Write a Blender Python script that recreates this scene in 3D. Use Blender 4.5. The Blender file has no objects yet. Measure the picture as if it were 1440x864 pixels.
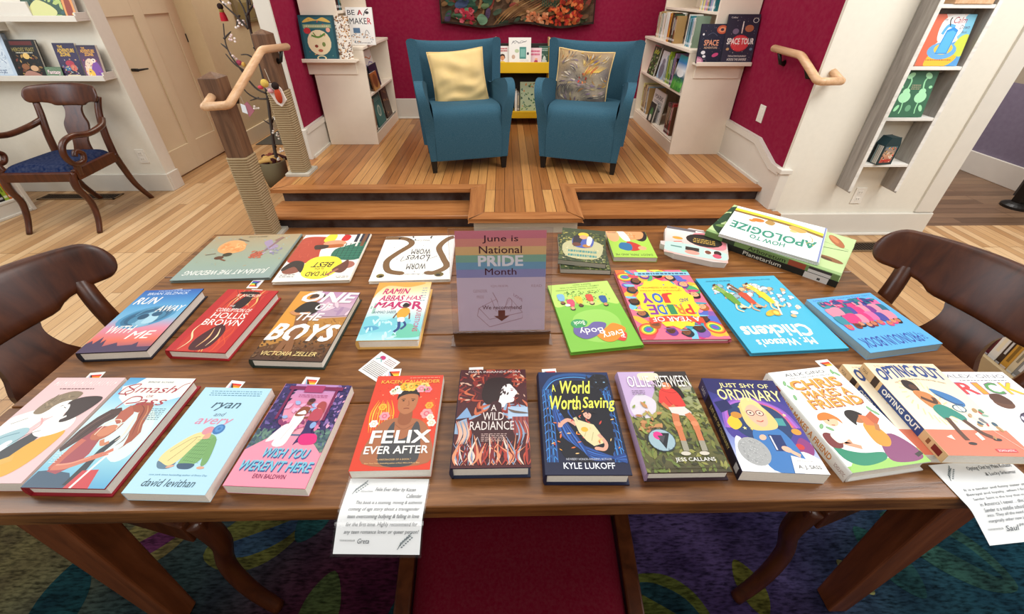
import bpy, bmesh, math, random
from math import sin, cos, pi, radians as R, hypot, atan2
from mathutils import Vector, Matrix, Euler
from mathutils.geometry import tessellate_polygon

# ------------------------------------------------------------------ camera
scn = bpy.context.scene
COL = scn.collection
CAM_F, CAM_CY = 576.75, 358.4          # focal length / optical centre in px of the 1440x864 frame
PITCH, YAW, ROLL = 0.57335, -0.02008, 0.00415
cd = bpy.data.cameras.new('camera'); cam = bpy.data.objects.new('camera', cd); COL.objects.link(cam)
cd.sensor_fit = 'HORIZONTAL'; cd.sensor_width = 36; cd.lens = 36 * CAM_F / 1440
cd.shift_y = (CAM_CY - 432) / 1440; cd.clip_start = 0.02
_r = Vector((1, 0, 0)); _F = Vector((0, cos(PITCH), -sin(PITCH))); _U = Vector((0, sin(PITCH), cos(PITCH)))
_r2 = cos(ROLL) * _r + sin(ROLL) * _U; _U2 = -sin(ROLL) * _r + cos(ROLL) * _U
_m = Matrix.Rotation(YAW, 3, 'Z') @ Matrix((_r2, _U2, -_F)).transposed()
cam.matrix_world = Matrix.Translation((0, 0, 1.45)) @ _m.to_4x4()
scn.camera = cam
# ------------------------------------------------------------------ light
scn.view_settings.view_transform = 'Standard'; scn.view_settings.look = 'None'
scn.view_settings.gamma = 1; scn.view_settings.use_curve_mapping = False
scn.view_settings.exposure = 0.0
w = bpy.data.worlds.new('world'); scn.world = w; w.use_nodes = True
w.node_tree.nodes['Background'].inputs[0].default_value = (1, .97, .93, 1)
w.node_tree.nodes['Background'].inputs[1].default_value = 0.24
def area(name, loc, aim, size, power, color=(1, 1, 1)):
    l = bpy.data.lights.new(name, 'AREA'); l.shape = 'RECTANGLE'; l.size, l.size_y = size
    l.energy = power; l.color = color
    o = bpy.data.objects.new(name, l); COL.objects.link(o); o.location = loc
    o.rotation_euler = (Vector(aim) - Vector(loc)).to_track_quat('-Z', 'Y').to_euler()
    return o
area('ceiling_light_table', (0.1, 1.5, 2.85), (0.1, 0.95, 0.7), (2.6, 1.0), 22, (1, .97, .93))
area('fill_light_front', (0.2, -1.3, 2.8), (0.1, 1.3, 0.6), (3.0, 0.8), 37, (1, .97, .93))  # added fill from behind the camera, standing in for the room's other lights
area('ceiling_light_stage', (0.1, 3.25, 2.9), (0.1, 3.5, 0), (2.2, 1.2), 46, (1, .95, .89))
area('ceiling_light_left', (-3.0, 1.5, 2.9), (-3.0, 2.7, 0), (1.6, 1.6), 58, (1, .97, .92))
area('ceiling_light_hall', (-2.3, 4.9, 2.9), (-2.5, 4.6, 0), (1.0, 1.6), 46, (1, .93, .80))
area('ceiling_light_right', (2.7, 0.9, 2.9), (2.4, 2.0, 0.2), (1.4, 1.2), 74, (1, .99, .97))
area('fill_light_passage', (3.3, 3.5, 2.7), (4.3, 3.5, 0.2), (0.8, 1.4), 56, (1, .96, .92))  # added lamp, aimed to brighten the purple passage wall
area('window_light_left', (-4.4, 1.3, 2.0), (0, 0.6, 0.8), (1.8, 1.4), 40, (.82, .91, 1))
area('window_light_right', (4.0, 0.6, 2.1), (0, 0.8, 0.8), (1.4, 1.2), 20, (.86, .93, 1))

# ------------------------------------------------------------------ helpers
def lin(c):
    c = c.lstrip('#')
    if len(c) == 3: c = ''.join(x * 2 for x in c)
    o = []
    for i in (0, 2, 4):
        v = int(c[i:i + 2], 16) / 255
        o.append(v / 12.92 if v <= .04045 else ((v + .055) / 1.055) ** 2.4)
    return (o[0], o[1], o[2], 1.0)
def colour(c): return c if isinstance(c, tuple) else lin(c)
def mixc(a, b, t):
    a, b = colour(a), colour(b); return tuple(a[i] + (b[i] - a[i]) * t for i in range(4))
def tag(o, label=None, cat=None, group=None, kind=None):
    if label: o['label'] = label
    if cat: o['category'] = cat
    if group: o['group'] = group
    if kind: o['kind'] = kind
    return o
def thing(name, label, cat, loc=(0, 0, 0), rot=0, group=None):
    o = bpy.data.objects.new(name, None); COL.objects.link(o); o.empty_display_size = .05
    o.location = loc; o.rotation_euler = rot if isinstance(rot, tuple) else (0, 0, rot)
    return tag(o, label, cat, group)
# ------------------------------------------------------------------ materials
def nmat(name, rough=.6, spec=.4):
    m = bpy.data.materials.new(name); m.use_nodes = True
    nt = m.node_tree; b = nt.nodes['Principled BSDF']
    b.inputs['Roughness'].default_value = rough; b.inputs['Specular IOR Level'].default_value = spec
    return m, nt, b
def node(nt, typ, **kw):
    n = nt.nodes.new(typ)
    for k, v in kw.items():
        if k in n.inputs.keys(): n.inputs[k].default_value = v
        else: setattr(n, k, v)
    return n
def bump(nt, b, height, strength=.3, dist=.01):
    n = node(nt, 'ShaderNodeBump'); n.inputs['Strength'].default_value = strength; n.inputs['Distance'].default_value = dist
    nt.links.new(height, n.inputs['Height']); nt.links.new(n.outputs[0], b.inputs['Normal'])
def coords(nt, scale=(1, 1, 1), rot=(0, 0, 0), kind='Object'):
    t = node(nt, 'ShaderNodeTexCoord'); m = node(nt, 'ShaderNodeMapping')
    m.inputs['Scale'].default_value = scale; m.inputs['Rotation'].default_value = rot
    nt.links.new(t.outputs[kind], m.inputs[0]); return m.outputs[0]
def ramp(nt, fac, stops):
    n = node(nt, 'ShaderNodeValToRGB'); e = n.color_ramp.elements
    while len(e) < len(stops): e.new(.5)
    for i, (p, c) in enumerate(stops): e[i].position = p; e[i].color = colour(c)
    nt.links.new(fac, n.inputs[0]); return n.outputs[0]
def mat_attr(name, rough=.5, spec=.4, noise=0, nscale=60, bmp=0):
    m, nt, b = nmat(name, rough, spec)
    a = node(nt, 'ShaderNodeAttribute', attribute_name='Col')
    out = a.outputs['Color']
    if noise or bmp:
        n = node(nt, 'ShaderNodeTexNoise'); n.inputs['Scale'].default_value = nscale; n.inputs['Detail'].default_value = 4
        nt.links.new(coords(nt), n.inputs['Vector'])
        if noise:
            mx = node(nt, 'ShaderNodeMix', data_type='RGBA', blend_type='MULTIPLY'); mx.inputs[0].default_value = 1
            rp = ramp(nt, n.outputs[0], [(.3, (1 - noise,) * 3 + (1,)), (.7, (1, 1, 1, 1))])
            nt.links.new(out, mx.inputs[6]); nt.links.new(rp, mx.inputs[7]); out = mx.outputs[2]
        if bmp: bump(nt, b, n.outputs[0], bmp, .004)
    nt.links.new(out, b.inputs['Base Color']); return m
def mat_plain(name, col, rough=.6, spec=.4, nscale=0, var=.12, bmp=0, metal=0):
    m, nt, b = nmat(name, rough, spec); b.inputs['Metallic'].default_value = metal
    if nscale:
        n = node(nt, 'ShaderNodeTexNoise'); n.inputs['Scale'].default_value = nscale; n.inputs['Detail'].default_value = 5
        nt.links.new(coords(nt), n.inputs['Vector'])
        nt.links.new(ramp(nt, n.outputs[0], [(.3, mixc(col, '#000000', var)), (.7, mixc(col, '#ffffff', var * .4))]), b.inputs['Base Color'])
        if bmp: bump(nt, b, n.outputs[0], bmp, .004)
    else: b.inputs['Base Color'].default_value = colour(col)
    return m
def mat_wood(name, stops, axis='X', scale=1.0, rough=.4, spec=.4, bmp=.08):
    m, nt, b = nmat(name, rough, spec)
    s = {'X': (1.2, 14, 14), 'Y': (14, 1.2, 14), 'Z': (14, 14, 1.2)}[axis]
    v = coords(nt, tuple(k * scale for k in s))
    n = node(nt, 'ShaderNodeTexNoise'); n.inputs['Scale'].default_value = 2.2; n.inputs['Detail'].default_value = 8; n.inputs['Roughness'].default_value = .62; n.inputs['Distortion'].default_value = .6
    nt.links.new(v, n.inputs['Vector'])
    nt.links.new(ramp(nt, n.outputs[0], stops), b.inputs['Base Color'])
    if bmp: bump(nt, b, n.outputs[0], bmp, .003)
    return m
def mat_boards(name, width, length, c1, c2, c3, gap, rough=.35, along='Y', grain=.22, gapsize=.0022, light=None):
    """floor boards: brick layout with a random tone for every board and fine grain along the board"""
    m, nt, b = nmat(name, rough, .45)
    geo = node(nt, 'ShaderNodeNewGeometry'); sep = node(nt, 'ShaderNodeSeparateXYZ'); cmb = node(nt, 'ShaderNodeCombineXYZ')
    nt.links.new(geo.outputs['Position'], sep.inputs[0])
    a, c = ('Y', 'X') if along == 'Y' else ('X', 'Y')
    nt.links.new(sep.outputs[a], cmb.inputs['X']); nt.links.new(sep.outputs[c], cmb.inputs['Y'])
    br = node(nt, 'ShaderNodeTexBrick', offset=.37, offset_frequency=3)
    for k, v in (('Scale', 1), ('Mortar Size', gapsize), ('Mortar Smooth', .3), ('Bias', 0), ('Brick Width', length), ('Row Height', width)): br.inputs[k].default_value = v
    br.inputs['Color1'].default_value = (0, 0, 0, 1); br.inputs['Color2'].default_value = (1, 1, 1, 1); br.inputs['Mortar'].default_value = (.5, .5, .5, 1)
    nt.links.new(cmb.outputs[0], br.inputs['Vector'])
    tone = ramp(nt, br.outputs['Color'], [(0, c1), (.5, c2), (1, c3)])
    mp = node(nt, 'ShaderNodeMapping'); mp.inputs['Scale'].default_value = (2.2, 45, 1)
    nt.links.new(cmb.outputs[0], mp.inputs[0])
    sh = node(nt, 'ShaderNodeVectorMath', operation='ADD'); nt.links.new(mp.outputs[0], sh.inputs[0])
    sc = node(nt, 'ShaderNodeVectorMath', operation='SCALE'); sc.inputs['Scale'].default_value = 17
    nt.links.new(br.outputs['Color'], sc.inputs[0]); nt.links.new(sc.outputs[0], sh.inputs[1])
    n = node(nt, 'ShaderNodeTexNoise'); n.inputs['Scale'].default_value = 1.6; n.inputs['Detail'].default_value = 7; n.inputs['Roughness'].default_value = .65; n.inputs['Distortion'].default_value = .8
    nt.links.new(sh.outputs[0], n.inputs['Vector'])
    g = ramp(nt, n.outputs[0], [(.32, (1 - grain,) * 3 + (1,)), (.55, (1, 1, 1, 1)), (.8, (1.08, 1.06, 1.04, 1))])
    mx = node(nt, 'ShaderNodeMix', data_type='RGBA', blend_type='MULTIPLY'); mx.inputs[0].default_value = 1
    nt.links.new(tone, mx.inputs[6]); nt.links.new(g, mx.inputs[7])
    m2 = node(nt, 'ShaderNodeMix', data_type='RGBA'); nt.links.new(br.outputs['Fac'], m2.inputs[0])
    nt.links.new(mx.outputs[2], m2.inputs[6]); m2.inputs[7].default_value = colour(gap)
    nt.links.new(m2.outputs[2], b.inputs['Base Color'])
    return m
# ------------------------------------------------------------------ mesh builder
class MB:
    def __init__(s, col='#808080', M=None): s.v = []; s.f = []; s.c = []; s.cc = colour(col); s.M = M; s.sm = []; s.smooth = False
    def setc(s, c): s.cc = colour(c); return s
    def add(s, vs, fs, col=None):
        n = len(s.v); c = colour(col) if col else s.cc
        s.v += [tuple(s.M @ Vector(p)) if s.M else tuple(p) for p in vs]
        for f in fs: s.f.append([i + n for i in f]); s.c.append(c); s.sm.append(s.smooth)
        return s
    def box(s, x0, y0, z0, x1, y1, z1, col=None, M=None):
        vs = [(x, y, z) for z in (z0, z1) for y in (y0, y1) for x in (x0, x1)]
        if M: vs = [tuple(M @ Vector(p)) for p in vs]
        return s.add(vs, [(0, 2, 3, 1), (4, 5, 7, 6), (0, 1, 5, 4), (1, 3, 7, 5), (3, 2, 6, 7), (2, 0, 4, 6)], col)
    def hexa(s, lo, hi, col=None):      # two quads, bottom and top, counter-clockwise from above
        return s.add(list(lo) + list(hi), [(3, 2, 1, 0), (4, 5, 6, 7), (0, 1, 5, 4), (1, 2, 6, 5), (2, 3, 7, 6), (3, 0, 4, 7)], col)
    def prism(s, pts, fn, col=None):    # pts: 2-D outline; fn(p, k) -> 3-D point for k = 0, 1
        n = len(pts); a = sum(pts[i][0] * pts[(i + 1) % n][1] - pts[(i + 1) % n][0] * pts[i][1] for i in range(n))
        vs = [fn(p, 0) for p in pts] + [fn(p, 1) for p in pts]
        tr = tessellate_polygon([[Vector((p[0], p[1], 0)) for p in pts]])
        fs = [tuple(t) for t in tr] + [tuple(n + i for i in reversed(t)) for t in tr]
        fs += [(i, (i + 1) % n, n + (i + 1) % n, n + i) for i in range(n)]
        return s.add(vs, fs, col)
    def tube(s, path, rad, n=8, col=None, flat=1.0, cap=True):
        P = [Vector(p) for p in path]; rs = rad if isinstance(rad, (list, tuple)) else [rad] * len(P)
        up = None; vs = []; fs = []
        for i, p in enumerate(P):
            t = (P[min(i + 1, len(P) - 1)] - P[max(i - 1, 0)]).normalized()
            if up is None:
                up = Vector((0, 0, 1)) if abs(t.z) < .9 else Vector((0, 1, 0))
            sd = t.cross(up).normalized(); up = sd.cross(t).normalized()
            for k in range(n):
                a = 2 * pi * k / n; vs.append(tuple(p + sd * cos(a) * rs[i] + up * sin(a) * rs[i] * flat))
        for i in range(len(P) - 1):
            for k in range(n):
                a, b = i * n + k, i * n + (k + 1) % n; fs.append((a, b, b + n, a + n))
        if cap: fs += [tuple(reversed(range(n))), tuple((len(P) - 1) * n + k for k in range(n))]
        return s.add(vs, fs, col)
    def lathe(s, prof, n=20, c=(0, 0, 0), col=None):
        vs = [(c[0] + r * cos(2 * pi * k / n), c[1] + r * sin(2 * pi * k / n), c[2] + z) for r, z in prof for k in range(n)]
        fs = [(i * n + k, i * n + (k + 1) % n, (i + 1) * n + (k + 1) % n, (i + 1) * n + k) for i in range(len(prof) - 1) for k in range(n)]
        fs += [tuple(reversed(range(n))), tuple((len(prof) - 1) * n + k for k in range(n))]
        return s.add(vs, fs, col)
    def grid(s, fn, nu, nv, col=None, closed_u=False, flip=False):
        vs = [fn(i / nu, j / nv) for j in range(nv + 1) for i in range(nu + (0 if closed_u else 1))]
        w = nu if closed_u else nu + 1; fs = []
        for j in range(nv):
            for i in range(nu):
                a, b = j * w + i, j * w + (i + 1) % w; q = (a, b, b + w, a + w); fs.append(tuple(reversed(q)) if flip else q)
        return s.add(vs, fs, col)
    def ball(s, c, r, n=8, col=None):
        r = r if isinstance(r, tuple) else (r, r, r)
        return s.grid(lambda u, v: (c[0] + r[0] * cos(2 * pi * u) * sin(pi * (.02 + .96 * v)), c[1] + r[1] * sin(2 * pi * u) * sin(pi * (.02 + .96 * v)), c[2] - r[2] * cos(pi * (.02 + .96 * v))), n, max(4, n // 2), col, closed_u=True)
    def build(s, name, mat, parent=None, loc=None, bevel=0, seg=2, smooth=False, subsurf=0, rot=None):
        me = bpy.data.meshes.new(name); me.from_pydata(s.v, [], s.f); me.update()
        a = me.color_attributes.new('Col', 'FLOAT_COLOR', 'CORNER')
        d = []
        for f, c in zip(s.f, s.c):
            if isinstance(c[0], tuple):
                for q in c: d += q
            else: d += list(c) * len(f)
        a.data.foreach_set('color', d)
        if smooth: me.polygons.foreach_set('use_smooth', [True] * len(me.polygons))
        elif any(s.sm): me.polygons.foreach_set('use_smooth', s.sm)
        me.materials.append(mat); me.update()
        o = bpy.data.objects.new(name, me); COL.objects.link(o)
        if parent: o.parent = parent
        if loc: o.location = loc
        if rot: o.rotation_euler = rot
        if bevel:
            m = o.modifiers.new('bevel', 'BEVEL'); m.width = bevel; m.segments = seg; m.limit_method = 'ANGLE'; m.angle_limit = R(40)
        if subsurf:
            m = o.modifiers.new('sub', 'SUBSURF'); m.levels = m.render_levels = subsurf
        return o
def crom(pts, n=6, closed=False):
    P = [Vector(p) for p in pts]; out = []; N = len(P)
    for i in range(N if closed else N - 1):
        g = (lambda k: P[k % N]) if closed else (lambda k: P[max(0, min(N - 1, k))])
        p0, p1, p2, p3 = g(i - 1), g(i), g(i + 1), g(i + 2)
        for k in range(n):
            t = k / n
            out.append(.5 * ((2 * p1) + (-p0 + p2) * t + (2 * p0 - 5 * p1 + 4 * p2 - p3) * t * t + (-p0 + 3 * p1 - 3 * p2 + p3) * t ** 3))
    if not closed: out.append(P[-1])
    return [tuple(p) for p in out]
# ------------------------------------------------------------------ printed surfaces: flat coloured shapes and lettering, in one mesh
_glyph = {}
def text_tris(s, bold, res=2):
    k = (s, bold)
    if k in _glyph: return _glyph[k]
    cu = bpy.data.curves.new('t', 'FONT'); cu.body = s; cu.resolution_u = res; cu.offset = bold; cu.align_x = 'LEFT'
    o = bpy.data.objects.new('t', cu); COL.objects.link(o)
    dg = bpy.context.evaluated_depsgraph_get(); me = bpy.data.meshes.new_from_object(o.evaluated_get(dg))
    vs = [(v.co.x, v.co.y) for v in me.vertices]; fs = [tuple(p.vertices) for p in me.polygons]
    bpy.data.objects.remove(o); bpy.data.curves.remove(cu); bpy.data.meshes.remove(me)
    _glyph[k] = (vs, fs); return vs, fs
def clip_poly(p):
    for ax, sg, lim in ((0, 1, 0), (0, -1, -1), (1, 1, 0), (1, -1, -1)):
        q = []
        for i in range(len(p)):
            a, b = p[i - 1], p[i]; da, db = a[ax] * sg - lim, b[ax] * sg - lim
            if (da >= 0) != (db >= 0):
                t = da / (da - db); c = [a[0] + (b[0] - a[0]) * t, a[1] + (b[1] - a[1]) * t]; c[ax] = lim * sg; q.append(tuple(c))
            if db >= 0: q.append(b)
        p = q
        if len(p) < 3: return []
    return p
class Print:
    """shapes in (u, v), 0..1 across and 0..1 up a W x H sheet; radii and line widths are fractions of W"""
    def __init__(s, W, H, mb=None, fn=None, dz=5e-6):
        s.W, s.H = W, H; s.mb = mb or MB(); s.dz = dz; s.k = 1
        s.fn = fn or (lambda u, v, h: ((u - .5) * W, (v - .5) * H, h)); s.asp = W / H
    def raw(s, pts, faces, cols):
        h = s.k * s.dz; s.k += 1
        n = len(s.mb.v); s.mb.v += [s.fn(p[0], p[1], h) for p in pts]
        for f, c in zip(faces, cols): s.mb.f.append([i + n for i in f]); s.mb.c.append(c); s.mb.sm.append(False)
    def bg(s, *stops):
        n = len(stops)
        if n == 1: return s.P([(0, 0), (1, 0), (1, 1), (0, 1)], stops[0])
        st = [(p if isinstance(p, tuple) else (1 - i / (n - 1), p)) for i, p in enumerate(stops)]
        return s.G(0, 0, 1, 1, *[c for _, c in st])
    def G(s, u0, v0, u1, v1, *cs):       # vertical colour blend, top first
        n = len(cs); pts = []; fs = []; cl = []
        for i in range(n):
            v = v1 + (v0 - v1) * i / (n - 1); pts += [(u0, v), (u1, v)]
        for i in range(n - 1):
            fs.append((2 * i + 2, 2 * i + 3, 2 * i + 1, 2 * i)); a, b = colour(cs[i]), colour(cs[i + 1]); cl.append((b, b, a, a))
        s.raw(pts, fs, cl)
    def P(s, pts, c):
        p = clip_poly([tuple(q) for q in pts])
        if not p: return
        if len(p) <= 4: tr = [tuple(range(len(p)))] if len(p) == 3 else [tuple(t) for t in tessellate_polygon([[Vector((a, b, 0)) for a, b in p]])]
        else: tr = [tuple(t) for t in tessellate_polygon([[Vector((a, b, 0)) for a, b in p]])]
        c = colour(c); fs = []
        for t in tr:
            a, b, d = [p[i] for i in t]
            cr = (b[0] - a[0]) * (d[1] - a[1]) - (b[1] - a[1]) * (d[0] - a[0])
            if abs(cr) > 1e-12: fs.append(t if cr > 0 else (t[0], t[2], t[1]))
        s.raw(p, fs, [c] * len(fs))
    def B(s, u0, v0, u1, v1, c): s.P([(u0, v0), (u1, v0), (u1, v1), (u0, v1)], c)
    def S(s, pts, c, n=5): s.P([q[:2] for q in crom([(a, b, 0) for a, b in pts], n, True)], c)
    def E(s, u, v, rx, ry, c, rot=0, n=18):
        a = R(rot); s.P([(u + rx * cos(t) * cos(a) - ry * sin(t) * sin(a), v + (rx * cos(t) * sin(a) + ry * sin(t) * cos(a)) * s.asp) for t in (2 * pi * i / n for i in range(n))], c)
    def L(s, pts, wd, c, smooth=True, n=6, taper=False):
        P = crom([(a, b, 0) for a, b in pts], n) if smooth and len(pts) > 2 else pts
        l, r = [], []; N = len(P)
        for i in range(N):
            a, b = P[max(0, i - 1)], P[min(N - 1, i + 1)]
            dx, dy = b[0] - a[0], (b[1] - a[1]) / s.asp; q = hypot(dx, dy) or 1; k = wd / 2 * ((1 - .85 * abs(2 * i / (N - 1) - 1)) if taper else 1)
            l.append((P[i][0] - dy / q * k, P[i][1] + dx / q * k * s.asp)); r.append((P[i][0] + dy / q * k, P[i][1] - dx / q * k * s.asp))
        h = s.k * s.dz; s.k += 1; n0 = len(s.mb.v); c = colour(c)
        cl = lambda p: (min(1, max(0, p[0])), min(1, max(0, p[1])))
        s.mb.v += [s.fn(*cl(p), h) for p in l] + [s.fn(*cl(p), h) for p in r]
        for i in range(N - 1): s.mb.f.append([n0 + i, n0 + N + i, n0 + N + i + 1, n0 + i + 1]); s.mb.c.append(c); s.mb.sm.append(False)
    def T(s, txt, u0, v0, u1, v1, c, b=.02, sh=0, warp=0, rise=0, fn=None):
        vs, fs = text_tris(txt, 0)
        if not vs: return
        x0, x1 = min(v[0] for v in vs), max(v[0] for v in vs); y0, y1 = min(v[1] for v in vs), max(v[1] for v in vs); c = colour(c)
        bd = b * .42 if b > .004 else 0
        for ox, oy in (((0, 0),) if not bd else ((bd, bd), (-bd, bd), (bd, -bd), (-bd, -bd), (0, 0))):
            pts = []
            for x, y in vs:
                a, t = (x + ox - x0) / (x1 - x0), (y + oy - y0) / ((y1 - y0) or 1); a += (.28 * (t - .5) * (y1 - y0) / (x1 - x0) if sh > 0 else 0)
                v = v0 + (v1 - v0) * t + warp * 4 * a * (1 - a) + rise * a
                q = (u0 + (u1 - u0) * a, v)
                if fn: q = fn(*q)
                pts.append((min(.999, max(.001, q[0])), min(.999, max(.001, q[1]))))
            s.raw(pts, fs, [c] * len(fs)); s.k -= .8
        s.k += .8
    def TO(s, txt, u0, v0, u1, v1, c, oc, d=.006, **k):   # lettering with a darker copy behind it
        s.T(txt, u0 + d, v0 - d, u1 + d, v1 - d, oc, **k); s.T(txt, u0, v0, u1, v1, c, **k)
    def lines(s, u0, v0, u1, v1, n, c, fill=.5, seed=1):  # small print too fine to read
        rnd = random.Random(seed); st = (v1 - v0) / n
        for i in range(n):
            v = v1 - (i + .5) * st; u = u0
            while u < u1 - .01:
                k = min(u1 - u, rnd.uniform(.02, .06)); s.B(u, v - st * fill / 2, u + k, v + st * fill / 2, c); u += k + .012
    def scat(s, n, seed, box, cols, r0, r1, kind='E', el=.5):
        rnd = random.Random(seed)
        for i in range(n):
            u, v = rnd.uniform(box[0], box[2]), rnd.uniform(box[1], box[3]); r = rnd.uniform(r0, r1); a = rnd.uniform(0, 180); c = rnd.choice(cols)
            if kind == 'E': s.E(u, v, r, r * el, c, a, 9)
            elif kind == 'leaf':
                ca, sa = cos(R(a)), sin(R(a)); f = lambda x, y: (u + (x * ca - y * sa) * r, v + (x * sa + y * ca) * r * s.asp)
                s.P([f(-1, 0), f(-.3, -el), f(.4, -el * .8), f(1, 0), f(.4, el * .8), f(-.3, el)], c)
            elif kind == 'star':
                s.P([(u + r * (1 if q % 2 == 0 else .42) * cos(R(a) + q * pi / 5), v + r * (1 if q % 2 == 0 else .42) * sin(R(a) + q * pi / 5) * s.asp) for q in range(10)], c)
            else:
                ca, sa = cos(R(a)), sin(R(a)); f = lambda x, y: (u + (x * ca - y * sa) * r, v + (x * sa + y * ca) * r * s.asp)
                s.P([f(-1, -el), f(1, -el), f(1, el), f(-1, el)], c)
    def face(s, u, v, r, skin, hair, long=0, rot=0, eyes=True, look=0):
        f = lambda x, y: (u + (x * cos(R(rot)) - y * sin(R(rot))) * r, v + (x * sin(R(rot)) + y * cos(R(rot))) * r * s.asp)
        s.S([f(-1.1, .2), f(-.8, 1.1), f(0, 1.4), f(.8, 1.1), f(1.1, .2), f(1.05 + .1 * long, -long), f(.3, -.4 - long * .6), f(-.3, -.4 - long * .6), f(-1.05 - .1 * long, -long)], hair)
        s.S([f(-.8, .3), f(-.72, -.5), f(0, -1.15), f(.72, -.5), f(.8, .3), f(.5, .85), f(-.5, .85)], skin)
        s.S([f(-.95, .2), f(-.8, .95), f(0, 1.25), f(.8, .95), f(.95, .2), f(.5, .62), f(-.1, .7), f(-.6, .5)], hair)
        if eyes:
            for k in (-.32, .32):
                q = f(k + look, .02); s.E(q[0], q[1], .09 * r, .09 * r, '#1c1210', 0, 8)
            s.L([f(-.22 + look, -.58), f(look, -.68), f(.22 + look, -.58)], .1 * r, '#8c2f2a')
            s.L([f(look, -.05), f(.06 + look, -.3), f(look - .06, -.33)], .06 * r, mixc(skin, '#5a2a1a', .5))
# ------------------------------------------------------------------ shared materials
M_print = mat_attr('printed_cover', .42, .35)
M_paper = mat_attr('paper', .85, .2)
M_pages = mat_attr('page_edges', .9, .1, .05, 260)
M_redwall = mat_plain('red_wall_paint', '#880f36', .75, .12, 40, .03, .02)
M_white = mat_plain('white_trim_paint', '#d8d2c6', .45, .4, 12, .03)
M_cream = mat_plain('cream_wall_paint', '#e2dccd', .75, .2, 30, .03, .04)
M_beige = mat_plain('beige_wall_paint', '#d8c6a0', .75, .2, 20, .03, .04)
M_door = mat_plain('cream_door_paint', '#e4d5b4', .5, .35, 8, .03)
M_case = mat_plain('ivory_bookcase_paint', '#eee1ce', .5, .35, 15, .03)
M_purple = mat_plain('purple_grey_paint', '#776d80', .75, .2, 30, .05)
M_tan = mat_plain('taupe_wall_paint', '#a39784', .75, .2, 30, .05)
M_floor = mat_boards('maple_floor', .062, 1.15, '#a67c52', '#bf976a', '#d0ae84', '#6c4c32', .38, 'Y', .2, .0018)
M_darkfloor = mat_boards('brown_floor', .08, 1.3, '#624a37', '#785c46', '#86694f', '#3c2818', .38, 'X', .3)
M_stage = mat_boards('stage_floor_boards', .064, 2.6, '#945d30', '#b67c45', '#c99659', '#4c2c16', .3, 'Y', .26, .0022)
M_nosing = mat_wood('nosing_wood', [(.3, '#8d5830'), (.5, '#a66c3c'), (.7, '#b67c4a')], 'X', 1, .35)
M_nosingY = mat_wood('nosing_wood_lengthwise', [(.3, '#8d5830'), (.5, '#a66c3c'), (.7, '#b67c4a')], 'Y', 1, .35)
M_riser = mat_plain('dark_riser_paint', '#33201a', .5, .3, 10, .15)
M_greywhite = mat_plain('grey_white_paint', '#bdb6a6', .6, .3, 10, .04)
M_table = mat_wood('table_wood', [(.28, '#45250f'), (.42, '#69401d'), (.55, '#815228'), (.74, '#9f6c3e')], 'X', 1.9, .30, .42, .12)
M_leg = mat_wood('table_leg_wood', [(.3, '#5a2c14'), (.55, '#7a4120'), (.75, '#8d5230')], 'Z', 1, .4)
M_maho = mat_wood('mahogany', [(.3, '#34170a'), (.5, '#4b2410'), (.75, '#5d3118')], 'Z', 1, .32, .5)
M_rail = mat_wood('pale_handrail_wood', [(.3, '#c0946a'), (.5, '#d2a880'), (.75, '#deba96')], 'Y', 1.5, .4)
M_post = mat_wood('newel_wood', [(.3, '#4f3626'), (.5, '#6b4b35'), (.75, '#806047')], 'Z', 1.2, .55)
M_black = mat_plain('black_metal', '#15120f', .4, .4)
M_navy = mat_plain('navy_velvet', '#0e1d40', .95, .05, 60, .08, .1)
M_burg = mat_plain('burgundy_fabric', '#5e0a1b', 1, .02, 200, .02, .05)
M_blue = mat_plain('teal_blue_upholstery', '#265366', .92, .1, 300, .10, .15)
M_yellow = mat_plain('yellow_paint', '#e3b520', .5, .35)
M_plate = mat_plain('outlet_plastic', '#e4dfd4', .4, .4)
M_grey = mat_wood('weathered_grey_wood', [(.3, '#7d7670'), (.5, '#98928b'), (.75, '#b3ada6')], 'Z', .8, .7)
M_wshelf = mat_wood('whitewashed_shelf', [(.3, '#c9c5bd'), (.5, '#dedad2'), (.75, '#ebe8e2')], 'X', .8, .7)
M_slot = mat_plain('dark_slot', '#2a2622', .6)
M_matt = mat_attr('painted_matt', .8, .2)
M_cloth = mat_attr('printed_cloth', .95, .1, .15, 200, .2)
def acrylic():
    m = bpy.data.materials.new('clear_acrylic'); m.use_nodes = True; nt = m.node_tree; nt.nodes.clear()
    o = node(nt, 'ShaderNodeOutputMaterial'); mx = node(nt, 'ShaderNodeMixShader'); tr = node(nt, 'ShaderNodeBsdfTransparent'); gl = node(nt, 'ShaderNodeBsdfGlossy'); gl.inputs['Roughness'].default_value = .05
    tr.inputs['Color'].default_value = (.97, .96, .97, 1); lw = node(nt, 'ShaderNodeLayerWeight'); lw.inputs[0].default_value = .25
    nt.links.new(lw.outputs['Fresnel'], mx.inputs[0]); nt.links.new(tr.outputs[0], mx.inputs[1]); nt.links.new(gl.outputs[0], mx.inputs[2]); nt.links.new(mx.outputs[0], o.inputs[0]); return m
M_clear = acrylic()
def rope_mat():
    m, nt, b = nmat('rope', .95, .1)
    v = coords(nt, (60, 60, 60)); wv = node(nt, 'ShaderNodeTexWave', wave_type='BANDS', bands_direction='DIAGONAL')
    wv.inputs['Scale'].default_value = 3; wv.inputs['Distortion'].default_value = 1
    nt.links.new(v, wv.inputs['Vector'])
    nt.links.new(ramp(nt, wv.outputs[0], [(0, '#7d684c'), (.5, '#a08a69'), (1, '#b8a482')]), b.inputs['Base Color']); return m
M_rope = rope_mat()
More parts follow.
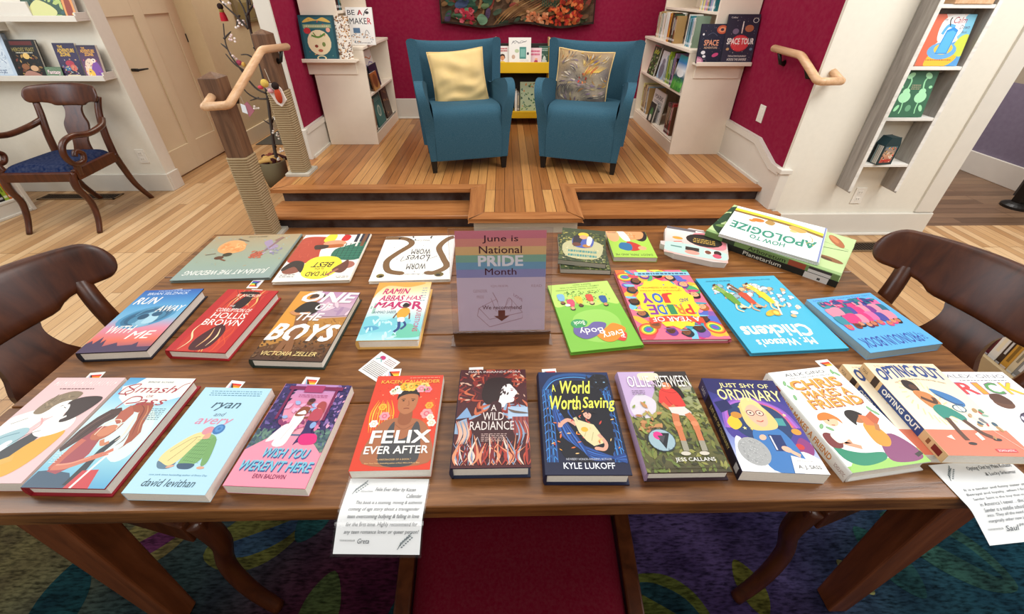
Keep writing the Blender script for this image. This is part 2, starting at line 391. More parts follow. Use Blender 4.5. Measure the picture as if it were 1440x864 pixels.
# ------------------------------------------------------------------ room shell
def struct(name, mb, mat, bevel=0, **k): return tag(mb.build(name, mat, None, None, bevel, **k), kind='structure')
def sbox(name, a, b, mat, bevel=0): return struct(name, MB().box(*a, *b), mat, bevel)
sbox('floor', (-6, -1.6, -.1), (2.95, 7, 0), M_floor)
sbox('floor_right', (2.95, -1.6, -.1), (6, 2.6, 0), M_floor)
sbox('floor_passage', (2.95, 2.6, -.1), (6, 7, 0), M_darkfloor)
T = 3.1
sbox('wall_back', (-1.56, 4.48, .2), (1.81, 4.6, T), M_redwall)
sbox('wall_stage_left', (-1.645, 3.24, 0), (-1.56, 4.6, T), M_redwall)
sbox('trim_1', (-1.66, 3.222, .3), (-1.556, 3.24, T), M_white)
# right stage wall is red on the stage side and cream on the shop side
sbox('wall_stage_right', (1.81, 2.52, 0), (1.90, 4.6, T), M_redwall)
sbox('wall_right', (1.81, 2.5, 0), (2.94, 2.52, T), M_cream)
sbox('wall_right_end', (1.90, 2.52, 0), (2.94, 2.62, T), M_cream)
sbox('trim_2', (2.83, 2.485, .17), (2.955, 2.635, T), M_white, .003)
sbox('baseboard_right', (1.83, 2.478, 0), (2.96, 2.5, .165), M_white, .004)
sbox('baseboard_right_shoe', (1.83, 2.462, 0), (2.965, 2.478, .02), M_white, .006)
sbox('wall_passage', (4.44, 2.3, 0), (4.56, 7, .79), M_purple)
sbox('wall_passage_upper', (4.44, 2.3, .79), (4.56, 7, T), M_tan)
sbox('wall_passage_back', (2.9, 6.6, 0), (4.56, 6.7, T), M_tan)
sbox('baseboard_passage', (4.415, 2.3, 0), (4.44, 6.6, .19), M_white, .004)
# left: cream wall facing the table, recessed door, then a beige wall running back
sbox('wall_left', (-6, 3.3, 0), (-2.83, 3.42, T), M_cream)
sbox('baseboard_left', (-6, 3.28, 0), (-2.815, 3.3, .15), M_white, .004)
sbox('baseboard_left_return', (-2.83, 3.3, 0), (-2.812, 3.42, .15), M_white, .004)
sbox('wall_left_inner', (-3.12, 3.42, 0), (-2.97, 4.8, T), M_beige)
sbox('wall_left_rear', (-2.97, 4.45, 0), (-2.80, 7, T), M_beige)
sbox('baseboard_left_rear', (-2.80, 4.45, 0), (-2.785, 6.6, .16), M_door, .004)
sbox('wall_rear', (-3, 6.6, 0), (-1.56, 6.7, T), M_beige)
sbox('trim_3', (-2.975, 4.36, 0), (-2.79, 4.462, 2.2), M_beige, .004)
def door():
    d = MB(); x = -2.95; y0, y1 = 3.43, 4.36
    d.box(x - .03, y0, .012, x - .012, y1, 2.05)
    ys = [y0, y0 + .11, 3.84, 3.95, y1 - .11, y1]
    for a, b in ((0, 1), (2, 3), (4, 5)): d.box(x - .012, ys[a], .012, x, ys[b], 2.05)
    for a, b in ((.012, .24), (1.27, 1.40), (1.93, 2.05)):
        d.box(x - .012, ys[1], a, x, ys[2], b); d.box(x - .012, ys[3], a, x, ys[4], b)
    o = struct('door_1', d, M_door, .002)
    h = MB(); h.tube([(x, 3.585, .905), (x + .045, 3.585, .905)], .012, 10); h.tube([(x + .045, 3.58, .905), (x + .045, 3.69, .9)], [.009, .006], 10); h.lathe([(.026, 0), (.026, .006)], 14)
    h.build('door_lever', M_black, o, smooth=True)
    g = MB(); g.tube([(x + .002, 4.355, 1.03), (x + .002, 4.355, 1.10)], .005, 8); g.build('hinge', M_black, o)
door()
# ------------------------------------------------------------------ stage and steps
sbox('stage', (-1.545, 2.66, 0), (1.81, 4.48, .297), M_greywhite)
sbox('stage_floor', (-1.548, 2.695, .280), (1.81, 4.48, .300), M_stage)
sbox('platform', (-.19, 2.205, 0), (.445, 2.66, .297), M_greywhite)
sbox('platform_floor', (-.135, 2.258, .28), (.39, 2.70, .3002), M_stage)
def nosing(name, pts, z, mat, t=.026):
    struct(name, MB().prism(pts, lambda p, k: (p[0], p[1], z - t if k == 0 else z)), mat, .008, )
nosing('stage_nosing_left', [(-1.60, 2.617), (-.232, 2.617), (-.135, 2.697), (-1.50, 2.697)], .3008, M_nosing)
nosing('stage_nosing_right', [(.478, 2.617), (1.80, 2.617), (1.80, 2.697), (.39, 2.697)], .3008, M_nosing)
nosing('stage_nosing_side', [(-1.60, 2.617), (-1.50, 2.697), (-1.50, 3.22), (-1.60, 3.22)], .3008, M_nosingY)
nosing('platform_nosing_left', [(-.215, 2.175), (-.135, 2.258), (-.135, 2.697), (-.232, 2.617)], .3012, M_nosingY)
nosing('platform_nosing_right', [(.468, 2.175), (.478, 2.617), (.39, 2.697), (.39, 2.258)], .3012, M_nosingY)
nosing('platform_nosing_front', [(-.215, 2.175), (.468, 2.175), (.39, 2.258), (-.135, 2.258)], .3012, M_nosing)
for n, x0, x1 in (('left', -1.57, -.192), ('right', .447, 1.842)):
    xr = min(x1, 1.808)
    sbox('step_riser_top_' + n, (x0 + .03, 2.648, .2), (xr, 2.662, .2755), M_riser)
    sbox('step_tread_upper_' + n, (x0, 2.41, .174), (x1, 2.66, .2), M_nosing, .008) if n == 'left' else struct('step_tread_upper_right', MB().prism([(x0, 2.41), (x1, 2.41), (x1, 2.455), (1.806, 2.455), (1.806, 2.66), (x0, 2.66)], lambda p, k: (p[0], p[1], .174 if k == 0 else .2)), M_nosing, .006)
    sbox('step_riser_middle_' + n, (x0 + .03, 2.444, .1), (xr, 2.458, .1745), M_riser)
    sbox('step_tread_lower_' + n, (x0 - .02, 2.16, .074), (xr, 2.45, .1), M_nosing, .008)
    sbox('step_riser_bottom_' + n, (x0 + .02, 2.196, 0), (xr, 2.21, .0745), M_riser)
# skirting on the stage walls; the right one steps down with the stairs
def skirt(name, pts, x, t):
    struct(name, MB().prism(pts, lambda p, k: (x if k == 0 else x + t, p[0], p[1])), M_white, .003)
skirt('baseboard_stage_left', [(3.24, .3), (4.48, .3), (4.48, .535), (3.24, .535)], -1.56, .02)
skirt('baseboard_stage_left_cap', [(3.226, .50), (4.48, .50), (4.48, .54), (3.226, .54)], -1.56, .03)
skirt('baseboard_stage_left_shoe', [(3.24, .3), (4.48, .3), (4.48, .318), (3.24, .318)], -1.54, .012)
sbox('baseboard_stage_left_end', (-1.665, 3.205, .3), (-1.535, 3.24, .535), M_white, .004)
skirt('baseboard_stage_right', [(2.52, .2), (2.655, .2), (2.70, .30), (4.48, .3), (4.48, .575), (2.84, .575), (2.61, .478), (2.52, .475)], 1.81, -.02)
skirt('baseboard_stage_right_cap', [(2.50, .44), (2.61, .442), (2.85, .54), (4.48, .54), (4.48, .585), (2.835, .585), (2.60, .486), (2.50, .484)], 1.81, -.03)
skirt('baseboard_stage_right_shoe', [(2.68, .3), (4.48, .3), (4.48, .318), (2.68, .318)], 1.79, -.012)
sbox('baseboard_stage_right_end', (1.785, 2.478, .2), (1.845, 2.52, .455), M_white, .004)
sbox('baseboard_stage_right_corner', (1.775, 2.468, .455), (1.852, 2.522, .486), M_white, .004)
sbox('baseboard_back', (-1.54, 4.455, .3), (1.79, 4.48, .5), M_white, .004)
sbox('baseboard_back_shoe', (-1.54, 4.44, .3), (1.79, 4.456, .318), M_white, .005)
# ------------------------------------------------------------------ rug: coloured leaves on a purple and teal ground
def rug_mat():
    m, nt, b = nmat('rug_wool', 1, .05)
    a = node(nt, 'ShaderNodeAttribute', attribute_name='Col')
    n = node(nt, 'ShaderNodeTexNoise'); n.inputs['Scale'].default_value = 1; n.inputs['Detail'].default_value = 6
    nt.links.new(coords(nt, (45, 170, 40)), n.inputs['Vector'])
    n2 = node(nt, 'ShaderNodeTexNoise'); n2.inputs['Scale'].default_value = 9; n2.inputs['Detail'].default_value = 3
    nt.links.new(coords(nt), n2.inputs['Vector'])
    mx = node(nt, 'ShaderNodeMix', data_type='RGBA', blend_type='MULTIPLY'); mx.inputs[0].default_value = 1
    nt.links.new(a.outputs['Color'], mx.inputs[6]); nt.links.new(ramp(nt, n.outputs[0], [(.3, '#686868'), (.6, '#d2d2d2')]), mx.inputs[7])
    m2 = node(nt, 'ShaderNodeMix', data_type='RGBA', blend_type='MULTIPLY'); m2.inputs[0].default_value = 1
    nt.links.new(mx.outputs[2], m2.inputs[6]); nt.links.new(ramp(nt, n2.outputs[0], [(.3, '#b0a8b8'), (.65, '#ffffff')]), m2.inputs[7])
    nt.links.new(m2.outputs[2], b.inputs['Base Color']); bump(nt, b, n.outputs[0], .5, .006); return m
def rug():
    x0, x1, y0, y1 = -1.75, 2.05, -.9, 1.0
    W, H = x1 - x0, y1 - y0; mb = MB('#3d3350'); mb.box(x0, y0, 0, x1, y1, .008)
    nx, ny = 24, 12; rnd = random.Random(4)
    key = [(-1.3, .75, '#7a6f45'), (-1.0, .5, '#2c4a4a'), (-.75, .75, '#3a4a52'), (-.5, .4, '#5a2038'), (-.2, .5, '#571c3a'), (.35, .5, '#5b4a78'), (.62, .45, '#6a5589'), (.9, .7, '#46406a'), (1.1, .4, '#20474f'), (1.5, .6, '#1f4a58'), (0, -.5, '#4a3560'), (-.9, -.2, '#2c4a4a'), (.9, -.3, '#23505a')]
    def kc(x, y):
        s = [0, 0, 0]; tw = 0
        for kx, ky, c in key:
            q = 1 / (((x - kx) ** 2 + (y - ky) ** 2) ** 2 + .002); c = lin(c); tw += q
            for i in range(3): s[i] += c[i] * q
        return (s[0] / tw, s[1] / tw, s[2] / tw, 1)
    base = len(mb.v); mb.v += [(x0 + W * i / nx, y0 + H * j / ny, .0082) for j in range(ny + 1) for i in range(nx + 1)]
    for j in range(ny):
        for i in range(nx):
            q = [j * (nx + 1) + i, j * (nx + 1) + i + 1, (j + 1) * (nx + 1) + i + 1, (j + 1) * (nx + 1) + i]
            mb.f.append([base + k for k in q]); mb.c.append(tuple(kc(*mb.v[base + k][:2]) for k in q)); mb.sm.append(False)
    p = Print(W, H, mb, lambda u, v, h: (x0 + u * W, y0 + v * H, .0083 + h), 4e-5)
    def leaf(x, y, r, rot, c, c2=None, el=.5):
        u, v = (x - x0) / W, (y - y0) / H; a = R(rot); k = r / W
        f = lambda s, t: (u + (s * cos(a) - t * sin(a)) * k, v + (s * sin(a) + t * cos(a)) * k * p.asp)
        p.S([f(-1, 0), f(-.45, -el), f(.3, -el), f(1, .05), f(.35, el), f(-.5, el * .9)], c)
        if c2: p.S([f(-.8, .02), f(-.3, -el * .6), f(.4, -el * .5), f(.8, .05), f(.1, el * .12)], c2)
    O, Tl, G, Bl, Pk = '#6f7038', '#1d4448', '#3c5c40', '#3e5a70', '#8c4452'
    for a in [(-.77, .62, .16, 20, O, Bl), (-.62, .68, .09, 70, '#2a5a5a'), (-.52, .42, .10, 80, '#5b6a3e'), (-1.1, .62, .15, 35, '#857a48', '#6a3458'), (-1.25, .45, .12, 100, Tl), (-.98, .8, .1, 10, O), (-.28, .42, .08, 60, Tl, O), (-.22, .33, .05, 20, '#2b4450'), (.31, .72, .07, 95, O), (.49, .8, .09, 0, '#20485a', Tl), (.72, .72, .10, 15, O, '#2b4a40'), (.84, .80, .07, 40, '#8a8a4a'), (.92, .7, .06, 120, Pk), (.98, .86, .10, 60, Tl, O), (.45, .42, .13, 150, '#707a3a', '#2c5058'), (.7, .46, .07, 100, '#80803a'), (.3, .36, .05, 30, Tl), (1.35, .55, .16, 140, '#355a50', '#234a52'), (1.62, .72, .12, 20, '#4a6a66'), (1.15, .52, .10, 110, '#2f5a56'), (1.02, .48, .05, 120, '#9a9a60'), (1.75, .5, .1, 60, '#5f7a72'), (.15, .6, .1, 20, '#7a3454'), (-.05, .75, .12, 60, Bl), (.6, .05, .14, 70, O, Tl), (-.6, -.1, .14, 30, Bl, Tl), (0, -.3, .15, 90, O), (1.2, -.2, .14, 40, Pk), (-1.2, -.3, .13, 10, O), (1.1, .92, .08, 10, O), (-.4, .9, .1, 30, O)]: leaf(*a)
    tag(mb.build('rug', rug_mat()), 'patterned wool rug in purple and teal with olive leaf shapes under the table', 'rug')
rug()
# ------------------------------------------------------------------ the display table
TX0, TX1, TY0, TY1, TZ = -.985, 1.03, .335, 1.225, .75
def table():
    t = thing('display_table', 'large dark brown plank table covered with face-up books', 'table', (0, 0, 0))
    m = MB(); ys = [TY0, .537, .73, .975, TY1]
    for a, b in zip(ys, ys[1:]): m.box(TX0, a + .0007, TZ - .036, TX1, b - .0007, TZ)
    m.build('tabletop', M_table, t, bevel=.0025)
    a = MB(); a.box(-.88, .44, .62, .90, .455, TZ - .036); a.box(-.88, 1.11, .62, .90, 1.125, TZ - .036); a.box(-.91, .46, .62, -.89, 1.11, TZ - .036); a.box(.91, .46, .62, .93, 1.11, TZ - .036)
    a.build('apron', M_table, t)
    for sx, xi in ((-1, -.868), (1, .885)):          # inner faces are upright, the outer and back faces taper
        for y0, sy in ((.40, 1), (1.165, -1)):
            X = sorted((xi, xi + sx * .095)); Xb = sorted((xi, xi + sx * .052)); Y = sorted((y0, y0 + sy * .075)); Yb = sorted((y0, y0 + sy * .052))
            l = MB(); l.hexa([(Xb[0], Yb[0], 0.0095), (Xb[1], Yb[0], 0.0095), (Xb[1], Yb[1], 0.0095), (Xb[0], Yb[1], 0.0095)], [(X[0], Y[0], TZ - .036), (X[1], Y[0], TZ - .036), (X[1], Y[1], TZ - .036), (X[0], Y[1], TZ - .036)])
            l.build('leg', M_leg, t, bevel=.004)
table()
# ------------------------------------------------------------------ mahogany chairs (front of the chair towards local -y)
def chair(name, label, loc, rot, seat_mat, arms=False, seatw=.46, seatname='seat', z=.46, group=None, top=.90, rx=.060):
    t = thing(name, label, 'chair', loc, rot, group); hw = seatw / 2; k = top / .90
    # frame
    f = MB(); f.box(-hw, -.23, z - .075, hw, -.195, z - .015); f.box(-hw + .02, .17, z - .075, hw - .02, .2, z - .015)
    for s in (-1, 1): f.hexa([(s * hw - .016, -.2, z - .075), (s * hw + .016, -.2, z - .075), (s * (hw - .03) + .016, .2, z - .075), (s * (hw - .03) - .016, .2, z - .075)], [(s * hw - .016, -.2, z - .005), (s * hw + .016, -.2, z - .005), (s * (hw - .03) + .016, .2, z - .005), (s * (hw - .03) - .016, .2, z - .005)])
    f.build('seat_frame', M_maho, t, bevel=.004)
    # cushion
    a, b = hw - .022, .195
    def cush(u, v):
        x, y = 2 * u - 1, 2 * v - 1
        e = (1 - x ** 8) * (1 - y ** 8)
        return (x * (a - .02 * v), y * b - .01, z - .02 + .048 * max(0, e) ** .4)
    c = MB(); c.grid(cush, 16, 16); c.box(-a + .01, -b, z - .045, a - .03, b - .02, z - .018); c.build(seatname, seat_mat, t, smooth=True)
    # sabre legs
    for s in (-1, 1):
        p = crom([(s * (hw - .012), -.205, z - .02), (s * (hw - .012), -.225, z - .12), (s * (hw - .004), -.20, z * .48), (s * (hw + .004), -.225, z * .22), (s * (hw + .006), -.275, .0)], 5)
        l = MB(); l.tube(p, [.026 - .009 * i / (len(p) - 1) for i in range(len(p))], 8, flat=.8); l.build('leg', M_maho, t, smooth=True)
        p = crom([(s * (hw - .03), .185, z - .02), (s * (hw - .03), .20, z - .12), (s * (hw - .03), .235, z * .35), (s * (hw - .03), .315, .0)], 5)
        l = MB(); l.tube(p, [.025 - .007 * i / (len(p) - 1) for i in range(len(p))], 8, flat=.9); l.build('leg', M_maho, t, smooth=True)
        p = crom([(s * (hw - .03), .185, z - .05), (s * (hw - .032), .205, z + .12), (s * (hw - .03), .245, z + .27 * k), (s * (hw - .012), .281, top - .078)], 6)
        l = MB(); l.tube(p, [.027 - .006 * i / (len(p) - 1) for i in range(len(p))], 8, flat=.75); l.build('back_post', M_maho, t, smooth=True)
    # curved top rail with rounded ends and a scalloped lower edge
    rw = hw + rx
    def rail(u, v):
        x = sin((2 * u - 1) * pi / 2) * rw; q = abs(x) / rw
        yc = .315 - .075 * q * q
        end = math.sqrt(max(0, 1 - max(0, (q - .84) / .16) ** 2)) if q > .84 else 1
        zt = .070 * (1 - .22 * q * q); zb = -.076 + .028 * (1 / (1 + math.exp(-(q - .55) * 26))) + .012 * math.exp(-((q - .50) / .07) ** 2)
        zt *= end; zb *= end
        a_ = 2 * pi * v; cz = sin(a_); cy = cos(a_)
        h = (zt if cz > 0 else -zb) * (1 if cz > 0 else 1)
        zz = (abs(cz) ** .45) * (1 if cz > 0 else -1) * h; yy = (abs(cy) ** .7) * (1 if cy > 0 else -1) * .014 * max(.3, end)
        return (x, yc + yy + zz * .28, top - .062 + zz)
    r = MB(); r.grid(lambda u, v: rail(v, u), 24, 44, closed_u=True); r.build('top_rail', M_maho, t, smooth=True)
    # vase shaped splat
    prof = [(0, .085), (.12, .06), (.3, .052), (.42, .075), (.58, .082), (.72, .06), (.86, .058), (1, .10)]
    zs0, zs1 = z - .03, top - .10
    pr = crom([(b_, a_, 0) for a_, b_ in prof], 5); out = [(p[0], p[1]) for p in pr] + [(-p[0], p[1]) for p in reversed(pr)]
    sp = MB(); sp.prism(out, lambda p, kk: (p[0], .185 + .130 * p[1] ** 1.25 + (.009 if kk else -.009), zs0 + (zs1 - zs0) * p[1])); sp.build('splat', M_maho, t)
    if arms:
        for s in (-1, 1):
            xx = s * (hw + .012)
            p = crom([(s * (hw - .025), .235, z + .22), (xx, .16, z + .19), (xx + s * .015, .02, z + .175), (xx + s * .02, -.11, z + .195), (xx + s * .02, -.195, z + .17), (xx + s * .018, -.225, z + .10), (xx + s * .014, -.19, z + .035), (xx + s * .012, -.12, z + .03), (xx + s * .012, -.095, z + .075), (xx + s * .012, -.135, z + .10), (xx + s * .012, -.155, z + .075)], 6)
            n = len(p); l = MB(); l.tube(p, [.021 - .006 * i / (n - 1) for i in range(n)], 8); l.build('arm', M_maho, t, smooth=True)
            l = MB(); l.tube(crom([(xx + s * .012, -.17, z + .035), (xx, -.17, z - .0), (s * hw, -.17, z - .05)], 4), .02, 8); l.build('arm_support', M_maho, t, smooth=True)
    return t
chair('dining_chair', 'dark mahogany chair with scalloped top rail tucked at the left table end', (-.872, .672, .012), R(81), M_burg, seatw=.38, top=.885)
chair('dining_chair', 'dark mahogany chair with scalloped top rail at the right table end', (.872, .684, .012), R(-78), M_burg, seatw=.38)
chair('dining_chair', 'burgundy seated chair pushed under the front edge of the table', (.022, .27, .012), R(180), M_burg, seatw=.47)
chair('armchair', 'antique mahogany armchair with scroll arms and navy seat by the left wall', (-3.10, 2.83, 0), R(2), M_navy, True, seatw=.46, z=.44, top=.88, rx=.02)
# ------------------------------------------------------------------ blue wingback armchairs
def tub_chair(label, loc, rot):
    t = thing('upholstered_armchair', label, 'armchair', loc, rot, None)
    # shell back: wraps forward at the sides, widens upward
    def back(u, v, o):
        x = 2 * u - 1; h = .10 + v * (.73 - .035 * (1 - x * x) ** 1.0); k = v
        half = .272 + .046 * k; cx = half * sin(x * 1.25) / sin(1.25)
        y = .60 + .10 * k - .20 * (1 - cos(x * 1.25)) / (1 - cos(1.25)) * (1 - .15 * k)
        nx_, ny_ = sin(x * 1.0), cos(x * 1.0)
        return (cx + nx_ * o, y + ny_ * o, h)
    n, m_ = 20, 14
    def shell(u, v):       # u round the section: front sheet, top, back sheet
        if u < .45: return back(v, u / .45, -.045)
        if u < .55:
            a = (u - .45) / .10 * pi; p = Vector(back(v, 1, 0)); q = Vector(back(v, 1, -.045)) - p
            return tuple(p + q * cos(a) + Vector((0, 0, .022 * sin(a))))
        return back(v, 1 - (u - .55) / .45, .045)
    b = MB(); b.grid(shell, 40, 24, flip=True)
    for e in (0, 1):
        ring = [shell(i / 40, e) for i in range(41)]; b.add(ring, [[i, i + 1, 40 - i - 1, 40 - i] for i in range(20)] if e == 0 else [[40 - i, 40 - i - 1, i + 1, i] for i in range(20)])
    b.build('backrest', M_blue, t, smooth=True)
    # seat block with rounded front edge
    prof = [q[:2] for q in crom([(.0, .10, 0), (-.006, .22, 0), (-.004, .36, 0), (.012, .432, 0), (.055, .462, 0), (.13, .466, 0), (.30, .452, 0), (.56, .43, 0)], 5)] + [(.56, .10)]
    s = MB(); s.prism(prof, lambda p, k: ((-.238, .238)[k], p[0] + .012, p[1])); s.build('seat', M_blue, t, bevel=.014, seg=4, smooth=True)
    for sx in (-1, 1):
        # arm: slab with paddle-shaped top that slopes back into the shell, leaning outwards
        pr = crom([(.02, .10, 0), (.012, .30, 0), (-.012, .46, 0), (-.008, .555, 0), (.045, .615, 0), (.13, .63, 0), (.28, .60, 0), (.42, .555, 0), (.53, .53, 0), (.55, .35, 0), (.55, .10, 0)], 5)
        a = MB()
        def ap(p, k):
            q = max(0, (p[1] - .1) / .5); fl = max(0, (p[1] - .40) / .2); fr = 1 - p[0] / .55
            inner = .239 + .050 * fl * max(0, fr) - .01 * fl * (1 - fr); outer = .284 + .042 * q + .012 * fl * fr
            return (sx * (outer if k == (1 if sx > 0 else 0) else inner), p[0] - .005, p[1])
        a.prism([q[:2] for q in pr], ap); a.build('arm', M_blue, t, bevel=.014, seg=4, smooth=True)
        for y in (.06, .52):
            l = MB(); x = sx * .262; l.hexa([(x - .016, y - .016, 0), (x + .016, y - .016, 0), (x + .016, y + .016, 0), (x - .016, y + .016, 0)], [(x - .025, y - .025, .12), (x + .025, y - .025, .12), (x + .025, y + .025, .12), (x - .025, y + .025, .12)])
            l.build('leg', M_black, t)
    return t
tub_chair('blue upholstered wingback armchair on the stage holding the plain yellow cushion', (-.250, 2.92, .3), R(12.5))
tub_chair('blue upholstered wingback armchair on the stage holding the patterned cushion', (.530, 2.895, .3), R(-17))
def cushion(name, label, loc, rot, size, mat, colfn, piping):
    t = thing(name, label, 'cushion', loc, rot); S = size / 2; seed = loc[0] * 9
    def side(sg):
        def f(u, v):
            x, y = 2 * u - 1, 2 * v - 1
            e = max(0, (1 - x ** 2) * (1 - y ** 2)); pin = 1 - .07 * (1 - abs(x) ** 2) * abs(y) ** 3 - .07 * (1 - abs(y) ** 2) * abs(x) ** 3
            w_ = 1.4 * (.006 * sin(8 * y + 2.2 * sin(2 * x + y) + seed) + .004 * sin(17 * y - 5 * x + 2 * sin(3 * x)) * max(0, .4 - y) + .003 * sin(9 * x + 4 * y)) * e ** .5
            return (x * S * pin, y * S * pin, sg * (.075 * e ** .42 + w_))
        return f
    for nm, sg in (('front_cover', 1), ('back_cover', -1)):
        m = MB(); m.grid(side(sg), *((20, 20) if colfn else (36, 36)), flip=(sg < 0)); 
        if nm == 'front_cover' and colfn: colfn(m, side(1), S)
        m.build(nm, mat if nm == 'front_cover' else piping, t, smooth=True)
    f = side(1); ring = [f(i / 20, 0) for i in range(20)] + [f(1, i / 20) for i in range(20)] + [f(1 - i / 20, 1) for i in range(20)] + [f(0, 1 - i / 20) for i in range(21)]
    p = MB(); p.tube(ring, .005, 6, cap=False); p.build('piping', piping, t, smooth=True)
    return t
M_ycush = mat_plain('yellow_cushion_fabric', '#d8bb80', .95, .1, 14, .07, .35)
M_pcush = mat_attr('patterned_cushion_fabric', .95, .1, .2, 80, .2)
def swirl(m, f, S):
    rnd = random.Random(9); cols = ['#7c7468', '#9a8f80', '#b5a690', '#8d7f86', '#c2a35e', '#b98a4a', '#6f6a6e', '#a88f9a']
    vc = {}
    for i, f_ in enumerate(m.f):
        cl = []
        for k in f_:
            if k not in vc:
                x, y, z = m.v[k]; g = .5 + .5 * sin(x * 21 + 2 * sin(y * 17)) * cos(y * 19 + sin(x * 23)); vc[k] = mixc(mixc('#6f6763', '#a8987f', g), '#a8803f', max(0, y * 2.6 + .2 * sin(x * 30)) * .8)
            cl.append(vc[k])
        m.c[i] = tuple(cl)
    p = Print(S * 2, S * 2, m, lambda u, v, h: tuple(Vector(f(u, v)) + Vector((0, 0, .0015 + h))), 2e-5)
    for i in range(190):
        u, v = rnd.uniform(.06, .94), rnd.uniform(.05, .94); c = rnd.choice(['#57525a', '#7d736c', '#a8956a', '#a8784a', '#b8aa96', '#7c6a7c', '#6a655e', '#8f8478', '#c2b49c', '#94827e']); P = [(u, v)]
        if u + v > 1.15 and rnd.random() < .45: c = rnd.choice(['#c09a48', '#b8843f', '#cfae6a'])
        for k in range(3):
            g = 1.2 * sin(P[-1][0] * 5 + 1) + 1.4 * cos(P[-1][1] * 6 - P[-1][0] * 2); st = rnd.uniform(.02, .045); P.append((min(.97, max(.03, P[-1][0] + st * cos(g))), min(.97, max(.03, P[-1][1] + st * sin(g)))))
        p.L(P, rnd.uniform(.010, .032), c, taper=True)
    for i in range(12): p.L([(.50 + i * .03, .5 + i * .015), (.56 + i * .02, .62), (.60 + i * .03, .74)], .014, rnd.choice(['#d39b3a', '#c86a3a', '#d9b45a']), taper=True)
    p.scat(8, 3, (.42, .42, .58, .58), ['#b5483a', '#d07a4a'], .012, .03)
cushion('cushion', 'plain mustard yellow square cushion leaning in the left blue armchair', (-.335, 3.30, .885), (R(72), R(-4), R(12)), .41, M_ycush, None, M_ycush)
cushion('cushion', 'grey and gold swirl patterned cushion with yellow back in the right blue armchair', (.588, 3.295, .885), (R(72), R(3), R(-16)), .41, M_pcush, swirl, M_ycush)
# ------------------------------------------------------------------ newel posts and handrails
def newel(label, x, y, z0, wd, ztop, rz):
    t = thing('newel_post', label, 'post', (x, y, z0)); h = wd / 2
    p = MB(); H = ztop - z0; p.box(-h, -h, 0.02, h, h, H); p.add([(-h, -h, H), (h, -h, H), (h, h, H), (-h, h, H), (0, 0, H + .028)], [(0, 1, 4), (1, 2, 4), (2, 3, 4), (3, 0, 4)])
    p.build('post', M_post, t, bevel=.003)
    b = MB(); b.box(-.085, -.085, 0, .085, .085, .022); b.build('base_plate', M_greywhite, t, bevel=.003)
    r = MB(); n = int((rz - z0 - .02) / .0148); q = h + .005
    for i in range(n):
        z = .028 + i * .0148; c = .012
        ring = [(-q, -q + c), (-q, q - c), (-q + c, q), (q - c, q), (q, q - c), (q, -q + c), (q - c, -q), (-q + c, -q)]
        P = [Vector((a, b, z)) for a, b in ring]
        vs = []
        for k, pp in enumerate(P):
            o = Vector((pp.x, pp.y, 0)).normalized()
            for a in range(6): vs.append(tuple(pp + o * .0085 * cos(a * pi / 3) + Vector((0, 0, .0080 * sin(a * pi / 3)))))
        r.add(vs, [(k * 6 + a, ((k + 1) % 8) * 6 + a, ((k + 1) % 8) * 6 + (a + 1) % 6, k * 6 + (a + 1) % 6) for k in range(8) for a in range(6)])
    r.build('rope_wrap', M_rope, t, smooth=True)
newel('dark newel post with rope-wrapped base at the foot of the left steps', -1.532, 2.345, .1, .10, 1.06, .645)
newel('dark newel post with rope-wrapped base on the stage corner beside the branch', -1.508, 2.93, .3, .096, 1.215, .885)
def handrail(label, pts, brackets, ret):
    t = thing('handrail', label, 'handrail', (0, 0, 0))
    P = []
    for i, p in enumerate(pts):
        if 0 < i < len(pts) - 1:
            a, b, c = Vector(pts[i - 1]), Vector(p), Vector(pts[i + 1])
            P += [tuple(b + (a - b).normalized() * .02), tuple(b + (a - b).normalized() * .006 + (c - b).normalized() * .006), tuple(b + (c - b).normalized() * .02)]
        else: P.append(p)
    m = MB(); m.tube(P, .0215, 14); e = Vector(P[0]), Vector(P[-1])
    for q in e: m.ball(tuple(q), .0215, 12)
    if ret: m.tube(ret, .02, 12); m.ball(ret[0], .02, 10)
    m.build('rail', M_rail, t, smooth=True)
    for a, b in brackets:
        k = MB(); a, b = Vector(a), Vector(b); mid = (a + b) / 2 + Vector((0, 0, -.03)); k.tube([a, mid, b], [.012, .011, .02], 8); k.build('bracket', M_black, t, smooth=True)
handrail('pale wooden handrail fixed to the two rope-wrapped newel posts', [(-1.545, 2.223, .938), (-1.42, 2.223, .945), (-1.42, 2.70, 1.15), (-1.42, 3.02, 1.133)], [((-1.42, 2.93, 1.12), (-1.457, 2.93, 1.06)), ((-1.425, 2.33, .985), (-1.452, 2.33, .945))], [(-1.545, 2.223, .938), (-1.535, 2.294, .975)])
handrail('pale wooden handrail on the red wall at the right of the stage', [(1.755, 2.93, 1.138), (1.755, 2.64, 1.132), (1.755, 2.42, 1.025), (1.885, 2.42, 1.028)], [((1.755, 2.86, 1.12), (1.808, 2.86, 1.06)), ((1.755, 2.56, 1.08), (1.808, 2.56, 1.03))], [(1.885, 2.42, 1.028), (1.875, 2.498, 1.065)])
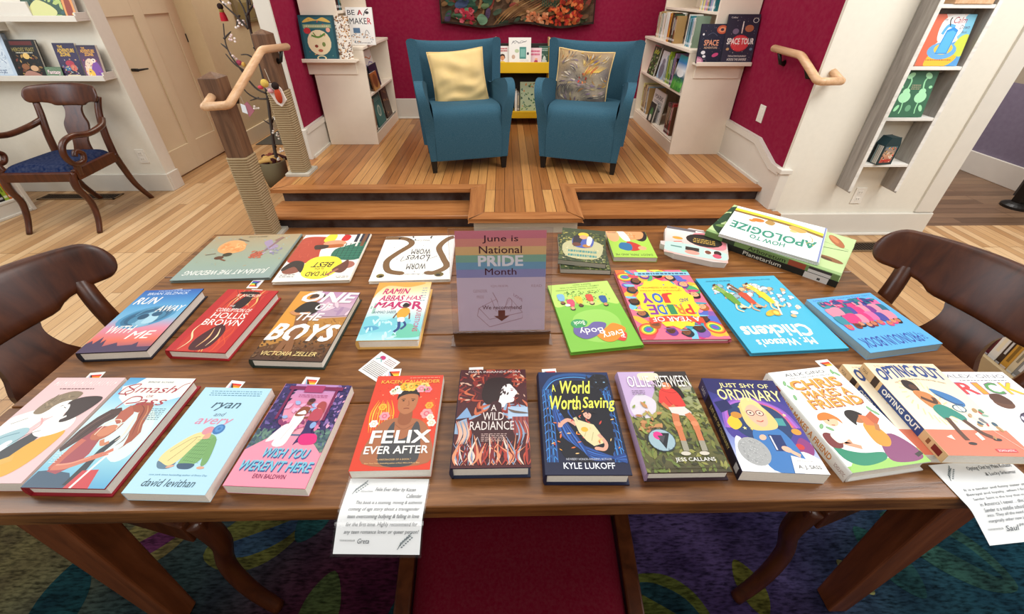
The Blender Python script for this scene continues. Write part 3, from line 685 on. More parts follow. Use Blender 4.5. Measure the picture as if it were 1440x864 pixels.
# ------------------------------------------------------------------ fittings
def outlet(label, o, ax, kind='outlet', wd=.07, ht=.115):
    t = thing('wall_outlet' if kind == 'outlet' else 'wall_plate', label, 'outlet' if kind == 'outlet' else 'switch', o, ax)
    p = MB(); p.box(-wd / 2, -.006, -ht / 2, wd / 2, 0, ht / 2); p.build('cover_plate', M_plate, t, bevel=.002)
    if kind == 'outlet':
        for z in (-.024, .024):
            q = MB(); q.box(-.016, -.008, z - .014, .016, -.005, z + .014); s = q.build('socket', M_plate, t, bevel=.003)
            q = MB(); q.box(-.008, -.0085, z - .004, -.006, -.0075, z + .006); q.box(.006, -.0085, z - .004, .008, -.0075, z + .006); q.build('slot', M_slot, s)
    else:
        q = MB(); q.box(-.017, -.008, -.034, .017, -.005, .034); q.build('rocker', M_plate, t, bevel=.002)
outlet('white wall outlet low on the cream wall beside the panelled door', (-2.955, 3.3, .30), 0)
outlet('white wall outlet on the cream wall below the ladder shelf', (2.385, 2.5, .293), 0)
outlet('white blank switch plate on the red wall right of the stage', (1.81, 2.93, .725), R(-90), 'switch')
def vent(label, x, y, wd, dp):
    t = thing('floor_vent', label, 'vent', (x, y, 0)); f = MB(); f.box(-wd / 2, -dp / 2, 0, wd / 2, -dp / 2 + .015, .006); f.box(-wd / 2, dp / 2 - .015, 0, wd / 2, dp / 2, .006); f.box(-wd / 2, -dp / 2, 0, -wd / 2 + .015, dp / 2, .006); f.box(wd / 2 - .015, -dp / 2, 0, wd / 2, dp / 2, .006)
    f.build('frame', mat_plain('vent_metal', '#6b5236', .5), t)
    s = MB(); s.box(-wd / 2 + .015, -dp / 2 + .015, 0, wd / 2 - .015, dp / 2 - .015, .001)
    for i in range(int(wd / .02) - 1): s.box(-wd / 2 + .02 + i * .02, -dp / 2 + .015, .001, -wd / 2 + .026 + i * .02, dp / 2 - .015, .005)
    s.build('grille', mat_plain('vent_grille', '#33261a', .5), t)
vent('brown metal floor vent behind the antique armchair', -3.5, 3.17, .62, .11)
vent('brown metal floor vent by the right wall behind the dining chair', 2.45, 2.31, .62, .12)
# ------------------------------------------------------------------ books
def book(name, label, w, h, t, loc, rot, art=None, kind='hard', edge='#333333', spine=None, pages='#f4eee2', spineart=None, cat='book', group=None, mat=None):
    """lies face up around loc: x across, y up the cover, z the thickness; spine on the -x side"""
    o = thing(name, label, cat, loc, rot, group); mat = mat or M_print; spine = spine or edge
    c = MB(edge); hx, hy = w / 2, h / 2
    if kind == 'hard':
        b = .0028; ins = .0045
        c.box(-hx, -hy, 0, hx, hy, b); c.box(-hx, -hy, t - b, hx, hy, t)
        n = 6; arc = [(-hx - .0035 * sin(pi * i / n), t * i / n) for i in range(n + 1)]
        c.prism([(-hx + .003, 0)] + arc + [(-hx + .003, t)], lambda p, k: (p[0], (-hy, hy)[k], p[1]), spine)
        pg = (-hx + .003, -hy + ins, b, hx - ins, hy - ins, t - b)
    elif kind == 'board':
        c.box(-hx, -hy, 0, hx, hy, .0012); c.box(-hx, -hy, t - .0012, hx, hy, t); c.box(-hx - .0005, -hy, 0, -hx + .001, hy, t, spine)
        pg = (-hx + .001, -hy + .0006, .0012, hx - .0006, hy - .0006, t - .0012)
    else:
        c.box(-hx, -hy, 0, hx, hy, .0006); c.box(-hx, -hy, t - .0006, hx, hy, t); c.box(-hx - .0006, -hy, 0, -hx + .0004, hy, t, spine)
        pg = (-hx + .0004, -hy + .0003, .0006, hx - .0003, hy - .0003, t - .0006)
    if art: art(Print(w, h, c, lambda u, v, z: ((u - .5) * w, (v - .5) * h, t + z)))
    if spineart:
        xs = -hx - (.004 if kind == 'hard' else .0008)
        spineart(Print(h, t, c, lambda u, v, z: (xs - z, hy - u * h, v * t)))
    c.build('cover', mat, o)
    p = MB(pages); p.box(*pg); n = max(3, int(t / .0035))
    for i in range(1, n):          # leaf lines
        z = pg[2] + (pg[5] - pg[2]) * i / n
        p.box(pg[0], pg[1] - .00015, z - .0002, pg[3] + .00015, pg[4], z + .0002, mixc(pages, '#000000', .10))
    p.build('pages', M_pages, o); return o
W_, K_ = '#f4f1ea', '#1b1716'
# --- art for every cover -------------------------------------------------------------------------------------
def a_julian(p):
    p.bg('#8fa3a0', '#93a595', '#9c9d86', '#a8926f')
    p.T('JULI\u00c1N AT THE WEDDING', .08, .79, .93, .93, W_, 0, .02)
    p.scat(60, 2, (.02, .05, .98, .75), ['#97a89c', '#a39a80', '#8c9d99'], .006, .02)
    p.S([(.52, .38), (.60, .18), (.76, .14), (.84, .26), (.80, .40), (.66, .46)], '#e8a065'); p.scat(40, 5, (.55, .2, .8, .4), ['#f0b57c', '#dd8f52'], .015, .04, 'leaf')
    p.L([(.66, .44), (.70, .56), (.62, .62)], .02, '#7b4a30'); p.E(.72, .55, .05, .035, '#5a3322'); p.E(.66, .48, .05, .04, '#3f3a2a'); p.L([(.55, .17), (.7, .1)], .02, '#6a5a48'); p.L([(.80, .45), (.9, .48)], .012, '#5f4a3a')
    p.S([(.22, .40), (.30, .30), (.36, .2), (.30, .14), (.24, .24), (.16, .3)], '#9c8ba8'); p.L([(.2, .12), (.24, .3), (.28, .42)], .03, '#8a6a70'); p.E(.33, .50, .07, .05, '#b35a45'); p.scat(30, 8, (.26, .42, .4, .58), ['#c06a4e', '#9a4436'], .01, .025); p.L([(.18, .08), (.24, .17)], .045, '#8c6a5e'); p.scat(24, 6, (.1, .3, .3, .5), ['#b3a6c0', '#8d86a8'], .008, .022)
    p.T('JESSICA LOVE', .38, .03, .60, .07, '#6a6048', 0)
def a_dad(p):
    p.bg('#f1ece2')
    p.B(0, 0, .40, .10, '#7c5a46'); p.B(.12, .02, .5, .3, '#f1ece2')
    p.S([(.52, .12), (.62, .35), (.6, .62), (.98, .62), (1.0, .3), (.98, .08), (.75, .05)], '#b54330'); p.scat(18, 3, (.62, .15, .95, .55), ['#a83b2a', '#c25340'], .02, .05, 'R', .12)
    p.S([(.0, .2), (.0, .58), (.38, .56), (.42, .38), (.3, .3)], '#2c6b57')
    for i in range(6): p.L([(.03 + i * .065, .22), (.03 + i * .065, .56)], .012, '#1f4f45', False); p.L([(0, .26 + i * .055), (.38, .28 + i * .05)], .010, '#3d8a6c', False)
    p.B(0, .0, .2, .2, '#2f3440'); p.B(.03, 0, .08, .3, '#7b5238'); p.B(.12, 0, .15, .3, '#e8e2d6')
    p.S([(.5, .02), (.62, .0), (.66, .16), (.52, .2)], '#e4d83a'); p.S([(.28, .05), (.38, .02), (.4, .15), (.3, .16)], '#c8282a')
    p.E(.47, .22, .17, .09, '#d99a74'); p.S([(.34, .31), (.60, .33), (.62, .27), (.36, .24)], '#b4622d'); p.S([(.56, .26), (.74, .26), (.70, .36), (.55, .33)], '#3a2620')
    p.S([(.20, .68), (.34, .53), (.62, .53), (.72, .68), (.66, .9), (.42, .97), (.24, .86)], '#f2e03c')
    p.T('MY DAD', .30, .83, .62, .91, K_, .03); p.T('is the', .42, .755, .54, .80, K_, 0); p.T('BEST', .33, .64, .60, .74, K_, .03, .1)
    p.E(.84, .78, .13, .10, '#8a5040', 15); p.S([(.70, .84), (.74, .64), (.9, .6), (.99, .74), (.96, .8), (.84, .72)], '#2e2524')
    p.E(.12, .70, .10, .09, '#a9695a', -20); p.S([(.14, .6), (.2, .66), (.30, .8), (.16, .86), (.1, .76)], '#6a3f34'); p.L([(.22, .78), (.34, .9)], .04, '#a9695a')
    p.lines(.76, .86, .95, .93, 2, '#6a5a50', .3); p.lines(.03, .92, .2, .96, 2, '#6a5a50', .3)
def a_worm(p):
    p.bg('#f3f0e8')
    for pts in ([(.0, .04), (.10, .10), (.20, .3), (.12, .55), (.06, .74), (.2, .86), (.30, .86)], [(1.0, .04), (.72, .06), (.60, .2), (.76, .42), (.86, .6), (.80, .80), (.62, .86)]):
        p.L(pts, .085, '#4a3524'); p.L(pts, .075, '#7a5a38'); p.E(pts[-1][0], pts[-1][1], .036, .036, '#7a5a38')
    p.T('WORM', .33, .66, .58, .78, K_, .02); p.T('Loves', .31, .47, .62, .62, K_, -.005, .35); p.T('WORM', .31, .33, .57, .45, K_, .02)
    p.L([(.2, .5), (.3, .55), (.36, .46), (.32, .42)], .008, K_); p.L([(.6, .56), (.68, .6), (.66, .5)], .008, K_)
    p.T('J.J. Austrian', .30, .86, .58, .90, '#55504a', -.005, .1); p.T('Mike Curato', .36, .1, .6, .14, '#55504a', -.005)
    p.E(.14, .90, .06, .05, '#6a5a2a'); p.E(.15, .91, .03, .025, '#2a241c'); p.E(.88, .90, .05, .045, '#7a6a30'); p.E(.87, .91, .025, .02, '#2a241c')
    p.scat(26, 7, (.05, .03, .95, .95), ['#4a443c'], .006, .012); p.scat(8, 3, (.2, .02, .8, .1), [K_], .01, .03)
def a_sleep(p):
    p.bg('#3f4a30'); p.scat(220, 4, (0, .12, 1, 1), ['#5f6a3a', '#7b7f45', '#33402a', '#8c8a4e', '#4a5a38', '#b0a45a'], .02, .06, 'leaf')
    p.S([(.06, .55), (.2, .4), (.5, .36), (.8, .42), (.95, .6), (.8, .9), (.2, .9)], '#bdb98c')
    p.lines(.2, .66, .82, .90, 2, '#4a8a84', .5)
    p.scat(60, 9, (.05, .55, .95, 1), ['#c9c39a', '#a8a878', '#d6cfa8'], .01, .03, 'leaf')
    p.S([(.3, .55), (.3, .3), (.7, .3), (.72, .55), (.5, .62)], '#4c5fa8'); p.S([(.52, .3), (.7, .25), (.72, .55), (.6, .55)], '#2c2a30'); p.E(.5, .2, .12, .1, '#e6c23a'); p.E(.5, .28, .09, .09, '#d9a27a'); p.E(.64, .52, .1, .08, '#6a4030'); p.E(.42, .55, .09, .07, '#b87c3a'); p.S([(.3, .3), (.4, .25), (.42, .5), (.34, .52)], '#e8e2d4')
def a_papa(p):
    p.bg('#a6cf4e')
    p.T('DADDY, PAPA, AND ME', .08, .86, .94, .94, '#31462a', .01)
    p.S([(.0, 0), (.34, 0), (.42, .22), (.2, .4), (.04, .28)], '#2a2220'); p.S([(.10, .0), (.62, .0), (.55, .3), (.36, .34), (.14, .26)], '#e09a66'); p.scat(14, 2, (.2, .02, .55, .25), ['#d4803f', '#eab183'], .03, .06)
    p.S([(.55, .0), (.72, .0), (.62, .36), (.46, .36)], '#f0ece0'); p.S([(.72, .02), (1, 0), (.98, .32), (.85, .42), (.72, .3)], '#eaa877'); p.L([(.75, .06), (.96, .04)], .02, '#3a2a22')
    p.S([(.24, .62), (.38, .46), (.56, .42), (.6, .72), (.4, .76)], '#c03a30'); p.S([(.5, .5), (.72, .46), (.8, .66), (.62, .76), (.5, .7)], '#2f6f9e'); p.E(.25, .66, .1, .09, '#e8a87a')
def a_bakery(p):
    p.bg('#e7b2a8', '#e9c7bf', '#d9e2dc')
    p.B(0, 0, 1, .10, '#6a6468'); p.B(.2, .03, .5, .10, '#f0ece4'); p.S([(.02, .12), (.5, .1), (.55, .5), (.3, .62), (.02, .56)], '#e48a92')
    p.E(.36, .36, .30, .22, '#2b2724'); p.lines(.18, .30, .54, .48, 3, '#c9a24a', .45); p.E(.8, .42, .09, .05, '#e39a3a'); p.L([(.72, .52), (.86, .58)], .02, '#c8452f'); p.L([(.7, .58), (.84, .64)], .02, '#c8452f')
    p.S([(.05, .66), (.95, .6), (.95, .94), (.06, .94)], '#b9d2cc'); p.B(.44, .68, .66, .8, '#3a332e'); p.E(.55, .86, .12, .07, '#d79a8a'); p.B(.2, .7, .36, .82, '#e9e0d0'); p.E(.15, .74, .06, .08, '#3b2a26'); p.E(.3, .76, .05, .06, '#7c4a3a'); p.E(.16, .84, .07, .07, '#c9566a'); p.B(.72, .72, .9, .76, '#5a8a80')
def a_arb(p):
    p.bg('#b9cf94'); g1, g2 = '#4f7a4a', '#35553a'
    p.B(0, .0, .06, 1, '#8fae72')
    for a in [(.8, .12, .16, .06, '#a8623c', 30), (.84, .14, .1, .03, '#c07a4e', 30), (.3, .10, .12, .05, '#8a5c38', 80), (.28, .13, .06, .03, '#5a3a24', 80), (.45, .24, .13, .05, g1, 160), (.52, .32, .12, .05, g2, 100), (.62, .9, .2, .06, g2, 20), (.4, .86, .2, .06, g1, 50), (.75, .74, .2, .05, g2, 60), (.3, .7, .15, .06, g1, 10), (.12, .5, .12, .05, '#9a4a34', 80), (.12, .6, .1, .04, '#2f3a2a', 95), (.9, .5, .12, .05, g1, 70), (.5, .97, .2, .05, '#2c4a34', 0), (.2, .95, .2, .06, '#24402c', 30), (.85, .97, .2, .06, '#2c4a34', 150), (.3, .88, .16, .05, '#6a8a4a', 120), (.9, .86, .14, .05, '#35553a', 60), (.55, .82, .16, .04, '#24402c', 100), (.12, .8, .12, .05, '#35553a', 60)]: p.E(*a[:4], a[4], a[5])
    p.L([(.62, .02), (.5, .35), (.6, .5)], .012, '#3f5a36'); p.T('ARBORETUM', .3, .5, .8, .58, '#2c3f2c', .01); p.L([(.7, .2), (.66, .02)], .006, '#5a7a4a')
def s_arb(p): p.bg('#6f8a52'); p.T('Arboretum', .36, .15, .64, .85, '#1c2418', .02); p.B(.80, 0, .95, 1, '#cfcbc4'); p.B(.80, .55, .95, 1, '#3a3836'); p.E(.2, .5, .05, .6, '#2f3f2a'); p.E(.72, .5, .06, .4, '#9a4a34')
def s_plan(p): p.bg('#1f211d'); p.T('Planetarium', .33, .15, .62, .85, '#c9c6b8', .02); p.B(.78, .0, .94, 1, '#cfcbc4'); p.B(.87, .2, .89, .6, '#444')
def a_apol(p):
    p.bg('#eef1f0'); g = '#2f8a72'
    p.T('HOW TO', .34, .76, .70, .87, g, .05, warp=.02); p.T('APOLOGIZE', .06, .50, .95, .70, g, .06, warp=.04)
    p.L([(0, .30), (.4, .20), (1, .17)], .07, '#8a6a34'); p.L([(0, .24), (.4, .14), (1, .12)], .06, '#e6d83a'); p.L([(0, .2), (.4, .11), (1, .08)], .02, '#f2ec7a')
    p.E(.70, .30, .07, .055, '#e07a32', 20); p.E(.76, .36, .04, .035, '#e8853a'); p.S([(.52, .25), (.6, .22), (.62, .33), (.54, .36)], '#b08a4a'); p.S([(.18, .26), (.34, .2), (.36, .30), (.24, .36)], '#c9a45a'); p.E(.31, .36, .04, .035, '#dcbf7a'); p.L([(.14, .36), (.1, .5), (.16, .6)], .008, '#c9a24a'); p.scat(6, 2, (.05, .4, .15, .62), ['#d9b04a'], .008, .016)
    p.T('David LaRochelle', .52, .03, .78, .06, '#55605a', 0); p.T('Mike Wohnoutka', .2, .03, .46, .06, '#55605a', 0); p.B(0, 0, .015, 1, '#7a86b8')
def a_run(p):
    p.bg((1, '#2f5fae'), '#3f86c6', '#62a9d6', '#7cb6d6', '#d98aa0', '#e0705a', '#5a4a70')
    for x, y, a, b, c in ((.5, .52, .42, .26, '#4d93bd'), (.5, .52, .36, .22, '#3a7396'), (.5, .52, .31, .19, '#2e5f80'), (.52, .5, .26, .15, '#4784a6')): p.E(x, y, a, b, c, 20)
    p.S([(.4, .40), (.46, .56), (.58, .6), (.66, .5), (.6, .4), (.5, .36)], '#8ebfd6'); p.S([(.5, .42), (.56, .56), (.68, .52), (.66, .42)], '#a9d2e2'); p.E(.44, .52, .08, .07, '#24506e', 30); p.E(.62, .56, .08, .06, '#2a5878'); p.L([(.38, .42), (.5, .36), (.64, .4)], .04, '#7ab0cc'); p.L([(.30, .54), (.36, .62), (.48, .66)], .02, '#5f9cbe')
    p.T('BRIAN SELZNICK', .12, .905, .80, .95, '#dfe8f0', .0); p.lines(.25, .965, .8, .985, 1, '#b9cce6', .5)
    p.T('RUN', .06, .74, .42, .86, W_, .03, .1); p.T('AWAY', .55, .60, .95, .70, W_, .02, .1); p.T('WITH', .10, .27, .48, .38, W_, .02, .1); p.T('ME', .52, .18, .85, .29, W_, .02, .1)
    p.P([(0, 0), (0, .12), (.05, .17), (.10, .12), (.16, .22), (.2, .13), (.24, .18), (.28, .08), (.45, .13), (.5, .08), (.7, .09), (.76, .13), (.8, .06), (1, .06), (1, 0)], '#4a3a58')
def a_hollis(p):
    p.bg('#b8282c')
    p.P([(.14, .0), (.86, 0), (.82, 1), (.16, 1)], '#c63a30'); rnd = random.Random(3)
    for i in range(26):
        x = rnd.uniform(.16, .84); c = rnd.choice(['#f0d7a8', '#e8883a', '#8c1a24', '#d9502f', '#f2c070', '#5a1620', '#c42a2a'])
        y = rnd.choice([(.02, .42), (.66, 1), (.7, .98), (.0, .36)]); p.L([(x, y[0]), (x + rnd.uniform(-.08, .08), (y[0] * 2 + y[1]) / 3), (x + rnd.uniform(-.08, .08), (y[0] + 2 * y[1]) / 3), (x + rnd.uniform(-.1, .1), y[1])], rnd.uniform(.015, .04), c, taper=True)
    p.S([(.34, .04), (.32, .2), (.5, .40), (.68, .3), (.66, .08), (.5, .02)], '#4a2026'); p.S([(.4, .68), (.44, .84), (.56, .92), (.64, .8), (.58, .66)], '#2e1c20'); p.L([(.44, .06), (.5, .2), (.46, .34)], .03, '#e5b07a', taper=True); p.L([(.58, .08), (.62, .22), (.56, .34)], .03, '#f0d7a8', taper=True); p.E(.5, .94, .2, .05, '#2b1a1c')
    p.T('K. ANCRUM', .3, .87, .74, .92, '#efe3cf', .0)
    p.T('THE', .34, .685, .44, .715, W_, .0); p.T('CORRUPTION OF', .18, .60, .82, .66, W_, .01); p.T('HOLLIS', .2, .49, .82, .585, W_, .01); p.T('BROWN', .16, .38, .84, .475, W_, .01)
def a_boys(p):
    p.bg('#b98ab0', '#c9a0b8', '#d0b4c4', '#b98a62', '#a06a34', '#6a4426', '#4a3024')
    p.S([(0, 1), (.3, 1), (.42, .7), (.36, .5), (.2, .4), (0, .35)], '#d9973c'); p.P([(0, .3), (.45, .55), (1, .6), (1, .42), (0, .15)], '#b5803c'); p.scat(60, 2, (.3, .4, 1, .58), ['#a06a2c', '#c9924a', '#8a5a2c'], .01, .04, 'R', .2); p.scat(160, 5, (0, .02, 1, .3), ['#4f3826', '#6a4a30', '#7c5a3c', '#3c2a20'], .01, .04, 'leaf'); p.S([(.45, .72), (.7, .76), (1, .72), (1, .62), (.5, .6)], '#b79ab0'); p.scat(10, 8, (.5, .66, 1, .8), ['#e4c6d0', '#a888a8'], .04, .12, 'E', .3)
    p.S([(.26, .10), (.30, .4), (.22, .62), (.38, .66), (.46, .5), (.44, .3), (.5, .1), (.42, .08), (.38, .3), (.34, .08)], '#8a5c3a'); p.S([(.14, .62), (.2, .78), (.34, .82), (.48, .78), (.5, .66), (.36, .6)], '#2f2a26'); p.L([(.1, .66), (.2, .62), (.4, .64)], .06, '#c98a5a'); p.E(.35, .86, .08, .06, '#c48a62'); p.S([(.24, .88), (.28, .96), (.42, .97), (.48, .9), (.4, .9)], '#4a352a')
    p.T('ONE', .13, .82, .96, .985, W_, .06, .06); p.T('OF', .44, .69, .66, .79, W_, .04, .06); p.T('THE', .24, .53, .62, .64, W_, .04, .06); p.T('BOYS', .04, .25, .96, .47, W_, .07, .08); p.T('VICTORIA ZELLER', .10, .055, .88, .105, '#ecd08a', .015, .05)
    p.S([(.36, .35), (.44, .33), (.42, .22), (.46, .12), (.38, .12)], '#8a5c3a')
def a_ramin(p):
    p.bg('#eebb72', '#f2d6a4', '#f3efe6', '#eef0ea', '#a5dbe0', '#7cc9d6', '#a8dce0')
    p.S([(0, 1), (.5, 1), (.9, .98), (.6, .9), (.2, .93), (.05, .8), (0, .7)], '#e9a24a'); p.S([(0, .34), (.2, .38), (.3, .3), (.6, .36), (.8, .28), (.5, .15), (.2, .12), (0, .1)], '#79c6d2'); p.S([(.55, .05), (.72, .24), (.9, .2), (1, .05)], '#6cc0a6'); p.S([(.04, .2), (.2, .22), (.3, .18), (.15, .14)], '#5a9ec0'); p.scat(20, 3, (.05, .02, .6, .3), ['#9ad9e0', '#c4e8ea'], .03, .09, 'E', .3)
    p.L([(.10, .42), (.1, .6)], .05, '#9cc3b4'); p.L([(.04, .5), (.04, .55)], .03, '#9cc3b4'); c = '#c02a6a'
    p.T('RAMIN', .16, .77, .62, .87, c, .05, .04); p.T('ABBAS', .14, .64, .56, .74, c, .05, .04); p.T('HAS', .62, .65, .88, .73, c, .03, .04); p.T('MAJ', .10, .49, .48, .62, c, .06, .04); p.E(.61, .57, .12, .10, c); p.E(.61, .57, .08, .07, '#f3efe6'); p.T('R', .76, .49, .92, .62, c, .06)
    p.T('AHMAD SABER', .10, .42, .50, .465, '#3f6a80', .01); p.T('QUESTIONS', .0, 0, .42, .09, c, .01, fn=lambda a, b: (.84 + b * 1.1, .50 - a * .9)); p.lines(.86, .62, .95, .9, 6, '#7aa0a8', .3)
    p.S([(.52, .42), (.58, .5), (.70, .5), (.74, .42), (.66, .34), (.56, .34)], '#e8a93a'); p.S([(.56, .34), (.66, .35), (.68, .28), (.58, .28)], W_); p.L([(.60, .28), (.62, .18), (.56, .12)], .05, '#2f4a80'); p.L([(.68, .28), (.72, .22), (.66, .16)], .04, '#2f4a80'); p.E(.64, .535, .05, .045, '#7a4a34'); p.S([(.58, .54), (.62, .6), (.70, .57), (.68, .53)], '#241a18'); p.L([(.52, .42), (.48, .34)], .025, '#7a4a34'); p.L([(.74, .42), (.76, .32)], .025, '#7a4a34')
def a_every(p):
    p.bg('#7fbf45'); p.S([(0, .0), (1, 0), (1, .36), (.7, .34), (.4, .40), (.2, .36), (0, .38)], '#b9d96a'); p.B(0, 0, 1, .30, '#b9d96a')
    p.S([(.14, .62), (.28, .48), (.55, .46), (.78, .54), (.84, .74), (.7, .88), (.4, .92), (.2, .82)], '#97cc5c')
    p.scat(110, 6, (.12, .18, .92, .34), ['#4f9a3a', '#3f7a3a', '#5aa84a', '#e8c23a', '#7a5a3a'], .008, .02, 'leaf'); p.scat(40, 9, (.2, .14, .8, .2), ['#3f8a3a', '#5a7a3a'], .008, .018)
    for x, y, c, s in ((.22, .36, '#c98a5a', '#2f5a9a'), (.42, .32, '#f0b78a', '#d0503a'), (.60, .34, '#6a4028', '#e8c23a'), (.86, .28, '#8a5a3a', '#7ab0d0'), (.74, .38, '#d9a27a', '#d04a6a')): p.S([(x - .05, y - .10), (x + .05, y - .10), (x + .04, y), (x - .04, y)], s); p.face(x, y + .035, .035, c, '#2a1c18', 0, eyes=False)
    p.S([(.14, .84), (.20, .79), (.30, .82), (.34, .88), (.22, .93)], '#d8483a'); p.T('The', .18, .83, .30, .89, W_, .01, rise=-.02)
    p.S([(.12, .76), (.26, .68), (.40, .74), (.56, .80), (.50, .90), (.36, .92), (.2, .84)], '#ee8a2c'); p.T('Every', .18, .75, .48, .86, W_, .01, rise=.03)
    p.S([(.36, .68), (.52, .64), (.66, .70), (.82, .68), (.86, .78), (.72, .86), (.5, .80)], '#6a5f9c'); p.T('Body', .44, .70, .78, .81, W_, .01, rise=-.01)
    p.S([(.62, .62), (.76, .58), (.86, .63), (.82, .70), (.68, .69)], '#3a9a5a'); p.T('Book', .66, .61, .82, .67, W_, .0)
    p.T('LGBTQ+ Inclusive Guide for Kids', .18, .06, .82, .08, '#5a7a3a', 0); p.T('about Sex, Gender, Bodies, and Families', .22, .10, .9, .12, '#5a7a3a', 0); p.T('Rachel E. Simon', .3, .025, .6, .045, '#5a7a3a', 0); p.E(.80, .36, .04, .03, W_)
def a_pride(p):
    p.bg('#e8708a'); rnd = random.Random(12); pal = ['#3f9ab0', '#8a5aa8', '#e04a5a', '#f0b43a', '#4aa86a', '#f28aa8', '#5a6ac0', '#f0743a', '#7ac0d8', '#c83a7a', '#fbe25a']
    for i in range(80):
        u, v = rnd.random(), rnd.random()
        p.E(u, v, rnd.uniform(.05, .13), rnd.uniform(.03, .09), rnd.choice(pal), rnd.uniform(0, 180))
    for a in ((.88, .88, 30), (.1, .86, -30), (.9, .12, 0), (.4, .06, 0)):
        for k, c in enumerate(['#d8403a', '#f0943a', '#f6dc4a', '#4aa85a', '#4a74c0', '#8a4aa8']): p.E(a[0], a[1], .12 - k * .018, .10 - k * .016, c, a[2])
    for i in range(15):
        t = i / 15 * 2 * pi; p.face(.5 + .41 * cos(t), .5 + .42 * sin(t), .06, rnd.choice(['#7a4a30', '#a86a44', '#e0a67c', '#5a3422', '#c98a5e']), rnd.choice(['#221a1a', '#4a2a1c', '#6a3a8a', '#b05a2a', '#22303a']), .4, rnd.uniform(-40, 40)); p.S([(.5 + .43 * cos(t) - .06, .5 + .46 * sin(t) - .06), (.5 + .43 * cos(t) + .06, .5 + .46 * sin(t) - .07), (.5 + .42 * cos(t) + .05, .5 + .44 * sin(t) - .04), (.5 + .42 * cos(t) - .05, .5 + .44 * sin(t) - .04)], rnd.choice(pal))
    star = [(.5 + (.34 + .035 * (k % 2)) * cos(k * pi / 14) * 1.0, .52 + (.33 + .035 * (k % 2)) * sin(k * pi / 14)) for k in range(28)]
    p.P(star, '#f8d83a'); p.B(.0, .04, .75, .10, '#8cc6d8'); p.lines(.04, .05, .7, .09, 1, '#3a5a80', .6)
    p.P([(.18, .74), (.34, .715), (.5, .705), (.66, .715), (.82, .74), (.82, .815), (.66, .79), (.5, .78), (.34, .79), (.18, .815)], '#e0503a')
    p.T('A YEAR OF', .22, .725, .78, .785, W_, .02, warp=-.0)
    for i, (ch, c) in enumerate(zip('PRIDE', ['#d8403a', '#e8803a', '#3a8a5a', '#3a6ac0', '#8a3a9a'])): p.T(ch, .24 + i * .11, .56, .335 + i * .11 if ch != 'I' else .30 + i * .11, .69, c, .05)
    p.T('AND', .22, .46, .34, .51, '#2a4a80', .03, rise=.02)
    for i, (ch, c) in enumerate(zip('JOY', ['#d8403a', '#3a6ac0', '#8a3a9a'])): p.T(ch, .40 + i * .14, .39, .52 + i * .14, .53, c, .06)
    p.T('LGBTQ CULTURE ALL AROUND THE WORLD', .24, .335, .78, .36, '#8a3a2a', 0); p.T('EVERY DAY A CELEBRATION', .28, .29, .74, .315, '#8a3a2a', 0); p.scat(14, 3, (.2, .25, .8, .8), ['#3a8a5a', '#d8403a', '#3a6ac0'], .01, .02, 'star')
def a_watson(p):
    p.bg('#49b4d4'); c = '#f2ecd2'
    p.T("Mr. Watson's", .26, .86, .86, .94, c, .05); p.T('Chickens', .20, .70, .92, .84, c, .06)
    rnd = random.Random(5)
    for i in range(64):
        u, v = rnd.uniform(.06, .92), rnd.uniform(.12, .30)
        if u < .3: v = rnd.uniform(.14, .5)
        k = rnd.uniform(.018, .032); cc = rnd.choice(['#e9ecea', '#dfe8ee', '#c8d6de', '#d8b88a', '#b07a4a', '#9ab0ba', '#f0e6c8']); p.E(u, v, k * 1.35, k * 1.1, '#5a6a70', rnd.uniform(0, 180)); p.E(u, v, k * 1.2, k * .95, cc, rnd.uniform(0, 180)); p.E(u + k, v + k * .9, k * .5, k * .5, cc); p.E(u + k * 1.3, v + k * 1.2, k * .25, k * .25, '#d8483a')
    for u, c1, c2, c3, k in ((.34, '#e8cf3a', '#e8cf3a', '#f0d0a0', 1), (.56, '#c8503a', '#7a5a44', '#e0a880', 1), (.74, '#6a9a3a', '#8ab04a', '#f0d8b0', -1)):
        f = lambda x, y: (u + x, y)
        p.L([f(.0, .30), f(.05, .20), f(.09, .13)], .032, c2); p.L([f(.04, .30), f(.08, .22), f(.13, .17)], .032, c2)
        p.P([f(-.045, .42), f(.03, .43), f(.085, .27), f(.03, .24), f(-.02, .26)], c1); p.L([f(-.03, .41), f(-.08, .47), f(-.13, .44)], .018, c3); p.L([f(.02, .41), f(.05, .48), f(.0, .52)], .018, c3); p.E(u - .025, .455, .030, .028, c3); p.P([f(-.06, .475), f(-.03, .492), f(.008, .478), f(-.02, .462)], '#3a2a22'); p.E(u + .10, .12, .03, .014, '#5a3a2a', 40)
    p.E(.46, .55, .08, .035, '#e0b83a', 30); p.E(.40, .55, .05, .05, '#d0a03a'); p.E(.40, .55, .03, .03, '#f0d060'); p.L([(.3, .42), (.36, .58)], .02, '#e8e4d0'); p.E(.2, .56, .04, .03, '#e8ecea'); p.E(.24, .6, .03, .025, '#d8b88a')
    p.T('Jarrett Dapier', .10, .05, .36, .07, '#2a5a78', 0); p.T('Andrea Tsurumi', .60, .05, .9, .07, '#2a5a78', 0)
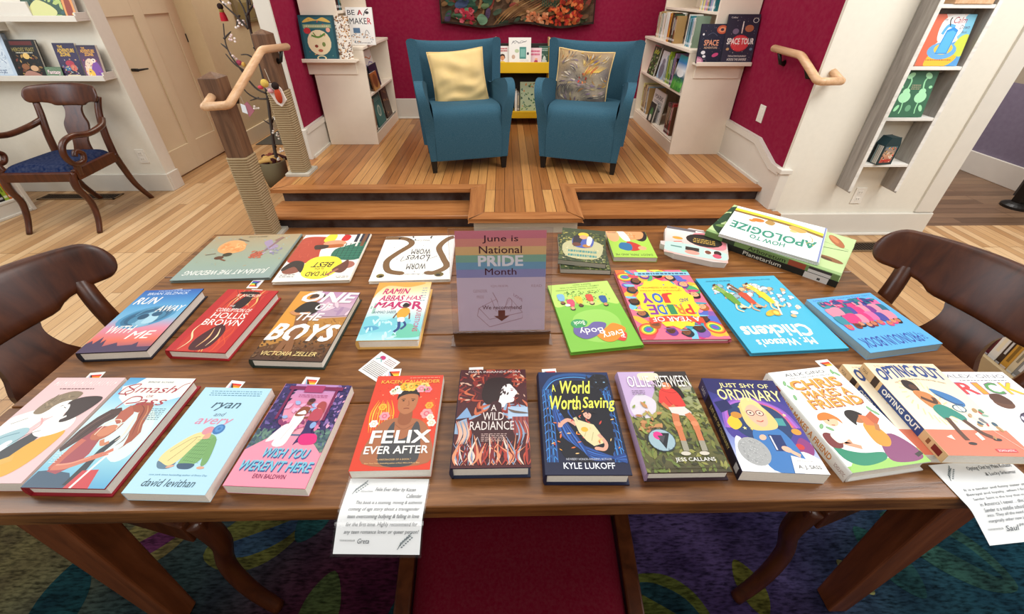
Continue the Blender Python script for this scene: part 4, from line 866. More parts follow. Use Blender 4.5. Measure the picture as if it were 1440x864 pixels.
def a_pron(p):
    p.bg('#5cabe0'); c = '#2f4a9a'; rnd = random.Random(8)
    p.T('THE', .08, .80, .14, .90, c, .01); p.T('PRONOUN BOOK', .16, .77, .95, .93, c, .03); p.T('CHRIS AYALA-KRONOS, MELITA TIRADO', .06, .03, .94, .06, c, 0)
    for i in range(3):
        for j in range(9):
            u, v = .14 + j * .09 + rnd.uniform(-.02, .02), .24 + i * .14 + rnd.uniform(-.02, .02); cl = rnd.choice(['#d03a7a', '#e86aa0', '#7a3a8a', '#2f6a80', '#3a8a9a', '#e08aa0', '#4a4a9a'])
            p.S([(u - .06, v - .14), (u + .06, v - .14), (u + .05, v), (u - .05, v)], cl)
            p.face(u, v + .05, .04, rnd.choice(['#8a5038', '#e0a080', '#5a3428', '#d08a68', '#c87a5a']), rnd.choice(['#2a1c20', '#d04a7a', '#2f6a70', '#8a3a2a', '#4a2a5a']), rnd.choice([0, .5, 1]), rnd.uniform(-15, 15))
    p.B(.1, .12, .9, .16, '#2f5a90'); p.scat(30, 3, (.1, .1, .9, .2), ['#d04a7a', '#2f7a80', '#3a3a7a', '#e08aa0'], .02, .05)
def a_kiss(p):
    p.bg('#e9c3c4')
    for k in range(22): x = .08 + k * .04; p.L([(x, .91), (x + .012, .965)], .005, '#f6ecea', False); p.L([(x, .91), (x + .02, .912)], .004, '#f6ecea', False) if k % 3 else p.E(x + .012, .938, .014, .016, '#f2e2e0')
    p.lines(.22, .86, .72, .88, 1, '#6a4a4a', .5)
    p.S([(.02, .02), (0, .5), (.10, .60), (.34, .66), (.46, .60), (.4, .44), (.3, .2)], '#f3f0ec'); p.S([(0, .3), (.3, .46), (.44, .42), (.34, .2), (.1, .08), (0, .1)], '#9fc3cc'); p.L([(.02, .22), (.16, .36), (.34, .42)], .012, '#5f8a98'); p.S([(.04, .08), (.2, .2), (.3, .34), (.38, .32), (.3, .14), (.16, .02)], '#e9efef')
    p.S([(.3, .02), (.36, .26), (.62, .50), (.62, .30), (.5, .04)], '#3a3c40'); p.S([(.5, .08), (.62, .34), (.9, .44), (.86, .2), (.7, .05)], '#e0a93a'); p.S([(.48, .44), (.56, .58), (.84, .58), (.9, .46), (.66, .38)], '#f3f0ec')
    p.S([(.22, .62), (.26, .76), (.44, .84), (.62, .82), (.58, .72), (.42, .66), (.34, .6)], '#8a7860'); p.scat(18, 4, (.28, .66, .56, .8), ['#6f5f4a', '#a08c70'], .015, .05, 'leaf', .25)
    p.S([(.40, .66), (.46, .72), (.58, .74), (.6, .64), (.5, .56), (.42, .58)], '#f6f2ee'); p.S([(.56, .72), (.7, .78), (.94, .78), (.96, .7), (.84, .56), (.7, .52), (.66, .62)], '#3b2c2a'); p.S([(.52, .66), (.6, .7), (.66, .62), (.6, .54), (.54, .58)], '#f6f2ee'); p.L([(.54, .62), (.62, .54), (.72, .58)], .035, '#f6f2ee'); p.L([(.42, .56), (.5, .5), (.48, .44)], .02, '#e8a8a8'); p.L([(.56, .67), (.6, .66)], .008, K_); p.L([(.5, .68), (.53, .69)], .008, K_)
    p.L([(0, .08), (.3, .10), (.6, .20)], .09, '#dcae4e'); p.T('of Pittsburgh', .08, .06, .42, .10, '#8a5a20', -.005, .3, rise=.03)
    p.L([(.36, .3), (.46, .4), (.58, .44)], .006, K_); p.L([(.1, .5), (.24, .56)], .005, K_)
def a_smash(p):
    p.bg('#4f9fd0', '#8fcbe6', '#c3e4ea', '#cfe9ea', '#8fcbdc', '#5aa6cc'); c = '#a83a48'; hr, hd = '#a2553f', '#7c3c30'
    p.P([(.02, .9), (.12, .78), (.32, .70), (.52, .74), (.72, .72), (1, .80), (1, 1), (.25, 1), (.18, .93)], '#f0efe6'); p.S([(.2, .55), (.4, .64), (.7, .68), (.92, .55), (.98, .3), (.8, .2), (.4, .4)], '#d7ebe6')
    p.P([(0, 0), (.02, .12), (.16, .13), (.42, .11), (.60, 0)], '#41596e'); p.P([(.46, .02), (.52, .30), (.62, .42), (.66, .40), (.58, .22), (.60, .02)], '#323a40')
    p.P([(.50, .0), (.55, .13), (.74, .14), (.80, 0)], '#c8444a'); p.L([(.58, .0), (.64, .16), (.72, .34)], .03, '#f0ece4')
    p.P([(.12, .12), (.12, .30), (.17, .43), (.26, .50), (.36, .50), (.40, .40), (.44, .26), (.40, .17), (.26, .10)], '#a24d55')
    p.L([(.20, .38), (.15, .24), (.14, .14)], .085, '#c46a58'); p.L([(.14, .15), (.30, .16), (.46, .21), (.62, .26)], .075, '#cf7a62'); p.L([(.16, .17), (.32, .185), (.5, .235)], .02, '#e39a80'); p.L([(.62, .26), (.70, .30)], .05, '#cf7a62'); p.L([(.60, .24), (.69, .26)], .02, '#cf7a62')
    p.P([(.0, .30), (.02, .46), (.09, .58), (.18, .66), (.30, .68), (.36, .64), (.33, .57), (.26, .53), (.22, .46), (.14, .36), (.05, .27)], '#4d3733'); p.L([(.04, .34), (.10, .50), (.22, .62)], .014, '#6e524a'); p.L([(.10, .38), (.16, .50), (.28, .61)], .012, '#2f2220')
    p.P([(.34, .64), (.36, .56), (.44, .52), (.52, .54), (.54, .62), (.48, .70), (.40, .70)], '#b3604c')
    p.P([(.42, .70), (.52, .735), (.64, .735), (.72, .71), (.76, .62), (.80, .52), (.86, .45), (.84, .37), (.78, .33), (.75, .40), (.70, .46), (.66, .56), (.60, .63), (.52, .64)], hr)
    p.L([(.54, .71), (.64, .66), (.70, .54), (.78, .42)], .022, hd, taper=True); p.L([(.62, .72), (.71, .64), (.75, .54), (.83, .44)], .02, '#c98a64', taper=True); p.L([(.60, .64), (.63, .53), (.66, .43), (.62, .37)], .03, '#efdccb', taper=True); p.L([(.74, .46), (.80, .36), (.76, .30)], .02, hr, taper=True); p.L([(.70, .46), (.72, .38), (.68, .33)], .016, hd, taper=True)
    p.E(.37, .44, .135, .10, '#b9694c', 30); p.E(.40, .46, .11, .08, '#cf8664', 30); p.L([(.36, .37), (.44, .40), (.50, .46), (.52, .53)], .018, '#a85a40'); p.L([(.28, .42), (.30, .52), (.38, .56), (.47, .55), (.50, .47)], .013, '#f0d8c4'); p.L([(.44, .38), (.50, .34), (.56, .36)], .05, '#cf8664')
    p.T('BIRDIE SCHAE', .34, .945, .72, .962, '#2a4a60', .0); p.L([(.06, .82), (.10, .90), (.26, .93), (.22, .87), (.14, .84), (.20, .80)], .016, c); p.T('mash', .30, .835, .86, .915, c, -.004, .3); p.L([(.22, .93), (.12, .90), (.24, .86), (.20, .82), (.06, .82)], .018, c); p.L([(.85, .85), (.90, .92), (.98, .95)], .012, c)
    p.T('OR', .50, .785, .60, .812, c, .0); p.L([(.22, .67), (.30, .78), (.44, .79), (.46, .74), (.30, .72)], .018, c); p.T('ass', .46, .705, .84, .765, c, -.004, .3); p.lines(.74, .56, .94, .68, 7, '#5a7f90', .35); p.lines(.04, .18, .12, .28, 6, '#e6f0f0', .3)
def a_ryan(p):
    p.bg('#b3dcee')
    p.lines(.14, .90, .90, .97, 3, '#5f8fa8', .35); p.T('ryan', .31, .74, .69, .83, '#3f5c6c', .01, .2); p.T('and', .43, .685, .57, .725, '#6a8090', -.005, .2); p.T('avery', .24, .575, .72, .66, '#d98ca4', .01, .2)
    p.S([(.14, .26), (.16, .36), (.34, .5), (.48, .52), (.50, .44), (.40, .28), (.3, .22)], '#e7d795'); p.L([(.2, .34), (.36, .46), (.46, .48)], .006, '#8a7a4a'); p.L([(.26, .26), (.38, .4), (.42, .47)], .006, '#8a7a4a'); p.S([(.14, .26), (.3, .22), (.38, .25), (.34, .2), (.2, .2)], '#5f7f94')
    p.S([(.42, .23), (.44, .36), (.54, .50), (.68, .47), (.70, .36), (.62, .24)], '#7fae6e'); rnd = random.Random(2)
    for i in range(7): p.L([(.45 + i * .03, .26), (.52 + i * .03, .46)], .004, '#4f7f4a', False); p.L([(.45, .27 + i * .03), (.66, .25 + i * .035)], .004, '#4f7f4a', False)
    p.S([(.62, .46), (.70, .45), (.77, .26), (.70, .24)], '#76a566'); p.E(.73, .21, .05, .018, '#dba58a'); p.E(.34, .215, .05, .016, '#dba58a', 15); p.S([(.42, .24), (.62, .24), (.6, .2), (.46, .2)], '#3f5a74')
    p.E(.50, .54, .075, .06, '#d9929c', 20); p.E(.63, .555, .075, .075, '#3f78b4'); p.E(.63, .56, .05, .05, '#5a94cc'); p.E(.63, .56, .02, .02, '#3f78b4'); p.S([(.5, .5), (.56, .52), (.58, .47), (.5, .46)], '#dba58a')
    p.T('new york times bestselling author of Every Day', .16, .137, .88, .155, '#5f8fa8', -.005); p.T('david levithan', .16, .055, .80, .115, '#33505f', .0, .15)
def a_wish(p):
    p.bg('#b58ac0', '#e08aa8', '#eb9fae', '#ef9ab0', '#ee90a8'); dk, nv = '#7a2450', '#3a2f62'
    p.S([(0, 1), (.16, 1), (.2, .7), (.3, .45), (0, .35)], nv); p.S([(1, 1), (.84, 1), (.84, .7), (.72, .48), (1, .35)], nv); p.scat(70, 4, (0, .4, .22, 1), ['#4a3f78', '#2f2850', '#6a5a98', '#24304a'], .02, .05, 'leaf'); p.scat(70, 5, (.8, .4, 1, 1), ['#4a3f78', '#2f2850', '#8a6aa8', '#e0a0c0'], .02, .05, 'leaf'); p.P([(.0, .30), (.3, .40), (.72, .40), (1, .30), (1, .46), (0, .46)], '#5a6a88'); p.scat(60, 7, (0, .32, .22, .5), ['#4f6a6a', '#3f5560', '#6a8a7a'], .02, .05); p.scat(60, 8, (.8, .32, 1, .5), ['#4f6a6a', '#3f5560', '#6a8a7a'], .02, .05)
    p.P([(0, .30), (.26, .44), (.74, .44), (1, .28), (1, 0), (0, 0)], '#ef94aa'); p.B(.10, .93, .90, .97, dk); p.B(.34, .90, .62, .98, '#a83a6a'); p.B(.14, .6, .18, .94, dk); p.B(.80, .6, .84, .94, dk); p.lines(.3, .84, .72, .88, 2, '#b0507a', .3)
    p.scat(12, 3, (.22, .6, .76, .78), ['#7a9ad0', '#9ab0dc', '#e0a8c8'], .04, .07, 'leaf', .6); p.scat(26, 6, (.16, .5, .82, .62), ['#b0507a', '#8a3a68', '#d87aa0'], .03, .06)
    p.S([(.40, .66), (.38, .55), (.30, .36), (.46, .35), (.50, .5), (.54, .64)], W_); p.L([(.44, .55), (.38, .4)], .006, '#c8b8c0'); p.S([(.40, .64), (.54, .65), (.56, .73), (.44, .73)], '#8a4a34'); p.S([(.42, .66), (.5, .70), (.54, .66)], W_); p.E(.52, .785, .045, .04, '#7a4030'); p.E(.53, .81, .05, .035, '#4a2028'); p.L([(.58, .7), (.62, .64), (.54, .62)], .025, '#8a4a34'); p.S([(.2, .38), (.34, .42), (.38, .55), (.3, .52)], '#efe2e6')
    p.S([(.62, .60), (.76, .60), (.72, .5), (.74, .4), (.62, .38), (.58, .36), (.62, .5)], nv); p.S([(.60, .64), (.64, .72), (.76, .71), (.76, .60), (.62, .6)], '#b84a5a'); p.E(.70, .745, .04, .04, '#d99a7c'); p.S([(.64, .74), (.68, .80), (.76, .78), (.78, .68), (.73, .72)], '#a84a4a'); p.L([(.70, .5), (.76, .4)], .05, nv); p.S([(.62, .40), (.64, .46), (.82, .46), (.86, .38), (.7, .36)], '#d8307a'); p.E(.72, .55, .04, .05, '#8aa8d8')
    p.TO('WISH YOU', .26, .245, .84, .325, '#7cc3d8', '#3a5a90', .012, b=.04, sh=.03); p.TO("WEREN'T HERE", .06, .13, .96, .215, '#7cc3d8', '#3a5a90', .012, b=.04, sh=.03); p.T('ERIN BALDWIN', .30, .065, .70, .10, dk, .01)
def a_felix(p):
    p.bg('#d9452f'); p.scat(26, 3, (.06, .5, .96, .9), ['#e8724a', '#f0a07a', '#c93a2a'], .008, .016)
    for k in range(10): p.L([(.10 + .03 * k, .35), (.06 + .035 * k, .55), (.12 + .02 * k, .70 - .02 * (k % 3))], .022, ('#f0a52c', '#f4c04a', '#e8852a')[k % 3], taper=True)
    p.S([(.80, .4), (.84, .66), (.92, .68), (.96, .5), (.9, .36)], '#e0562f'); sk = '#a86a48'
    p.S([(.14, .06), (.16, .34), (.26, .46), (.44, .50), (.60, .50), (.80, .46), (.92, .34), (.96, .06)], sk); p.S([(.34, .06), (.34, .34), (.42, .46), (.46, .3), (.62, .3), (.72, .46), (.80, .34), (.80, .06)], '#4a4a4c'); p.L([(.42, .44), (.56, .38), (.70, .44)], .008, '#8a5236'); p.S([(.46, .46), (.48, .60), (.62, .60), (.64, .46), (.55, .42)], '#96593a')
    p.S([(.40, .72), (.42, .60), (.50, .545), (.58, .545), (.66, .6), (.68, .72), (.62, .78), (.46, .78)], '#b3744e'); p.S([(.38, .70), (.40, .80), (.52, .84), (.66, .81), (.70, .72), (.66, .76), (.54, .77), (.42, .74)], '#2c2422')
    p.L([(.44, .705), (.50, .71)], .010, K_); p.L([(.58, .71), (.64, .705)], .010, K_); p.E(.475, .69, .016, .01, K_); p.E(.61, .69, .016, .01, K_); p.L([(.50, .60), (.54, .605), (.58, .60)], .012, '#7a3428'); p.L([(.55, .69), (.565, .64), (.54, .635)], .008, '#8a5034')
    def rose(x, y, r, c, c2):
        for k in range(6): p.E(x + r * .7 * cos(k * 1.05), y + r * .7 * sin(k * 1.05) * p.asp, r * .55, r * .5, c)
        p.E(x, y, r * .6, r * .6, c2); p.E(x, y, r * .3, r * .3, c)
    for a in ((.36, .82, .07, W_, '#e6dfc8'), (.46, .86, .07, '#f2b93a', '#e09a2a'), (.30, .80, .05, '#efe8d6', '#d8cfb0'), (.55, .855, .07, '#f6c95a', '#e8a23a'), (.64, .88, .06, '#f0b43a', '#d99024'), (.74, .86, .065, '#f4d27a', '#e8a850'), (.80, .82, .05, '#e88aa0', '#d8607a'), (.70, .83, .06, '#f0aab0', '#e07a8a'), (.26, .52, .06, '#e89aa4', '#d86a80'), (.84, .54, .07, '#f0a0a0', '#d86a7a'), (.90, .50, .045, '#f3e6d0', '#d8c0a0'), (.14, .44, .05, W_, '#d8cfb8'), (.93, .44, .05, '#f3e9d8', '#d8c8a8'), (.20, .62, .05, '#f2b23a', '#d88a24'), (.86, .63, .05, '#f0a53a', '#e07a2a')): rose(*a)
    p.scat(14, 5, (.28, .78, .82, .9), ['#5a7a3a', '#7a8a4a'], .015, .03, 'leaf')
    p.T('KACEN CALLENDER', .08, .90, .96, .94, '#f0b84a', .02); p.lines(.5, .955, .95, .975, 1, '#e8907a', .5)
    p.T('FELIX', .16, .245, .94, .365, W_, .05); p.T('EVER AFTER', .12, .145, .94, .215, W_, .04); p.T('"A FIRECRACKER OF A BOOK."', .30, .085, .74, .10, '#f2c78a', 0); p.T('-New York Times bestselling author of Red, White & Royal Blue', .16, .05, .86, .066, '#f2c78a', 0)
def a_wild(p):
    p.bg('#4a1c20'); p.S([(0, .4), (.3, .5), (.4, .62), (.7, .6), (1, .55), (1, .3), (0, .3)], '#8fa8c4'); rnd = random.Random(6); pal = ['#8a2c26', '#b0452f', '#6a2024', '#c86a48', '#d9a88a', '#7a8aa0']
    for i in range(70):
        a = rnd.uniform(0, 2 * pi); r = rnd.uniform(.3, .62); x, y = .56 + r * cos(a) * .9, .74 + r * sin(a) * .62; p.L([(x, y), (x + .1 * cos(a + 1), y + .07 * sin(a + 1)), (x + .16 * cos(a + 2.2), y + .1 * sin(a + 2.2))], rnd.uniform(.03, .06), rnd.choice(pal[:4]), taper=True)
    p.scat(30, 3, (.0, .62, .4, .95), ['#a84a34', '#d8b09a', '#8a2c26'], .02, .05, 'leaf', .3); p.scat(16, 4, (.8, .62, 1, .95), ['#a84a34', '#d8b09a'], .02, .05, 'leaf', .3)
    p.B(.72, .44, 1, .56, '#a8c0d8'); p.P([(0, .44), (.14, .56), (.22, .46)], '#7fa0c8'); p.B(.78, .3, 1, .46, '#9c4a44'); 
    for k in range(4): p.B(.8 + k * .055, .26, .825 + k * .055, .46, '#7a3438')
    p.S([(.34, .70), (.40, .86), (.56, .90), (.74, .88), (.80, .80), (.70, .74), (.60, .66), (.5, .60), (.4, .6)], '#2a1718')
    p.S([(.60, .66), (.64, .78), (.74, .82), (.80, .78), (.86, .72), (.82, .68), (.80, .62), (.70, .60), (.66, .56), (.58, .58)], '#e9e2e2'); p.E(.78, .745, .018, .01, '#8a2c36'); p.L([(.76, .765), (.81, .76)], .008, K_); p.L([(.80, .66), (.83, .665)], .012, '#b0353a'); p.scat(18, 8, (.58, .7, .72, .82), ['#2a1718', '#3a1f20'], .02, .04, 'leaf', .4)
    p.S([(.10, .12), (.2, .40), (.42, .52), (.5, .62), (.62, .60), (.64, .5), (.76, .38), (.78, .12)], '#3e1a1e')
    for i in range(60):
        x = rnd.uniform(.02, .98); p.L([(x, .02), (x + rnd.uniform(-.08, .08), .1), (x + rnd.uniform(-.1, .1), rnd.uniform(.16, .30))], rnd.uniform(.015, .04), rnd.choice(['#c8553c', '#e6cdbc', '#a83a30', '#e0906a', '#7a2428', '#8a9ab4']), taper=True)
    for i in range(16):
        x = rnd.choice([rnd.uniform(.02, .2), rnd.uniform(.82, .98)]); p.L([(x, .2), (x + .04, .3), (x - .02, .42)], .03, rnd.choice(['#b0452f', '#8a9ab4', '#d9b09a']), taper=True)
    c = '#e6d9d4'; p.T('MARIA INGRANDE MORA', .12, .955, .92, .98, c, .0); p.T('A', .48, .52, .56, .585, c, -.005); p.T('WILD', .37, .425, .66, .505, c, -.005); p.T('RADIANCE', .20, .33, .80, .415, c, -.005); p.lines(.36, .22, .7, .3, 5, '#d8b8b0', .3); p.S([(.72, .54), (.82, .52), (.98, .5), (.98, .49), (.8, .5)], '#6a5a50')
def a_world(p):
    p.bg('#1b2c58', '#141a38', '#0f1226', '#121a36', '#1a1f3c'); bl = '#2f6fb8'; rnd = random.Random(3)
    for s in (0, 1):
        for k in range(7): x = .04 + k * .02; x = x if s == 0 else 1 - x; p.L([(x, .1), (x + (.02 if s == 0 else -.02) * (k % 2), .45), (x, .80)], .012, ('#2a5fa8', '#3a86cc', '#1f4480')[k % 3])
        for k in range(9): y = .12 + k * .075; x = .1 if s == 0 else .91; p.L([(x - .07, y), (x, y + .04), (x + .06, y)], .010, '#3f8ad0'); p.E(x, y + .03, .03, .02, '#24508a')
    p.L([(.06, .80), (.2, .93), (.5, .97), (.8, .93), (.95, .80)], .05, '#24508a'); p.L([(.08, .79), (.22, .90), (.5, .94), (.78, .90), (.92, .79)], .015, '#4a94d4'); p.S([(.2, .2), (.2, .78), (.5, .9), (.85, .78), (.86, .2), (.5, .1)], '#0d0f1c')
    p.S([(.70, .90), (.80, .97), (.95, .96), (.98, .86), (.86, .80), (.72, .82)], '#101018'); p.E(.80, .88, .016, .012, '#7aa0c0'); p.E(.92, .88, .016, .012, '#7aa0c0'); p.scat(30, 9, (.68, .78, 1, .98), ['#1c2030', '#14141e', '#262c40'], .02, .05, 'leaf', .3)
    for k in range(9): p.L([(.16 + k * .012, .68 - k * .02), (.24 + k * .03, .34 - k * .012), (.6, .20 - k * .01), (.98, .10 + k * .008)], .03, ('#1f3f80', '#2a55a0', '#182c5c', '#3a6fc0')[k % 4])
    sk = '#d8a28c'; sh = '#d9cf9f'
    p.L([(.44, .43), (.34, .475), (.25, .44)], .052, sk); p.E(.235, .425, .034, .03, sk, 40); p.L([(.25, .43), (.21, .45)], .016, sk); p.L([(.24, .41), (.205, .41)], .016, sk)
    p.P([(.42, .46), (.46, .36), (.54, .28), (.62, .235), (.74, .26), (.735, .33), (.70, .38), (.66, .43), (.56, .455), (.48, .475)], sh); p.L([(.47, .44), (.43, .50)], .05, sh); p.L([(.60, .28), (.64, .36)], .008, '#b8a878'); p.L([(.52, .32), (.56, .38)], .008, '#b8a878'); p.E(.535, .385, .045, .035, '#e2ae3c')
    p.L([(.70, .34), (.77, .26), (.74, .21), (.66, .215)], .045, sk); p.E(.65, .215, .03, .022, sk)
    p.face(.60, .53, .062, '#e0ab96', '#17131a', .1, 10); p.scat(26, 2, (.50, .545, .70, .61), ['#17131a', '#262030'], .025, .045, 'leaf', .4); p.L([(.42, .47), (.36, .55), (.38, .60)], .022, '#2a55a0', taper=True); p.L([(.46, .46), (.42, .56)], .02, '#1f3f80', taper=True)
    p.scat(34, 7, (.08, .14, .96, .68), ['#e0733a', '#e8a03a', '#c8453a', '#e8c080'], .014, .04, 'leaf', .28)
    y = '#eef05a'; p.T('A', .17, .77, .22, .85, y, .02); p.T('World', .28, .75, .70, .89, y, .035, .05); p.T('Worth', .12, .58, .54, .72, y, .035, .05); p.T('Saving', .57, .56, .99, .71, y, .03, .05)
    p.T('NEWBERY HONOR-WINNING AUTHOR', .26, .115, .80, .132, '#c8ccd8', 0); p.T('KYLE LUKOFF', .22, .045, .82, .095, '#e8ecf4', .02)
def a_ollie(p):
    p.bg('#b89cc4', '#9aa07c', '#8a8a4a', '#6a6a38', '#4a4430'); p.S([(0, 1), (.55, 1), (.5, .85), (.3, .62), (.1, .5), (0, .55)], '#bfa6cc'); p.S([(.55, 1), (1, 1), (1, .86), (.5, .84)], '#3a3230'); p.S([(.3, .98), (.56, .98), (.54, .9), (.3, .9)], '#e2d8c0'); p.S([(.04, .62), (.2, .74), (.4, .66), (.3, .5), (.08, .5)], '#d5cfd8')
    rnd = random.Random(4); p.scat(200, 2, (.0, .0, 1, .5), ['#7a8040', '#5a6034', '#94924e', '#464a2c', '#6a7a3c', '#3a3a28'], .03, .07, 'leaf', .35); p.scat(120, 5, (.45, .4, 1, .86), ['#7a8040', '#5a6034', '#94924e', '#464a2c', '#6a7a44', '#a0a06a'], .03, .07, 'leaf', .35); p.scat(30, 7, (.08, .3, .4, .66), ['#b0784a', '#8a9a4e', '#a8a05a', '#c08a58'], .03, .07, 'leaf', .4)
    sk = '#c9784e'; p.P([(.50, .76), (.56, .80), (.70, .79), (.76, .74), (.79, .60), (.74, .585), (.56, .585), (.52, .62)], '#d83f38'); p.P([(.44, .64), (.50, .76), (.56, .76), (.56, .64), (.50, .61)], '#d83f38'); p.L([(.56, .70), (.60, .62), (.68, .60)], .010, '#a82a2a'); p.L([(.54, .77), (.66, .74), (.75, .75)], .008, '#a82a2a')
    p.L([(.48, .63), (.55, .575), (.64, .60)], .055, sk); p.P([(.54, .585), (.76, .59), (.82, .53), (.80, .49), (.56, .51)], '#d8d4cc')
    for x0, x1, x2 in ((.60, .575, .565), (.76, .80, .79)):
        p.L([(x0, .52), (x1, .44), (x1, .36)], .09, sk); p.L([(x1, .38), (x2, .26)], .072, sk); p.E(x1, .42, .05, .036, '#d88a60'); p.L([(x2, .26), (x2 - .01, .17)], .072, '#9a9684'); p.E(x2 - .03, .15, .06, .026, '#cfc8b8')
    p.P([(.57, .79), (.575, .845), (.62, .868), (.68, .855), (.70, .81), (.66, .785), (.61, .78)], '#d88a62'); p.P([(.565, .85), (.60, .885), (.68, .89), (.76, .86), (.81, .78), (.83, .70), (.78, .68), (.74, .76), (.70, .80), (.69, .85), (.63, .865)], '#241c1a'); p.E(.605, .828, .010, .007, K_); p.E(.65, .83, .010, .007, K_); p.L([(.60, .80), (.63, .797)], .006, '#8a3a2a')
    p.T('OLLIE', .10, .81, .42, .94, W_, .0); p.T('IN', .435, .81, .50, .88, '#e8d0e8', .0); p.T('BETWEEN', .52, .81, .98, .94, W_, .0)
    p.lines(.12, .72, .3, .78, 3, '#6a5a70', .3); p.E(.30, .27, .17, .155, '#3a4450'); p.E(.30, .27, .16, .145, '#9ab4be'); p.P([(.22, .34), (.42, .33), (.32, .19)], '#23262c'); p.E(.27, .31, .06, .055, '#e23a8a'); p.P([(.30, .24), (.36, .31), (.26, .31)], '#4a4a50'); p.T('Stonewall', .2, .355, .40, .385, '#2a3440', .0, warp=.015); p.T('Honor', .2, .17, .3, .20, '#2a3440', 0, rise=-.02); p.T('Book', .34, .16, .42, .19, '#2a3440', 0, rise=.02)
    p.T('JESS CALLANS', .38, .075, .86, .115, W_, .01); p.B(.06, .03, .94, .035, '#4a4430')
def a_just(p):
    p.bg('#2f2f6e', '#3a3a88', '#5a4a9c', '#8a9ad0', '#e6e8f0'); rnd = random.Random(7)
    p.S([(0, 1), (1, 1), (1, .8), (.5, .72), (0, .84)], '#2b2a62'); p.S([(.02, .5), (.0, .7), (.2, .78), (.5, .76), (.85, .74), (1, .6), (1, .3), (.6, .2), (.1, .3)], '#4a3f92')
    for k, c in enumerate(['#8a5ab8', '#a86ac8', '#c85a9a', '#e08a4a', '#e8c84a', '#5aa85a', '#3a78c0']): p.L([(.04 + k * .03, .42), (.14 + k * .03, .66 - k * .01), (.5, .76 - k * .025), (.86 - k * .03, .64), (.97 - k * .03, .44)], .035, c)
    p.S([(.14, .5), (.2, .66), (.5, .72), (.8, .62), (.86, .4), (.6, .26), (.24, .34)], '#2a3f6a'); p.scat(12, 5, (.1, .35, .92, .68), ['#f0d85a', '#f4e89a', '#e8a84a'], .014, .028, 'star'); p.P([(.02, .7), (.2, .74), (.24, .64), (.06, .58)], '#252a5a'); p.S([(.08, .48), (.2, .56), (.26, .46), (.14, .4)], '#e8c23a'); p.E(.24, .56, .07, .05, '#c88a3a'); p.E(.9, .4, .06, .045, '#e0983a'); p.S([(.78, .22), (.9, .34), (1, .26), (.92, .16)], '#8a3a7a'); p.E(.84, .25, .05, .04, '#c83a3a'); p.S([(.0, .1), (.12, .34), (.3, .14), (.5, .02), (0, 0)], '#eceef2'); p.S([(.6, .02), (.8, .2), (1, .12), (1, 0)], '#f0f0ee'); p.B(.72, .46, .82, .54, '#4a9a9a')
    p.S([(.38, .02), (.32, .26), (.36, .40), (.5, .46), (.70, .42), (.80, .24), (.78, .02)], '#3f78b8'); p.S([(.34, .68), (.31, .52), (.35, .42), (.48, .40), (.68, .43), (.72, .52), (.64, .66), (.52, .715), (.42, .71)], '#e2c780'); p.S([(.38, .66), (.40, .52), (.5, .44), (.60, .48), (.63, .60), (.56, .70), (.46, .72)], '#edb89c'); p.S([(.36, .60), (.38, .72), (.5, .77), (.62, .70), (.64, .58), (.54, .68), (.44, .67)], '#e8d08c')
    for x in (.44, .56): p.E(x, .59, .052, .045, '#5a2a3a'); p.E(x, .59, .042, .036, '#f3cdb8'); p.E(x, .59, .014, .012, K_)
    p.L([(.47, .505), (.52, .495), (.56, .51)], .012, '#b8443a'); p.B(.52, .20, .68, .36, '#24356a'); p.B(.53, .21, .55, .35, '#d0d4e0'); p.E(.44, .33, .05, .035, '#edb89c', 30); p.E(.66, .22, .06, .04, '#edb89c', -20); p.L([(.7, .2), (.78, .16)], .05, '#edb89c')
    y = '#efe6a0'; p.T('JUST SHY OF', .20, .875, .88, .945, y, .02); p.T('ORDINARY', .12, .735, .97, .865, y, .02); p.E(.25, .19, .185, .185, '#a6a8a8', n=24); p.scat(120, 3, (.12, .08, .38, .30), ['#b8baba', '#989a9c', '#c8caca'], .006, .012); p.P([(.6, .0), (.66, .16), (.98, .10), (1, .0)], '#eeeeec') ; p.T('A. J. SASS', .68, .035, .94, .075, K_, .02); p.T('Author of Ana on the Edge', .70, .105, .88, .118, '#55555a', 0)
def s_just(p): p.bg('#1c1a2a'); p.T('JUST SHY OF ORDINARY', .3, .3, .76, .75, '#d8c878', .01); p.B(0, 0, .2, 1, '#3a3a68'); p.T('SASS', .06, .3, .16, .7, '#d8d8d8', 0); p.B(.9, .2, .96, .8, '#c8c8c8')
